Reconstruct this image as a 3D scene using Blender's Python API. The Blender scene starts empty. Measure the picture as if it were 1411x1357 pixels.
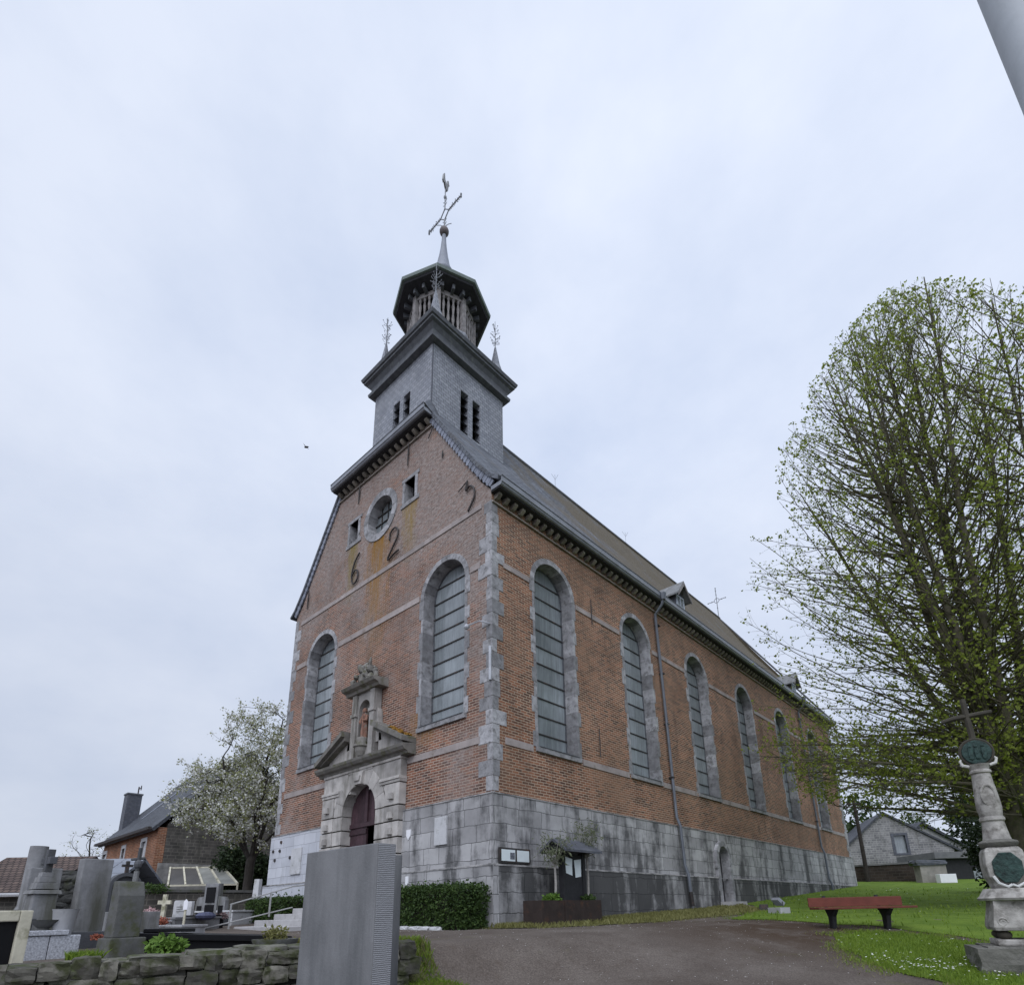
import bpy, bmesh, math, random
import numpy as np
from mathutils import Vector, Matrix, noise as mnoise
from mathutils.geometry import tessellate_polygon, delaunay_2d_cdt

SC = bpy.context.scene
COL = SC.collection
R = math.radians
rnd = random.Random(7)

# ------------------------------------------------------------------ camera
PITCH, ROLL, YAW = 0.29319, -0.02231, -0.72524
FOC, PCX, PCY = 807.80, 726.78, 1011.45          # solved from the photograph, in its 1411 px frame
CAM = Vector((8.916, -8.880, -0.014))
_f = Vector((math.sin(YAW), math.cos(YAW), 0)); _r = Vector((math.cos(YAW), -math.sin(YAW), 0)); _u = Vector((0, 0, 1))
_f2 = _f * math.cos(PITCH) + _u * math.sin(PITCH); _u2 = _u * math.cos(PITCH) - _f * math.sin(PITCH)
_r3 = _r * math.cos(ROLL) + _u2 * math.sin(ROLL); _u3 = _u2 * math.cos(ROLL) - _r * math.sin(ROLL)
cd = bpy.data.cameras.new("camera")
cam = bpy.data.objects.new("camera", cd); COL.objects.link(cam)
cam.matrix_world = Matrix(((_r3.x, _u3.x, -_f2.x, CAM.x), (_r3.y, _u3.y, -_f2.y, CAM.y), (_r3.z, _u3.z, -_f2.z, CAM.z), (0, 0, 0, 1)))
cd.sensor_fit = 'HORIZONTAL'; cd.sensor_width = 36
cd.lens = FOC / 1411 * 36
cd.shift_x = (705.5 - PCX) / 1411
cd.shift_y = (PCY - 678.5) / 1411
cd.clip_start = 0.05; cd.clip_end = 2000
SC.camera = cam

# ------------------------------------------------------------------ light
SUN_AZ = Vector((0.50, -0.86, 0)).normalized(); SUN_EL = R(48)
w = bpy.data.worlds.new("World"); SC.world = w; w.use_nodes = True
nt = w.node_tree; nt.nodes.clear()
def wn(t, **k):
    n = nt.nodes.new(t)
    for a, b in k.items(): setattr(n, a, b)
    return n
out = wn('ShaderNodeOutputWorld'); mixs = wn('ShaderNodeMixShader')
sky = wn('ShaderNodeTexSky', sky_type='NISHITA', sun_disc=False)
sky.sun_elevation = SUN_EL; sky.sun_rotation = math.atan2(SUN_AZ.x, SUN_AZ.y)
bg1 = wn('ShaderNodeBackground'); bg1.inputs[1].default_value = 0.10
nt.links.new(sky.outputs[0], bg1.inputs[0])
tc = wn('ShaderNodeTexCoord')
mp = wn('ShaderNodeMapping'); mp.inputs['Scale'].default_value = (1, 1, 1.7); mp.inputs['Rotation'].default_value = (0, 0, 0.4)
nt.links.new(tc.outputs['Generated'], mp.inputs[0])
nz = wn('ShaderNodeTexNoise'); nz.inputs['Scale'].default_value = 2.1; nz.inputs['Detail'].default_value = 6; nz.inputs['Roughness'].default_value = 0.56
nt.links.new(mp.outputs[0], nz.inputs['Vector'])
cr = wn('ShaderNodeValToRGB')
cr.color_ramp.elements[0].position = 0.30; cr.color_ramp.elements[0].color = (0.60, 0.685, 0.87, 1)
cr.color_ramp.elements[1].position = 0.64; cr.color_ramp.elements[1].color = (0.79, 0.855, 1.0, 1)
nt.links.new(nz.outputs['Fac'], cr.inputs[0])
# darker cloud near the north-western horizon, brighter towards the veiled sun behind the camera
sp = wn('ShaderNodeSeparateXYZ'); nt.links.new(tc.outputs['Generated'], sp.inputs[0])
mr = wn('ShaderNodeMapRange'); mr.inputs[1].default_value = -0.05; mr.inputs[2].default_value = 0.66; mr.inputs[3].default_value = 0.80; mr.inputs[4].default_value = 1.03
nt.links.new(sp.outputs[2], mr.inputs[0])
dt = wn('ShaderNodeVectorMath', operation='DOT_PRODUCT'); dt.inputs[1].default_value = (SUN_AZ.x * math.cos(SUN_EL), SUN_AZ.y * math.cos(SUN_EL), math.sin(SUN_EL))
nt.links.new(tc.outputs['Generated'], dt.inputs[0])
mr2 = wn('ShaderNodeMapRange'); mr2.inputs[1].default_value = 0.55; mr2.inputs[2].default_value = 1.0; mr2.inputs[3].default_value = 1.0; mr2.inputs[4].default_value = 2.6
nt.links.new(dt.outputs['Value'], mr2.inputs[0])
dl = wn('ShaderNodeVectorMath', operation='DOT_PRODUCT'); dl.inputs[1].default_value = (0.75, 0.66, 0.0)
nt.links.new(tc.outputs['Generated'], dl.inputs[0])
mr3 = wn('ShaderNodeMapRange'); mr3.inputs[1].default_value = -0.8; mr3.inputs[2].default_value = 0.1; mr3.inputs[3].default_value = 0.90; mr3.inputs[4].default_value = 1.0
nt.links.new(dl.outputs['Value'], mr3.inputs[0])
m1 = wn('ShaderNodeMath', operation='MULTIPLY'); nt.links.new(mr.outputs[0], m1.inputs[0]); nt.links.new(mr2.outputs[0], m1.inputs[1])
m2 = wn('ShaderNodeMath', operation='MULTIPLY'); nt.links.new(m1.outputs[0], m2.inputs[0]); nt.links.new(mr3.outputs[0], m2.inputs[1])
bg2 = wn('ShaderNodeBackground'); nt.links.new(cr.outputs[0], bg2.inputs[0]); nt.links.new(m2.outputs[0], bg2.inputs[1])
mixs.inputs[0].default_value = 0.94
nt.links.new(bg1.outputs[0], mixs.inputs[1]); nt.links.new(bg2.outputs[0], mixs.inputs[2]); nt.links.new(mixs.outputs[0], out.inputs[0])

sd = bpy.data.lights.new("sun", 'SUN'); sd.energy = 0.9; sd.angle = R(50); sd.color = (1, 0.96, 0.90)
so = bpy.data.objects.new("sun", sd); COL.objects.link(so)
sv = Vector((SUN_AZ.x * math.cos(SUN_EL), SUN_AZ.y * math.cos(SUN_EL), math.sin(SUN_EL)))
so.rotation_euler = sv.to_track_quat('Z', 'Y').to_euler(); so.location = (20, -20, 30)
SC.view_settings.view_transform = 'Standard'; SC.view_settings.look = 'None'
SC.view_settings.exposure = 0.08; SC.view_settings.gamma = 1.0

# ------------------------------------------------------------------ helpers: geometry from the photo, ground
FW = Vector((_f.x, _f.y)); RT = Vector((_r.x, _r.y))
def px(u, v, D):
    """world point seen at photo pixel (u, v), D metres ahead of the camera"""
    g = _f2 + _r3 * ((u - PCX) / FOC) - _u3 * ((v - PCY) / FOC)
    t = D / (g.x * FW.x + g.y * FW.y)
    return CAM + g * t
def onx(u, v, x=0.0):
    g = _f2 + _r3 * ((u - PCX) / FOC) - _u3 * ((v - PCY) / FOC); return CAM + g * ((x - CAM.x) / g.x)
def ony(u, v, y=0.0):
    g = _f2 + _r3 * ((u - PCX) / FOC) - _u3 * ((v - PCY) / FOC); return CAM + g * ((y - CAM.y) / g.y)
def WD(D, L): return Vector((CAM.x + D * FW.x + L * RT.x, CAM.y + D * FW.y + L * RT.y))
def DL(x, y):
    a, b = x - CAM.x, y - CAM.y
    return a * FW.x + b * FW.y, a * RT.x + b * RT.y
P0, P1 = WD(5.2, -4.7), WD(7.38, -1.66)
WDIR = (P1 - P0).normalized(); WLEN = (P1 - P0).length; WNL = Vector((-WDIR.y, WDIR.x))   # left of the wall = cemetery
def sst(a, b, x):
    t = max(0.0, min(1.0, (x - a) / (b - a))); return t * t * (3 - 2 * t)
def h(x, y):
    D, L = DL(x, y)
    if D < 12: z = -1.65 + 0.105 * D
    elif D < 13: z = -0.39 + 0.105 * (D - 12) - 0.035 * (D - 12) ** 2
    elif D < 19: z = -0.32 + 0.035 * (D - 13)
    else: z = -0.11 + 0.072 * (min(D, 44) - 19) + 0.02 * (max(44, min(D, 75)) - 44)
    z += 0.018 * mnoise.noise((x * 0.35, y * 0.35, 3)) * sst(20, 12, D)
    v = Vector((x, y)) - P0; t = v.dot(WDIR) / WLEN; s = v.dot(WNL)
    wd = 0.16 + 1.6 * sst(1.02, 2.0, t)
    k = sst(-wd, wd * 0.4, s - 0.08)
    zt = max(z, -0.42 + 0.014 * (D - 5))
    return z + (zt - z) * k
def gp(u, v):
    g = _f2 + _r3 * ((u - PCX) / FOC) - _u3 * ((v - PCY) / FOC)
    t = 2.0
    while t < 90:
        p = CAM + g * t
        if p.z <= h(p.x, p.y): return p
        t += 0.03
    return p

# ------------------------------------------------------------------ helpers: objects
def tag(o, label=None, cat=None, group=None, kind=None):
    if label: o['label'] = label
    if cat: o['category'] = cat
    if group: o['group'] = group
    if kind: o['kind'] = kind
    return o
def thing(name, label, cat, loc=(0, 0, 0), rz=0.0, group=None):
    o = bpy.data.objects.new(name, None); COL.objects.link(o); o.empty_display_size = 0.2
    o.location = loc; o.rotation_euler = (0, 0, rz)
    return tag(o, label, cat, group)

_CG = {}
def cubegrid(n):
    if n in _CG: return _CG[n]
    V, F, I = [], [], {}
    def vid(p):
        if p not in I: I[p] = len(V); V.append(tuple(c / n - 0.5 for c in p))
        return I[p]
    for ax in range(3):
        for side in (0, n):
            for i in range(n):
                for j in range(n):
                    q = []
                    for a_, b_ in ((i, j), (i + 1, j), (i + 1, j + 1), (i, j + 1)):
                        p = [a_, b_]; p.insert(ax, side); q.append(vid(tuple(p)))
                    F.append(q if side else q[::-1])
    _CG[n] = (V, F); return _CG[n]
class MB:
    def __init__(s): s.bm = bmesh.new()
    def face(s, pts):
        try: return s.bm.faces.new([s.bm.verts.new(p) for p in pts])
        except ValueError: return None
    def box(s, x0, x1, y0, y1, z0, z1, M=None, taper=None):
        c = [(x, y, z) for z in (z0, z1) for x, y in ((x0, y0), (x1, y0), (x1, y1), (x0, y1))]
        if taper:
            cx, cy = (x0 + x1) / 2, (y0 + y1) / 2
            c = [(cx + (p[0] - cx) * (taper if i > 3 else 1), cy + (p[1] - cy) * (taper if i > 3 else 1), p[2]) for i, p in enumerate(c)]
        v = [s.bm.verts.new(M @ Vector(p) if M else p) for p in c]
        for f in ((0, 3, 2, 1), (4, 5, 6, 7), (0, 1, 5, 4), (1, 2, 6, 5), (2, 3, 7, 6), (3, 0, 4, 7)): s.bm.faces.new([v[i] for i in f])
        return s
    def prism(s, pts, f, d0, d1):
        a = [s.bm.verts.new(f(p[0], p[1], d0)) for p in pts]; b = [s.bm.verts.new(f(p[0], p[1], d1)) for p in pts]
        n = len(pts); s.bm.faces.new(a[::-1]); s.bm.faces.new(b)
        for i in range(n): s.bm.faces.new((a[i], a[(i + 1) % n], b[(i + 1) % n], b[i]))
        return s
    def plate(s, outer, holes, f, d0, d1):
        loops = [outer] + list(holes); flat = [p for l in loops for p in l]
        tris = tessellate_polygon([[Vector((p[0], p[1], 0)) for p in l] for l in loops])
        a = [s.bm.verts.new(f(p[0], p[1], d0)) for p in flat]; b = [s.bm.verts.new(f(p[0], p[1], d1)) for p in flat]
        for t in tris:
            try: s.bm.faces.new([a[i] for i in t]); s.bm.faces.new([b[i] for i in t[::-1]])
            except ValueError: pass
        k = 0
        for l in loops:
            n = len(l)
            for i in range(n):
                i0, i1 = k + i, k + (i + 1) % n
                s.bm.faces.new((a[i0], a[i1], b[i1], b[i0]))
            k += n
        return s
    def tube(s, pts, rad, n=6, caps=True):
        pts = [Vector(p) for p in pts]; m = len(pts)
        if not hasattr(rad, '__len__'): rad = [rad] * m
        rings = []; up = None
        for i, p in enumerate(pts):
            t = (pts[min(i + 1, m - 1)] - pts[max(i - 1, 0)]).normalized()
            if up is None: up = t.orthogonal().normalized()
            else: up = (up - t * up.dot(t)); up = up.normalized() if up.length > 1e-6 else t.orthogonal().normalized()
            sd_ = t.cross(up)
            rings.append([s.bm.verts.new(p + (up * math.cos(2 * math.pi * k / n) + sd_ * math.sin(2 * math.pi * k / n)) * rad[i]) for k in range(n)])
        for a, b in zip(rings, rings[1:]):
            for k in range(n): s.bm.faces.new((a[k], a[(k + 1) % n], b[(k + 1) % n], b[k]))
        if caps: s.bm.faces.new(rings[0][::-1]); s.bm.faces.new(rings[-1])
        return s
    def lathe(s, prof, n=16, c=(0, 0, 0), a0=0.0, sx=1, sy=1):
        rings = []
        for r, z in prof:
            rings.append([s.bm.verts.new((c[0] + sx * r * math.cos(a0 + 2 * math.pi * k / n), c[1] + sy * r * math.sin(a0 + 2 * math.pi * k / n), c[2] + z)) for k in range(n)])
        for a, b in zip(rings, rings[1:]):
            for k in range(n): s.bm.faces.new((a[k], a[(k + 1) % n], b[(k + 1) % n], b[k]))
        s.bm.faces.new(rings[0][::-1]); s.bm.faces.new(rings[-1])
        return s
    def sphere(s, c, r, seg=10, sc=(1, 1, 1)):
        M = Matrix.Translation(Vector(c)) @ Matrix.Diagonal((r * sc[0], r * sc[1], r * sc[2], 1))
        bmesh.ops.create_uvsphere(s.bm, u_segments=seg, v_segments=max(5, seg // 2 + 1), radius=1, matrix=M); return s
    def rock(s, c, size, rz=0, rough=0.12, cuts=3, sq=0.55, seed=0):
        vs0, fs0 = cubegrid(cuts + 1); vs = [s.bm.verts.new(p) for p in vs0]
        for f in fs0: s.bm.faces.new([vs[i] for i in f])
        cr_, sr_ = math.cos(rz), math.sin(rz)
        for v in vs:
            p = v.co; q = p.normalized() * 0.62; p = p.lerp(q, 1 - sq)
            nn = mnoise.noise_vector((p * 2.6) + Vector((seed * 7.1, seed * 3.3, seed)))
            p = p + nn * rough
            x, y, z = p.x * size[0], p.y * size[1], p.z * size[2]
            v.co = (c[0] + x * cr_ - y * sr_, c[1] + x * sr_ + y * cr_, c[2] + z)
        return s
    def build(s, name, mat, parent=None, label=None, smooth=False, bevel=0.0, kind=None):
        bm = s.bm
        bmesh.ops.recalc_face_normals(bm, faces=bm.faces[:])
        if bevel: bmesh.ops.bevel(bm, geom=[e for e in bm.edges if e.is_manifold and e.calc_face_angle(0) > 0.5], offset=bevel, segments=2, affect='EDGES', profile=0.6, clamp_overlap=True)
        bm.normal_update()
        uv = bm.loops.layers.uv.new('UV')
        Z = Vector((0, 0, 1))
        for f in bm.faces:
            n = f.normal
            if abs(n.z) > 0.97 or n.length < 0.5: t, b = Vector((1, 0, 0)), Vector((0, 1, 0))
            else: t = Z.cross(n).normalized(); b = n.cross(t)
            for l in f.loops: l[uv].uv = (l.vert.co.dot(t), l.vert.co.dot(b))
            if smooth: f.smooth = True
        me = bpy.data.meshes.new(name); bm.to_mesh(me); bm.free()
        if smooth:
            try: me.set_sharp_from_angle(angle=R(38))
            except Exception: pass
        if isinstance(mat, (list, tuple)):
            for m in mat: me.materials.append(m)
        else: me.materials.append(mat)
        o = bpy.data.objects.new(name, me); COL.objects.link(o)
        if parent: o.parent = parent
        if label: o['label'] = label
        if kind: o['kind'] = kind
        return o
def solo(mb, name, mat, label, cat, loc=(0, 0, 0), rz=0.0, group=None, **k):
    o = mb.build(name, mat, **k); o.location = loc; o.rotation_euler = (0, 0, rz); return tag(o, label, cat, group)
def raw(name, V, F, mat, parent=None, smooth=False):
    me = bpy.data.meshes.new(name)
    me.from_pydata(V, [], F); me.update(); me.materials.append(mat)
    if smooth: me.polygons.foreach_set('use_smooth', [True] * len(me.polygons))
    o = bpy.data.objects.new(name, me); COL.objects.link(o)
    if parent: o.parent = parent
    return o

# ------------------------------------------------------------------ materials
class NT:
    def __init__(s, name):
        s.m = bpy.data.materials.new(name); s.m.use_nodes = True; s.t = s.m.node_tree; s.t.nodes.clear()
        s.o = s.n('ShaderNodeOutputMaterial'); s.b = s.n('ShaderNodeBsdfPrincipled'); s.l(s.b.outputs[0], s.o.inputs[0])
        s.tc = s.n('ShaderNodeTexCoord')
    def n(s, t, **k):
        x = s.t.nodes.new(t)
        for a, b in k.items(): setattr(x, a, b)
        return x
    def l(s, a, b): s.t.links.new(a, b)
    def vec(s, src='Object', scale=(1, 1, 1), loc=(0, 0, 0)):
        m = s.n('ShaderNodeMapping'); m.inputs['Scale'].default_value = scale; m.inputs['Location'].default_value = loc
        s.l(s.tc.outputs[src], m.inputs[0]); return m.outputs[0]
    def noise(s, vec, scale, detail=4, rough=0.55):
        x = s.n('ShaderNodeTexNoise'); x.inputs['Scale'].default_value = scale; x.inputs['Detail'].default_value = detail; x.inputs['Roughness'].default_value = rough
        s.l(vec, x.inputs['Vector']); return x.outputs['Fac']
    def rng(s, v, a, b, c, d):
        x = s.n('ShaderNodeMapRange'); x.clamp = True
        for i, k in enumerate((a, b, c, d)): x.inputs[i + 1].default_value = k
        s.l(v, x.inputs[0]); return x.outputs[0]
    def math(s, op, a, b):
        x = s.n('ShaderNodeMath', operation=op)
        for i, k in enumerate((a, b)):
            if isinstance(k, (int, float)): x.inputs[i].default_value = k
            else: s.l(k, x.inputs[i])
        return x.outputs[0]
    def mix(s, fac, a, b, mode='MIX'):
        x = s.n('ShaderNodeMix', data_type='RGBA', blend_type=mode)
        for i, k in ((0, fac), (6, a), (7, b)):
            if isinstance(k, (int, float)): x.inputs[i].default_value = k
            elif isinstance(k, (tuple, list)): x.inputs[i].default_value = (*k[:3], 1)
            else: s.l(k, x.inputs[i])
        return x.outputs[2]
    def gain(s, col, val):
        """multiply a colour by a scalar socket"""
        x = s.n('ShaderNodeVectorMath', operation='SCALE'); s.l(col, x.inputs[0]); s.l(val, x.inputs['Scale']); return x.outputs[0]
    def bump(s, hgt, strength=0.3, dist=0.02):
        x = s.n('ShaderNodeBump'); x.inputs['Strength'].default_value = strength; x.inputs['Distance'].default_value = dist
        s.l(hgt, x.inputs['Height']); s.l(x.outputs[0], s.b.inputs['Normal'])
    def done(s, col, rough=0.85, spec=0.3, metal=0):
        if isinstance(col, (tuple, list)): s.b.inputs['Base Color'].default_value = (*col[:3], 1)
        else: s.l(col, s.b.inputs['Base Color'])
        s.b.inputs['Roughness'].default_value = rough; s.b.inputs['Specular IOR Level'].default_value = spec; s.b.inputs['Metallic'].default_value = metal
        return s.m

def plain(name, col, rough=0.7, var=0.25, scale=4.0, spec=0.3, metal=0, island=0.0, stain=None, stain_amt=(0.55, 0.7), bump=0.25, streak=False, bscale=30):
    s = NT(name); v = s.vec('Object')
    k = s.rng(s.noise(v, scale, 5), 0.25, 0.75, 1 - var, 1 + var)
    if island:
        g = s.n('ShaderNodeNewGeometry'); k = s.math('MULTIPLY', k, s.rng(g.outputs['Random Per Island'], 0, 1, 1 - island, 1 + island))
    rgb = s.n('ShaderNodeRGB'); rgb.outputs[0].default_value = (*col, 1)
    c = s.gain(rgb.outputs[0], k)
    if stain:
        sv_ = s.vec('Object', (1.6, 1.6, 0.28) if streak else (1, 1, 1), (5, 2, 1))
        f = s.rng(s.noise(sv_, 1.6 if streak else 1.2 * scale, 6, 0.62), stain_amt[0], stain_amt[1], 0, 1)
        c = s.mix(f, c, stain)
    if bump: s.bump(s.noise(v, bscale, 4), bump, 0.02)
    return s.done(c, rough, spec, metal)

def masonry(name, c1, c2, mortar, bw, bh, msz, wash=None, wash_amt=(0.5, 0.7), stain=None, stain_amt=(0.52, 0.66), var=0.25, rough=0.9, off=0.5, bump=0.5, wash_scale=0.5, streak=True, squash=1.0, hues=None):
    s = NT(name); v = s.vec('UV')
    # a slight wobble keeps the courses from being ruler-straight
    wv = s.n('ShaderNodeTexNoise'); wv.inputs['Scale'].default_value = 3.0; s.l(v, wv.inputs['Vector'])
    ad = s.n('ShaderNodeVectorMath', operation='MULTIPLY_ADD'); s.l(wv.outputs['Color'], ad.inputs[0]); ad.inputs[1].default_value = (bh * 0.22, bh * 0.22, 0); s.l(v, ad.inputs[2])
    b = s.n('ShaderNodeTexBrick'); s.l(ad.outputs[0], b.inputs['Vector'])
    b.inputs['Scale'].default_value = 1; b.inputs['Brick Width'].default_value = bw; b.inputs['Row Height'].default_value = bh
    b.inputs['Mortar Size'].default_value = msz; b.inputs['Mortar Smooth'].default_value = 0.3; b.inputs['Bias'].default_value = 0.0
    b.offset = off; b.squash = squash; b.squash_frequency = 3
    b.inputs['Color1'].default_value = (*c1, 1); b.inputs['Color2'].default_value = (*c2, 1); b.inputs['Mortar'].default_value = (*mortar, 1)
    c = b.outputs['Color']
    nb = s.noise(v, 0.9, 6, 0.6)
    c = s.gain(c, s.rng(nb, 0.28, 0.72, 1 - var, 1 + var))
    if hues: c = s.mix(s.rng(s.noise(v, 0.45, 4), 0.42, 0.66, 0, 0.55), c, hues)
    if wash:
        f1 = s.noise(v, wash_scale, 7, 0.68); f2 = s.noise(v, 9.0, 4, 0.6)
        f = s.rng(s.math('ADD', s.math('MULTIPLY', f1, 0.72), s.math('MULTIPLY', f2, 0.28)), wash_amt[0], wash_amt[1], 0, 0.85)
        c = s.mix(f, c, wash)
    if stain:
        sv_ = s.vec('UV', (1.2, 0.22, 1) if streak else (1, 1, 1), (3, 1, 0))
        f = s.rng(s.math('ADD', s.math('MULTIPLY', s.noise(sv_, 1.3, 7, 0.6), 0.75), s.math('MULTIPLY', s.noise(v, 3.2, 6, 0.65), 0.25)), stain_amt[0], stain_amt[1], 0, 0.85)
        c = s.mix(f, c, stain)
    hh = s.math('ADD', s.math('MULTIPLY', b.outputs['Fac'], -1.0), s.math('MULTIPLY', s.noise(v, 25, 4), 0.7))
    s.bump(hh, bump, 0.012)
    return s.done(c, rough, 0.2), s

M = {}
M['brick_side'], _ = masonry('brick_side', (0.28, 0.120, 0.068), (0.080, 0.042, 0.032), (0.42, 0.335, 0.25), 0.215, 0.067, 0.0095, stain=(0.085, 0.058, 0.045), stain_amt=(0.54, 0.74), var=0.34, hues=(0.20, 0.125, 0.082))
M['brick_front'], sf = masonry('brick_front', (0.255, 0.115, 0.072), (0.080, 0.045, 0.037), (0.40, 0.325, 0.265), 0.215, 0.067, 0.0095, var=0.34, hues=(0.18, 0.115, 0.088), stain=(0.105, 0.072, 0.058), stain_amt=(0.54, 0.74))
# old limewash and pale lichen left high on the gable, and ochre lichen runs below the round window and the small openings
def front_wash(s):
    base = s.b.inputs['Base Color'].links[0].from_socket
    v = s.vec('Object'); sx = s.n('ShaderNodeSeparateXYZ'); s.l(v, sx.inputs[0])
    hi = s.rng(sx.outputs[2], 5.0, 11.0, 0.0, 0.22)
    rt = s.rng(sx.outputs[0], -3.4, -0.4, 0.0, 0.12)
    reg = s.rng(s.math('ADD', s.math('ADD', s.noise(v, 0.6, 6, 0.65), hi), rt), 0.54, 0.74, 0, 1)
    spk = s.rng(s.noise(s.vec('Object', (1, 1, 2.2)), 6.5, 6, 0.78), 0.40, 0.60, 0, 1)
    c = s.mix(s.math('MULTIPLY', reg, 0.45), base, (0.185, 0.148, 0.132))
    c = s.mix(s.math('MULTIPLY', s.math('MULTIPLY', reg, spk), 0.72), c, (0.36, 0.32, 0.30))
    dk = s.rng(s.noise(s.vec('Object', (1, 1, 2.2), (4, 4, 4)), 8.0, 6, 0.75), 0.50, 0.66, 0, 0.5)
    c = s.mix(s.math('MULTIPLY', reg, dk), c, (0.075, 0.055, 0.048))
    def run(x0, hw, ztop, zbot, col, k):
        dx = s.math('ABSOLUTE', s.math('ADD', s.math('SUBTRACT', sx.outputs[0], x0), s.rng(s.noise(s.vec('Object', (2, 1, .6), (x0, 0, 0)), 1.5, 6, .7), .25, .75, -hw * .9, hw * .9)), 0)
        a = s.rng(dx, hw * 0.15, hw, 1, 0); b = s.rng(sx.outputs[2], zbot, ztop - 0.1, 0, 1); t = s.rng(sx.outputs[2], ztop, ztop + 0.05, 1, 0)
        nn = s.rng(s.noise(s.vec('Object', (5, 1, 0.5)), 2.0, 6, 0.65), 0.26, 0.54, 0, 1)
        return s.math('MULTIPLY', s.math('MULTIPLY', a, t), s.math('MULTIPLY', s.math('MULTIPLY', b, nn), k))
    for q in ((-5.0, 0.75, 11.4, 6.5, (0.25, 0.125, 0.016), 1.0), (-3.45, 0.36, 11.85, 9.6, (0.24, 0.16, 0.03), 0.95), (-6.55, 0.36, 11.85, 9.4, (0.20, 0.15, 0.03), 0.95), (-2.45, 0.55, 4.95, 3.9, (0.25, 0.13, 0.02), 0.95)):
        c = s.mix(run(q[0], q[1], q[2], q[3], q[4], q[5]), c, q[4])
    s.l(c, s.b.inputs['Base Color'])
front_wash(sf)
M['ashlar'], _ = masonry('ashlar', (0.385, 0.378, 0.378), (0.275, 0.270, 0.272), (0.09, 0.09, 0.09), 0.78, 0.37, 0.008, stain=(0.055, 0.055, 0.056), stain_amt=(0.485, 0.60), var=0.30, bump=0.3, squash=0.7)
M['ashlar_low'], _ = masonry('ashlar_low', (0.345, 0.34, 0.338), (0.24, 0.237, 0.237), (0.06, 0.06, 0.06), 0.85, 0.42, 0.008, stain=(0.034, 0.034, 0.034), stain_amt=(0.39, 0.52), var=0.36, bump=0.4, squash=0.75)
M['ashlar_pale'], _ = masonry('ashlar_pale', (0.50, 0.51, 0.545), (0.42, 0.43, 0.465), (0.24, 0.24, 0.26), 0.66, 0.30, 0.007, stain=(0.28, 0.28, 0.29), stain_amt=(0.60, 0.75), var=0.12, bump=0.3, squash=0.7)
M['stone'] = plain('blue_limestone', (0.275, 0.272, 0.28), 0.88, 0.34, 5.0, island=0.32, stain=(0.12, 0.116, 0.114), stain_amt=(0.50, 0.70), bump=0.5, bscale=20)
M['stone_band'] = plain('band_limestone', (0.31, 0.27, 0.255), 0.85, 0.25, 2.5, island=0.15, stain=(0.16, 0.13, 0.11))
M['portal'] = plain('portal_limestone', (0.35, 0.33, 0.31), 0.88, 0.3, 3.5, island=0.22, stain=(0.13, 0.12, 0.10), stain_amt=(0.50, 0.72), streak=True)
M['portal_dark'] = plain('weathered_portal_stone', (0.17, 0.16, 0.145), 0.9, 0.35, 4.0, island=0.25, stain=(0.10, 0.10, 0.05), stain_amt=(0.52, 0.7))
M['bracket'] = plain('bracket_stone', (0.22, 0.20, 0.17), 0.9, 0.7, 2.2)
M['lichen'] = plain('ochre_lichen', (0.22, 0.115, 0.02), 0.95, 0.4, 12, bump=0.6)
M['slate_wall'], _ = masonry('slate_cladding', (0.285, 0.295, 0.32), (0.205, 0.215, 0.242), (0.07, 0.075, 0.09), 0.20, 0.13, 0.008, var=0.18, rough=0.55, bump=0.6, stain=(0.10, 0.105, 0.12), stain_amt=(0.62, 0.85))
def roofmat():
    m, s = masonry('slate_roof', (0.15, 0.16, 0.18), (0.09, 0.097, 0.112), (0.04, 0.042, 0.048), 0.24, 0.15, 0.008, var=0.3, rough=0.85, bump=0.6)
    base = s.b.inputs['Base Color'].links[0].from_socket
    v = s.vec('Object'); sx = s.n('ShaderNodeSeparateXYZ'); s.l(v, sx.inputs[0])
    far = s.rng(sx.outputs[1], 3.0, 11.0, -0.05, 0.30)
    n = s.noise(s.vec('Object', (0.6, 0.6, 0.22)), 1.5, 7, 0.65)
    f = s.rng(s.math('ADD', n, far), 0.50, 0.76, 0, 0.92)
    s.l(s.mix(f, base, s.mix(s.noise(v, 3.5, 5, 0.6), (0.062, 0.052, 0.036), (0.14, 0.112, 0.07))), s.b.inputs['Base Color']); return m
M['roof'] = roofmat()
M['slate_dark'] = plain('dark_slate', (0.075, 0.08, 0.095), 0.6, 0.3, 6, stain=(0.12, 0.12, 0.12))
M['lead'] = plain('weathered_lead', (0.085, 0.09, 0.10), 0.6, 0.3, 5, stain=(0.14, 0.15, 0.15), spec=0.4)
M['lead_pale'] = plain('pale_lead', (0.19, 0.205, 0.24), 0.55, 0.2, 5, spec=0.4)
M['copper_edge'] = plain('greenish_copper_edge', (0.13, 0.16, 0.145), 0.6, 0.2, 5)
M['timber_grey'] = plain('weathered_grey_timber', (0.22, 0.205, 0.20), 0.85, 0.45, 7)
M['black'] = plain('black_opening', (0.008, 0.008, 0.009), 0.9, 0.1, 3, bump=0)
M['soffit'] = plain('dark_soffit_boards', (0.035, 0.035, 0.04), 0.85, 0.3, 8)
M['iron'] = plain('wrought_iron', (0.03, 0.027, 0.026), 0.6, 0.3, 9, spec=0.4, stain=(0.09, 0.045, 0.03))
M['iron_pale'] = plain('grey_wrought_iron', (0.22, 0.23, 0.25), 0.6, 0.2, 9, spec=0.4)
M['zinc'] = plain('zinc', (0.20, 0.21, 0.235), 0.5, 0.2, 3, spec=0.5)
M['zinc_pale'] = plain('pale_weathered_zinc', (.40, .41, .44), .5, .2, 5)
M['pipe'] = plain('grey_drainpipe_metal', (0.10, 0.11, 0.13), 0.5, 0.25, 3, spec=0.5)
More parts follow.
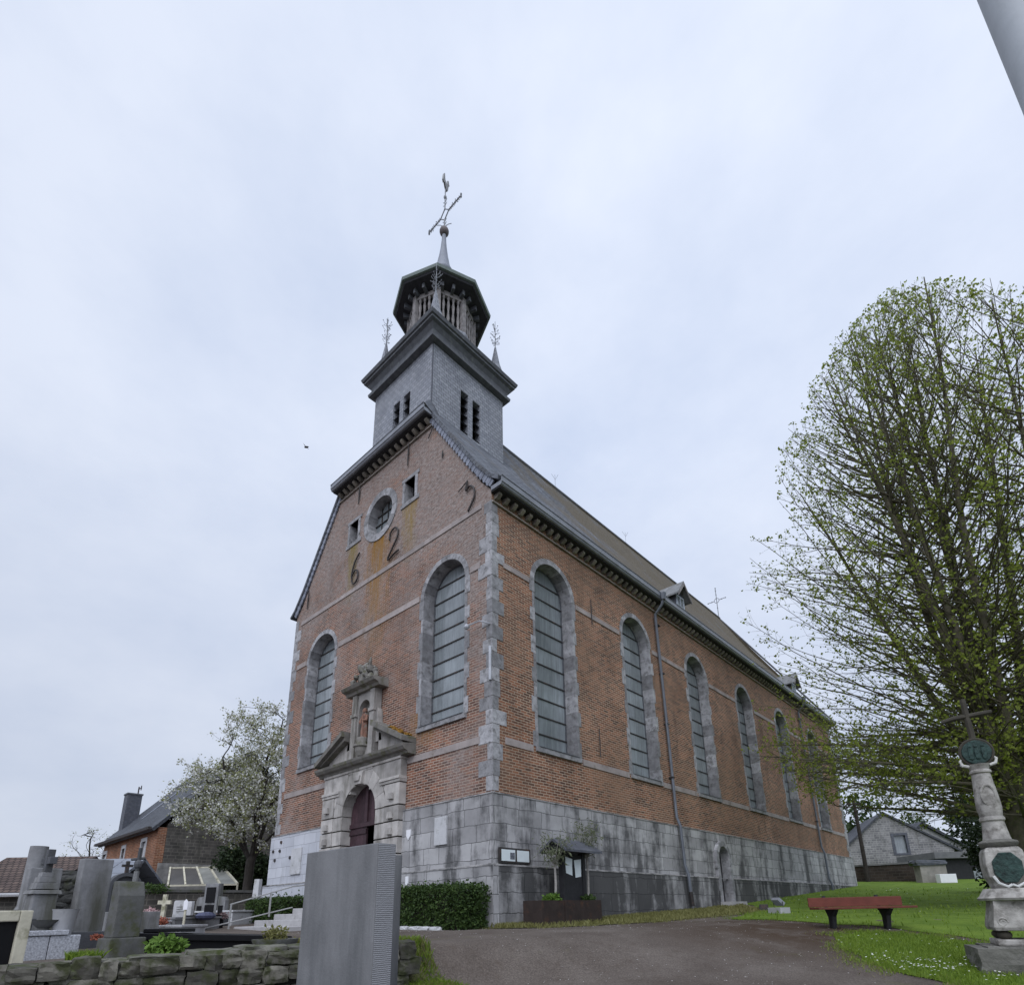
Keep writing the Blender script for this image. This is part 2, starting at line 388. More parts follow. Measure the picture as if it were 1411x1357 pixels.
M['door'] = plain('plum_painted_oak', (0.055, 0.030, 0.036), 0.6, 0.3, 5, island=0.3)
M['door_dark'] = plain('dark_oak', (0.02, 0.018, 0.02), 0.6, 0.3, 5)
def glassmat(name, col, rough):
    s = NT(name); v = s.vec('Object'); g = s.n('ShaderNodeNewGeometry')
    k = s.math('MULTIPLY', s.rng(s.noise(v, 1.1, 5), 0.3, 0.7, 0.78, 1.15), s.rng(g.outputs['Random Per Island'], 0, 1, 0.86, 1.12))
    rgb = s.n('ShaderNodeRGB'); rgb.outputs[0].default_value = (*col, 1)
    k = s.math('MULTIPLY', k, s.rng(s.noise(s.vec('Object', (9, 9, .7)), 1.5, 5, .65), .3, .7, .72, 1.16))
    s.bump(s.noise(v, 2.5, 3), 0.14, 0.05)
    m = s.done(s.gain(rgb.outputs[0], k), rough, 0.8); return m
M['glass'] = glassmat('protective_glazing', (0.225, 0.25, 0.262), 0.12)
M['glass_dark'] = glassmat('dark_house_glass', (0.05, 0.06, 0.07), 0.08)
M['white'] = plain('white_paint', (0.72, 0.72, 0.74), 0.5, 0.06, 4, bump=0.05)
M['grey_paint'] = plain('pale_grey_mast_paint', (0.36, 0.385, 0.41), 0.55, 0.12, 3, stain=(.28, .29, .30), streak=True, bump=0.08)
M['concrete'] = plain('concrete', (0.34, 0.34, 0.35), 0.9, 0.18, 3, stain=(0.2, 0.2, 0.19))
M['step_stone'] = plain('pale_step_stone', (0.37, 0.36, 0.36), 0.9, 0.15, 3, stain=(0.28, 0.27, 0.26))
M['rubble'] = plain('mossy_rubble', (0.115, 0.108, 0.09), 0.95, 0.55, 6, island=0.55, stain=(0.04, 0.044, 0.02), stain_amt=(0.45, 0.60), bump=0.7, bscale=14)
M['coping'] = plain('rough_coping_stone', (0.115, 0.11, 0.094), 0.95, 0.5, 5, island=0.35, stain=(0.046, 0.056, 0.018), stain_amt=(0.46, 0.62), bump=0.7, bscale=14)
M['mortar'] = plain('dark_soil_mortar', (0.045, 0.042, 0.035), 0.98, 0.4, 9)
M['slab'] = plain('grey_bluestone_slab', (0.172, 0.173, 0.177), 0.85, 0.22, 2.2, stain=(0.08, 0.083, 0.086), stain_amt=(0.40, 0.64), streak=True, bump=0.15, bscale=60)
def chiselled():
    s = NT('chiselled_bluestone'); v = s.vec('Object')
    wv = s.n('ShaderNodeTexWave', wave_type='BANDS', bands_direction='Z'); wv.inputs['Scale'].default_value = 26; wv.inputs['Distortion'].default_value = 2.2; wv.inputs['Detail'].default_value = 3; wv.inputs['Detail Scale'].default_value = 3
    s.l(v, wv.inputs['Vector'])
    f = s.math('ADD', s.math('MULTIPLY', wv.outputs['Fac'], 0.6), s.math('MULTIPLY', s.noise(v, 24, 4), 0.5))
    s.bump(wv.outputs['Fac'], 0.5, 0.008)
    return s.done(s.mix(s.rng(f, 0.2, 0.95, 0, 1), (0.195, 0.197, 0.205), (0.255, 0.258, 0.268)), 0.9, 0.2)
M['chisel'] = chiselled()
M['grave'] = plain('grey_gravestone', (0.19, 0.19, 0.195), 0.85, 0.32, 5, stain=(0.075, 0.075, 0.06), stain_amt=(0.47, 0.66), streak=True)
M['grave_dark'] = plain('dark_gravestone', (0.065, 0.067, 0.073), 0.75, 0.25, 3, stain=(0.05, 0.05, 0.04), island=0.2)
M['grave_moss'] = plain('mossy_gravestone', (0.10, 0.10, 0.095), 0.9, 0.3, 4, stain=(0.06, 0.065, 0.03), stain_amt=(0.5, 0.68))
M['polished'] = plain('polished_black_granite', (0.008, 0.008, 0.009), 0.45, 0.2, 20, spec=0.15, bump=0)
M['granite'] = plain('speckled_granite', (0.36, 0.37, 0.40), 0.8, 0.5, 55, bump=0.3)
M['pale_stone'] = plain('pale_stone', (0.46, 0.46, 0.47), 0.85, 0.14, 4, stain=(0.27, 0.27, 0.25))
M['cream'] = plain('cream_stone', (0.50, 0.47, 0.37), 0.85, 0.2, 4, stain=(0.2, 0.19, 0.12))
M['calvary'] = plain('calvary_limestone', (0.31, 0.295, 0.27), 0.9, 0.4, 7, stain=(0.12, 0.11, 0.095), stain_amt=(0.47, 0.68), bump=0.4)
M['calvary_base'] = plain('mossy_base_stone', (0.13, 0.125, 0.11), 0.95, 0.4, 5, stain=(0.25, 0.24, 0.22), stain_amt=(0.62, 0.72), bump=0.6)
M['bronze'] = plain('verdigris_bronze', (0.024, 0.048, 0.042), 0.7, 0.6, 14, stain=(0.008, 0.014, 0.013), bump=0.7, bscale=26)
M['rust'] = plain('rusted_iron', (0.045, 0.04, 0.03), 0.8, 0.3, 9)
M['corten'] = plain('dark_rusty_steel', (0.03, 0.021, 0.018), 0.8, 0.35, 4, stain=(0.06, 0.03, 0.018))
M['blackwood'] = plain('black_stained_wood', (0.018, 0.018, 0.02), 0.7, 0.3, 6)
M['redwood'] = plain('red_brown_painted_wood', (0.125, 0.034, 0.022), 0.6, 0.22, 5, stain=(0.10, 0.035, 0.025))
M['paper'] = plain('white_paper', (0.60, 0.66, 0.67), 0.8, 0.05, 5, bump=0)
M['photo'] = plain('printed_photo', (0.12, 0.13, 0.15), 0.6, 0.8, 40, bump=0)
M['bark'] = plain('bark', (0.10, 0.088, 0.062), 0.95, 0.4, 6, stain=(0.075, 0.09, 0.03), stain_amt=(0.5, 0.7), bump=0.8, bscale=18)
M['bark_dark'] = plain('dark_bark', (0.035, 0.03, 0.026), 0.95, 0.4, 6, bump=0.8, bscale=18)
def leafmat(name, a, b, tr=0.35, scale=0.8):
    s = NT(name); g = s.n('ShaderNodeNewGeometry')
    n = s.math('ADD', s.math('MULTIPLY', g.outputs['Random Per Island'], 0.6), s.math('MULTIPLY', s.noise(s.vec('Object'), scale, 4), 0.4))
    c = s.mix(s.rng(n, 0.15, 0.85, 0, 1), a, b)
    s.done(c, 0.6, 0.25)
    t = s.n('ShaderNodeBsdfTranslucent'); s.l(c, t.inputs[0]); mx = s.n('ShaderNodeMixShader'); mx.inputs[0].default_value = tr
    s.l(s.b.outputs[0], mx.inputs[1]); s.l(t.outputs[0], mx.inputs[2]); s.l(mx.outputs[0], s.o.inputs[0]); return s.m
M['leaf'] = leafmat('spring_linden_leaf', (0.14, 0.185, 0.022), (0.31, 0.36, 0.07), 0.55)
M['blossom'] = leafmat('white_blossom', (0.55, 0.55, 0.50), (0.78, 0.78, 0.76), 0.3)
M['cherry_leaf'] = leafmat('young_cherry_leaf', (0.18, 0.20, 0.08), (0.33, 0.34, 0.16))
M['yew'] = leafmat('dark_evergreen_leaf', (0.012, 0.022, 0.009), (0.03, 0.05, 0.016), 0.15)
M['hedge'] = leafmat('hedge_leaf', (0.018, 0.038, 0.010), (0.06, 0.10, 0.022), 0.2, 2.5)
M['olive'] = leafmat('olive_leaf', (0.10, 0.12, 0.07), (0.20, 0.22, 0.13))
M['grass'] = leafmat('grass_blade', (0.095, 0.165, 0.018), (0.25, 0.34, 0.05), 0.5, 0.9)
M['dry_grass'] = leafmat('verge_grass', (0.13, 0.13, 0.04), (0.24, 0.23, 0.09), 0.3, 1.2)
M['plant'] = leafmat('fresh_plant_leaf', (0.07, 0.14, 0.02), (0.16, 0.26, 0.05))
M['petal'] = plain('pale_petals', (0.46, 0.44, 0.42), 0.8, 0.15, 5, bump=0)
M['daisy'] = plain('daisy_white', (0.72, 0.72, 0.68), 0.7, 0.1, 5, bump=0)
M['flower_red'] = plain('red_flowers', (0.28, 0.085, 0.05), 0.7, 0.4, 20)
M['flower_pink'] = plain('pale_pink_flowers', (0.55, 0.38, 0.38), 0.7, 0.4, 20)
M['heather'] = plain('mauve_heather', (0.16, 0.11, 0.11), 0.9, 0.5, 20)
M['terracotta'] = plain('brown_roof_tile', (0.12, 0.085, 0.07), 0.85, 0.3, 4)
M['tile'], _ = masonry('brown_roof_tiles', (0.125, 0.09, 0.075), (0.085, 0.062, 0.055), (0.028, 0.022, 0.02), 0.26, 0.22, 0.03, var=0.3, rough=0.8, bump=1.0)
M['slate_panel'], _ = masonry('grey_roof_sheets', (0.21, 0.225, 0.255), (0.17, 0.185, 0.215), (0.07, 0.075, 0.085), 0.9, 1.1, 0.02, var=0.12, rough=0.6, off=0)
M['brick_house'], _ = masonry('orange_house_brick', (0.27, 0.11, 0.058), (0.14, 0.06, 0.038), (0.32, 0.22, 0.15), 0.24, 0.085, 0.012, var=0.25, stain=(0.12, 0.06, 0.04), stain_amt=(0.58, 0.78))
M['rubble_wall'], _ = masonry('dark_rubble_masonry', (0.10, 0.092, 0.082), (0.06, 0.057, 0.052), (0.13, 0.12, 0.105), 0.38, 0.17, 0.02, var=0.4, stain=(0.035, 0.036, 0.028), stain_amt=(0.5, 0.7), off=0.37, squash=0.6)
M['grey_rubble'], _ = masonry('grey_rubble_masonry', (0.24, 0.235, 0.235), (0.14, 0.14, 0.145), (0.28, 0.275, 0.265), 0.36, 0.17, 0.022, var=0.3, stain=(0.12, 0.12, 0.11), off=0.37, squash=0.6)
M['house_slate'], _ = masonry('house_slates', (0.075, 0.08, 0.092), (0.05, 0.054, 0.062), (0.025, 0.026, 0.03), 0.25, 0.16, 0.01, var=0.25, rough=0.6)
M['wall_brown'], _ = masonry('dark_low_wall', (0.055, 0.042, 0.034), (0.035, 0.028, 0.024), (0.06, 0.052, 0.045), 0.4, 0.18, 0.02, var=0.4)

def groundmat():
    s = NT('gravel'); v = s.vec('Object')
    n1 = s.noise(v, 0.55, 6, 0.6); n2 = s.noise(v, 45, 4, 0.7); n3 = s.noise(v, 5.5, 5, 0.65)
    c = s.mix(s.rng(n1, 0.34, 0.64, 0, 1), (0.088, 0.071, 0.060), (0.152, 0.130, 0.113))
    c = s.mix(s.rng(n2, 0.30, 0.72, 0, 1), s.gain(c, s.rng(n2, 0, 1, 0.42, 0.8)), s.gain(c, s.rng(n2, 0, 1, 0.9, 1.55)))
    c = s.mix(s.rng(n3, 0.54, 0.70, 0, 0.5), c, (0.075, 0.058, 0.045))
    c = s.mix(s.rng(s.noise(s.vec('Object', loc=(9, 4, 0)), 0.75, 7, 0.7), 0.60, 0.72, 0, 0.55), c, (0.095, 0.095, 0.035))
    dsv = s.n('ShaderNodeVectorMath', operation='DISTANCE'); s.l(v, dsv.inputs[0]); dsv.inputs[1].default_value = (5.1, 3.0, -.5)
    wr = s.math('MULTIPLY', s.rng(dsv.outputs['Value'], 1.2, 3.8, 1, 0), s.rng(s.noise(s.vec('Object', loc=(1, 7, 0)), 1.7, 6, .65), .34, .52, .2, 1))
    c = s.mix(s.math('MULTIPLY', wr, .95), c, (.052, .034, .022))
    s.bump(s.math('ADD', n2, s.math('MULTIPLY', s.noise(v, 120, 2), 0.5)), 0.6, 0.02)
    return s.done(c, 0.95, 0.15)
M['gravel'] = groundmat()
def turfmat(name, a, b, soil, amt):
    s = NT(name); v = s.vec('Object')
    c = s.mix(s.rng(s.noise(v, 1.3, 6, 0.65), 0.32, 0.68, 0, 1), a, b)
    c = s.gain(c, s.rng(s.noise(v, 60, 3, 0.7), 0.25, 0.75, 0.55, 1.4))
    c = s.mix(s.rng(s.noise(s.vec('Object', loc=(2, 8, 0)), 0.9, 7, 0.7), amt[0], amt[1], 0, 0.85), c, soil)
    s.bump(s.noise(v, 70, 3), 0.8, 0.03)
    return s.done(c, 0.95, 0.1)
M['lawn'] = turfmat('lawn_turf', (0.08, 0.135, 0.02), (0.15, 0.22, 0.035), (0.10, 0.085, 0.05), (0.66, 0.80))
M['verge'] = turfmat('verge_turf', (0.10, 0.105, 0.04), (0.17, 0.165, 0.075), (0.13, 0.11, 0.08), (0.50, 0.66))
M['far'] = turfmat('far_meadow', (0.05, 0.09, 0.02), (0.08, 0.12, 0.03), (0.09, 0.08, 0.04), (0.66, 0.8))

# ================================================================== SETTING: ground sheets
def axis(a, b, f0, f1, fine, far):
    xs = list(np.arange(f0, f1 + 1e-6, fine)); st = fine
    x = f0
    while x > a: st = min(st * 1.35, far); x -= st; xs.insert(0, x)
    x = f1; st = fine
    while x < b: st = min(st * 1.35, far); x += st; xs.append(x)
    return xs
GX, GY = axis(-420, 420, -9, 12, 0.22, 60), axis(-420, 420, -11, 9, 0.22, 60)
V = [(x, y, h(x, y)) for y in GY for x in GX]; nx = len(GX)
F = [(j * nx + i, j * nx + i + 1, (j + 1) * nx + i + 1, (j + 1) * nx + i) for j in range(len(GY) - 1) for i in range(nx - 1)]
tag(raw('ground', V, F, M['gravel'], smooth=True), kind='structure')

def sheet(name, poly, mat, off, step, rag=0.12):
    """turf sheet with a ragged outline, draped over the ground"""
    pts = []
    n = len(poly)
    for i in range(n):
        a, b = Vector(poly[i]), Vector(poly[(i + 1) % n]); m = max(1, int((b - a).length / 0.22)) if (b - a).length < 26 else 14
        for k in range(m):
            p = a.lerp(b, k / m)
            q = mnoise.noise_vector(Vector((p.x * 1.1, p.y * 1.1, 4))) * rag * 2.2 + mnoise.noise_vector(Vector((p.x * 5, p.y * 5, 1))) * rag * 0.7
            pts.append(Vector((p.x + q.x, p.y + q.y)))
    m = len(pts); xs = [p.x for p in pts]; ys = [p.y for p in pts]
    inner = []
    y = min(ys)
    while y < max(ys):
        x = min(xs)
        while x < max(xs): inner.append(Vector((x, y))); x += step
        y += step
    r = delaunay_2d_cdt(pts + inner, [(i, (i + 1) % m) for i in range(m)], [], 1, 1e-4)
    return tag(raw(name, [(p.x, p.y, h(p.x, p.y) + off) for p in r[0]], [f for f in r[2]], mat, smooth=True), kind='structure'), pts
LAWN = [(9.6, -1.5), (8.15, -0.6), (7.2, -0.25), (6.55, 0.55), (6.05, 1.5), (5.7, 2.6), (6.0, 3.3), (6.6, 3.4), (7.6, 2.95), (9.1, 1.95), (13.5, -0.5), (13.5, -4)]
LAWN2 = [(2.6, 6.2), (3.0, 4.7), (3.9, 4.6), (4.5, 4.15), (5.3, 3.9), (6.3, 4.1), (7.4, 3.5), (9.0, 2.4), (13.5, 0.2), (40, -8), (60, 40), (20, 62), (-8, 62), (-3, 36), (-0.25, 29.2), (0.1, 12.3), (1.6, 10.5)]
VERGE = [(-0.1, -0.1), (0.5, -0.35), (1.2, 0.1), (1.6, 1.1), (1.95, 2.6), (2.2, 4.6), (2.4, 6.6), (1.9, 9.6), (0.3, 11.6), (-0.1, 11.6), (-0.1, 5)]
_, lawn_edge = sheet('lawn', LAWN, M['lawn'], 0.012, 0.4)
_, lawn_edge2 = sheet('lawn', LAWN2, M['lawn'], 0.011, 0.8)
_, verge_edge = sheet('grass_verge', VERGE, M['verge'], 0.013, 0.4)

def inside(p, poly):
    c = False; n = len(poly); j = n - 1
    for i in range(n):
        xi, yi = poly[i]; xj, yj = poly[j]
        if (yi > p[1]) != (yj > p[1]) and p[0] < (xj - xi) * (p[1] - yi) / (yj - yi) + xi: c = not c
        j = i
    return c
def blades(name, label, poly, n, ht, mat, seed, dmax=60, near=0.0, bw=0.006, dens=None):
    r = random.Random(seed); V, F = [], []
    xs = [p[0] for p in poly]; ys = [p[1] for p in poly]; k = 0; tries = 0
    while k < n and tries < n * 60:
        tries += 1
        x, y = r.uniform(min(xs), max(xs)), r.uniform(min(ys), max(ys))
        if not inside((x, y), poly): continue
        D, L = DL(x, y)
        if D > dmax or D < 2 or r.random() > (8.0 / max(8.0, D)) ** 1.7: continue
        if dens and r.random() > dens(x, y): continue
        z = h(x, y) + 0.018; a = r.uniform(0, 6.28); hh = ht * r.uniform(0.5, 1.3); wd = bw * max(1, D / 9) * r.uniform(0.7, 1.4)
        dx, dy = math.cos(a) * wd, math.sin(a) * wd; lx, ly = r.gauss(0, 0.35) * hh, r.gauss(0, 0.35) * hh
        b = len(V); V += [(x - dx, y - dy, z), (x + dx, y + dy, z), (x + dx * .6 + lx * .4, y + dy * .6 + ly * .4, z + hh * .6), (x + lx, y + ly, z + hh)]
        F += [(b, b + 1, b + 2), (b, b + 2, b + 3)]; k += 1
    o = raw(name, V, F, mat); return tag(o, label, 'grass', kind='stuff')
blades('grass', 'short green grass blades on the lawn in front of the bench', LAWN, 26000, 0.055, M['grass'], 1)
blades('grass', 'short green grass blades on the rising lawn behind the bench', LAWN2, 26000, 0.075, M['grass'], 2, dmax=30, bw=0.009)
blades('grass', 'yellowish rough grass strip along the foot of the long church wall', VERGE, 15000, 0.085, M['dry_grass'], 3, bw=0.007, dens=lambda x, y: 0.25 + sst(1.6, 0.2, x) * 0.8)
TUFT = [(2.2, -4.6), (2.75, -3.9), (3.6, -3.95), (4.35, -4.6), (4.6, -5.4), (3.6, -5.6), (2.9, -5.0)]
sheet('grass_verge', TUFT, M['verge'], 0.02, 0.3, rag=0.16)
blades('grass', 'green and straw coloured grass tufts at the end of the rubble wall', TUFT, 6500, 0.09, M['grass'], 5, dens=lambda x, y: 0.2 + 0.8 * sst(3.9, 2.4, x))
blades('grass', 'dry straw coloured grass by the foot of the rubble wall', TUFT, 11000, 0.07, M['dry_grass'], 6)
_c = px(119, 1303, 6.35); CEM = [(_c.x + .14 * math.cos(k), _c.y + .17 * math.sin(k)) for k in np.linspace(0, 6, 9)]
blades('grass', 'fresh bright green grass between the front graves', CEM, 420, 0.08, M['grass'], 8, dens=None)

def edge_blades(name, label, pts, n, spread, ht, mat, seed):
    r = random.Random(seed); V, F = [], []; k = 0
    while k < n:
        p = pts[r.randrange(len(pts))]; x, y = p.x + r.gauss(0, spread), p.y + r.gauss(0, spread); D, L = DL(x, y)
        if D < 3 or r.random() > (8 / max(8, D)) ** 1.5 or mnoise.noise((x * 1.7, y * 1.7, 6)) < -.12: k += .2; continue
        z = h(x, y) + .004; a = r.uniform(0, 6.28); hh = ht * r.uniform(.4, 1.3); b = len(V); dx, dy = math.cos(a) * .006, math.sin(a) * .006; lx, ly = r.gauss(0, .5) * hh, r.gauss(0, .5) * hh
        V += [(x - dx, y - dy, z), (x + dx, y + dy, z), (x + lx, y + ly, z + hh)]; F.append((b, b + 1, b + 2)); k += 1
    return tag(raw(name, V, F, mat), label, 'grass', kind='stuff')
edge_blades('grass', 'straggling grass creeping from the front lawn over the path edge', lawn_edge, 7000, .13, .045, M['grass'], 41)
edge_blades('grass', 'straw coloured straggling grass along the worn lawn edge', lawn_edge, 6000, .20, .035, M['dry_grass'], 42)
edge_blades('grass', 'sparse weeds along the edge of the rough church verge', verge_edge, 5000, .16, .04, M['dry_grass'], 43)
edge_blades('grass', 'sparse grass along the edge of the rising lawn', lawn_edge2, 6000, .18, .05, M['grass'], 44)

def flecks(name, label, cat, poly, n, size, mat, seed, lift, dens, clump=None):
    r = random.Random(seed); V, F = [], []; xs = [p[0] for p in poly]; ys = [p[1] for p in poly]; k = t = 0
    while k < n and t < n * 80:
        t += 1
        x, y = r.uniform(min(xs), max(xs)), r.uniform(min(ys), max(ys))
        if not inside((x, y), poly): continue
        D, L = DL(x, y)
        if D < 3 or r.random() > dens(x, y, D): continue
        z = h(x, y) + lift * r.uniform(0.7, 1.2); s = size * r.uniform(0.6, 1.35) * max(1, D / 11); a = r.uniform(0, 6.28); b = len(V)
        m = 6; tx, ty = r.uniform(-.25, .25), r.uniform(-.25, .25)
        for i in range(m):
            q = a + i * 6.283 / m; rr = s * r.uniform(0.75, 1.1); ddx, ddy = math.cos(q) * rr, math.sin(q) * rr
            V.append((x + ddx, y + ddy, z + ddx * tx + ddy * ty))
        F.append(tuple(range(b, b + m))); k += 1
    return tag(raw(name, V, F, mat), label, cat, kind='stuff')
ALLP = [(2.0, -5), (7.5, -4.5), (9.2, -1.2), (6.0, 1.5), (5.4, 4.0), (2.4, 6.5), (0.2, -0.5), (-4, -3.5)]
flecks('fallen_petals', 'pale fallen petals scattered over the gravel path', 'petals', ALLP, 1900, 0.0075, M['petal'], 11, 0.008, lambda x, y, D: 0.25 + 0.75 * sst(0.4, 0.62, mnoise.noise((x * .6, y * .6, 2)) + 0.5))
flecks('daisies', 'white daisies dotting the lawn beside the path edge', 'daisies', LAWN, 520, 0.012, M['daisy'], 12, 0.07, lambda x, y, D: 0.06 + 0.94 * math.exp(-((x - 7.3) ** 2 / 0.5 + (y - 0.35) ** 2 / 0.18)))
flecks('daisies', 'white daisies scattered on the rising lawn behind the bench', 'daisies', LAWN2, 1000, 0.011, M['daisy'], 13, 0.08, lambda x, y, D: (D < 30) * (0.15 + 0.85 * sst(0.45, 0.62, mnoise.noise((x * .5, y * .5, 5)) + 0.5)))

# ================================================================== CHURCH
FAC = lambda a, b, d: Vector((a, -d, b))
SID = lambda a, b, d: Vector((d, a, b))
LFT = lambda a, b, d: Vector((-WCH - d, a, b))
WCH, LCH = 10.07, 28.6
ZB, ZA, ZC, ZD, ZE, ZT = 0.92, 2.46, 3.75, 8.31, 10.03, 10.02
church = thing('church', 'red brick village church with a slate clad tower and pale arched stone portal', 'church', (0, 0, -0.4))
def cpart(mb, name, mat, parent=None, label=None, **k):
    o = mb.build(name, mat, parent or church, label, **k)
    if parent is None: o.location = (0, 0, 0.4)
    return o
def arch(xc, hw, z0, zs, n=14, grow=0.0):
    hw2 = hw + grow
    return [(xc - hw2, z0 - grow), (xc + hw2, z0 - grow)] + [(xc + hw2 * math.cos(math.pi * i / n), zs + hw2 * math.sin(math.pi * i / n)) for i in range(n + 1)]
def circ(xc, zc, r, n=28): return [(xc + r * math.cos(2 * math.pi * i / n), zc + r * math.sin(2 * math.pi * i / n)) for i in range(n)]
SW = [(2.37, 3.80), (6.62, 3.78), (10.93, 3.78), (15.42, 3.78), (19.98, 3.80), (24.72, 3.80)]   # side windows: centre y, sill
HW = 0.80; SPR = 8.38
FWN = [(-1.79, 4.52), (-8.02, 4.52)]; HWF = 0.83; SPRF = 8.20
OC = (-5.02, 12.2)
SQ = [(-3.75, -3.24, 11.92, 12.70), (-6.80, -6.29, 11.92, 12.72)]
DOORX, DHW, DSP, DZ0 = -4.93, 0.80, 2.62, 0.20
SDY, SDHW, SDSP, SDZ0 = 11.12, 0.40, 1.62, 0.14
# brick walls with real openings
mb = MB()
outer = [(-WCH, -0.6), (-.005, -0.6), (-.005, 10.35), (-0.35, 10.75), (-2.50, 14.25), (-7.57, 14.25), (-WCH + 0.35, 10.75), (-WCH, 10.35)]
holes = [arch(c, HWF, z, SPRF, grow=0.05) for c, z in FWN] + [circ(OC[0], OC[1], 0.74)] + [[(a - .03, z0), (b + .03, z0), (b + .03, z1), (a - .03, z1)] for a, b, z0, z1 in SQ] + [arch(DOORX, DHW, DZ0, DSP, grow=0.06)]
mb.plate(outer, holes, FAC, 0.0, -0.62)
cpart(mb, 'wall', M['brick_front'], label='weathered brick gable front with old limewash and ochre lichen runs')
mb = MB()
mb.plate([(.005, -0.6), (LCH, -0.6), (LCH, 10.3), (.005, 10.3)], [arch(c, HW, z, SPR, grow=0.05) for c, z in SW] + [arch(SDY, SDHW, SDZ0, SDSP, grow=0.05)], SID, 0.0, -0.62)
cpart(mb, 'wall', M['brick_side'], label='long orange red brick side wall')
mb = MB(); mb.box(-WCH, -WCH + 0.6, 0.625, LCH - .61, -0.6, 10.3); mb.box(-WCH, -0.625, LCH - 0.6, LCH, -0.6, 10.3)
cpart(mb, 'wall', M['brick_side'])
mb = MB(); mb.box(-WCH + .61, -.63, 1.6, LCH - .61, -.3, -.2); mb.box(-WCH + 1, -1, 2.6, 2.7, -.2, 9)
cpart(mb, 'interior_dark_backing', M['black'])  # added black floor and upright sheet, painting in the dark of the interior
# plinth: two tiers, each a little prouder than the wall above
PX0, PX1 = -6.80, -3.10
mb = MB(); mb.box(PX1, 0.075, -0.075, 0, ZB, ZA); mb.box(PX1, 0.16, -0.16, 0, -0.7, ZB - 0.002)
mb.plate([(0.002, ZB), (LCH + .07, ZB), (LCH + .07, ZA), (0.002, ZA)], [arch(SDY, SDHW + .16, ZB + .01, SDSP)], SID, 0.075, 0)
cpart(mb, 'plinth', [M['ashlar']])
mb = MB()
mb.plate([(0.002, -0.7), (SDY - SDHW - .16, -0.7), (SDY - SDHW - .16, ZB - .003), (0.002, ZB - .003)], [], SID, 0.159, 0); mb.plate([(SDY + SDHW + .16, -0.7), (LCH + .16, -0.7), (LCH + .16, ZB - .003), (SDY + SDHW + .16, ZB - .003)], [], SID, 0.159, 0)
cpart(mb, 'plinth', M['ashlar_low'], label='dark stained lower plinth course')
mb = MB(); mb.box(-WCH - .075, PX0, -.075, 0, ZB, ZA); mb.box(-WCH - .16, PX0, -.16, 0, -.7, ZB - .002); mb.box(-WCH - .075, -WCH, 0.002, LCH, ZB, ZA); mb.box(-WCH - .16, -WCH, 0.002, LCH, -.7, ZB - .002)
cpart(mb, 'plinth', M['ashlar_pale'], label='pale grey plinth left of the portal')
mb = MB()   # weathering ledges on the plinth tiers
def ledge(z, d, t):
    for f, rngs in ((FAC, [(PX1, d), (-WCH - d, PX0)]), (SID, [(-d + .002, SDY - .56), (SDY + .56, LCH)] if z < 1.5 else [(-d + .002, LCH)])):
        for a, b in rngs:
            if f is FAC: mb.prism([(d + .03, z), (d + .03, z + t * .5), (d - .05, z + t * .8), (0, z + t), (0, z)], lambda p, q, s: Vector((s, -p, q)), a, b)
            else: mb.prism([(d + .03, z), (d + .03, z + t * .5), (d - .05, z + t * .8), (0, z + t), (0, z)], lambda p, q, s: Vector((p, s, q)), a, b)
ledge(ZA - 0.005, 0.062, 0.055); ledge(ZB - 0.006, 0.142, 0.06)
cpart(mb, 'plinth_ledge', plain('pale_ledge_stone', (0.30, 0.29, 0.285), 0.9, 0.35, 3, stain=(0.11, 0.11, 0.11), stain_amt=(.45, .65)))
# string courses
def band(f, z, segs, t=0.17, d=0.022):
    for a, b in segs:
        mb = MB(); n = max(1, int(abs(b - a) / 1.15)); e = (b - a) / n
        for i in range(n): mb.prism([(a + e * i + .003, z - t / 2), (a + e * (i + 1) - .003, z - t / 2), (a + e * (i + 1) - .003, z + t / 2), (a + e * i + .003, z + t / 2)], f, d, -0.05)
        cpart(mb, 'string_course', M['stone_band'])
fx = [(-WCH + .4, FWN[1][0] - HWF - .2), (FWN[1][0] + HWF + .2, FWN[0][0] - HWF - .2), (FWN[0][0] + HWF + .2, -.4)]
band(FAC, ZC, [(-WCH + .4, PX0 - .02), (PX1 + .02, -.4)]); band(FAC, ZD, fx); band(FAC, ZE, [(-WCH + .4, -.35)], 0.15)
ys = [0.4] + [v for c, _ in SW for v in (c - HW - .2, c + HW + .2)] + [LCH - .1]
band(SID, ZC - .02, list(zip(ys[::2], ys[1::2]))); band(SID, ZD, list(zip(ys[::2], ys[1::2])), 0.15)
# quoins
mb = MB(); z = ZA + .07; i = 0; rr = random.Random(4)
while z < 10.0:
    hh = min(rr.uniform(0.30, 0.46), 10.03 - z)
    la, lb = (0.40, 0.20) if i % 2 else (0.19, 0.40)
    if rr.random() < .22: la, lb = (.22, .22)
    la *= rr.uniform(.75, 1.2); lb *= rr.uniform(.75, 1.2)
    pd = .010 + rr.uniform(0, .006)
    mb.box(-la, pd, -pd, lb, z + .003, z + hh - .003); z += hh; i += 1
cpart(mb, 'quoins', M['stone'], bevel=0.008)
mb, mb2 = MB(), MB(); z = ZA + .07
while z < 10.2:
    hh = rr.uniform(0.32, 0.46); la = 0.42 if i % 2 else 0.22
    mb.box(-WCH - .012, -WCH + la * rr.uniform(.8, 1.1), -0.012, .3, z + .003, z + hh - .003)
    mb2.box(-.1, 0.024, LCH - (.75 - la), LCH + .02, z + .003, z + hh - .003); z += hh; i += 1
cpart(mb, 'quoins', M['stone'], bevel=0.008); cpart(mb2, 'quoins', M['stone'], bevel=0.008)

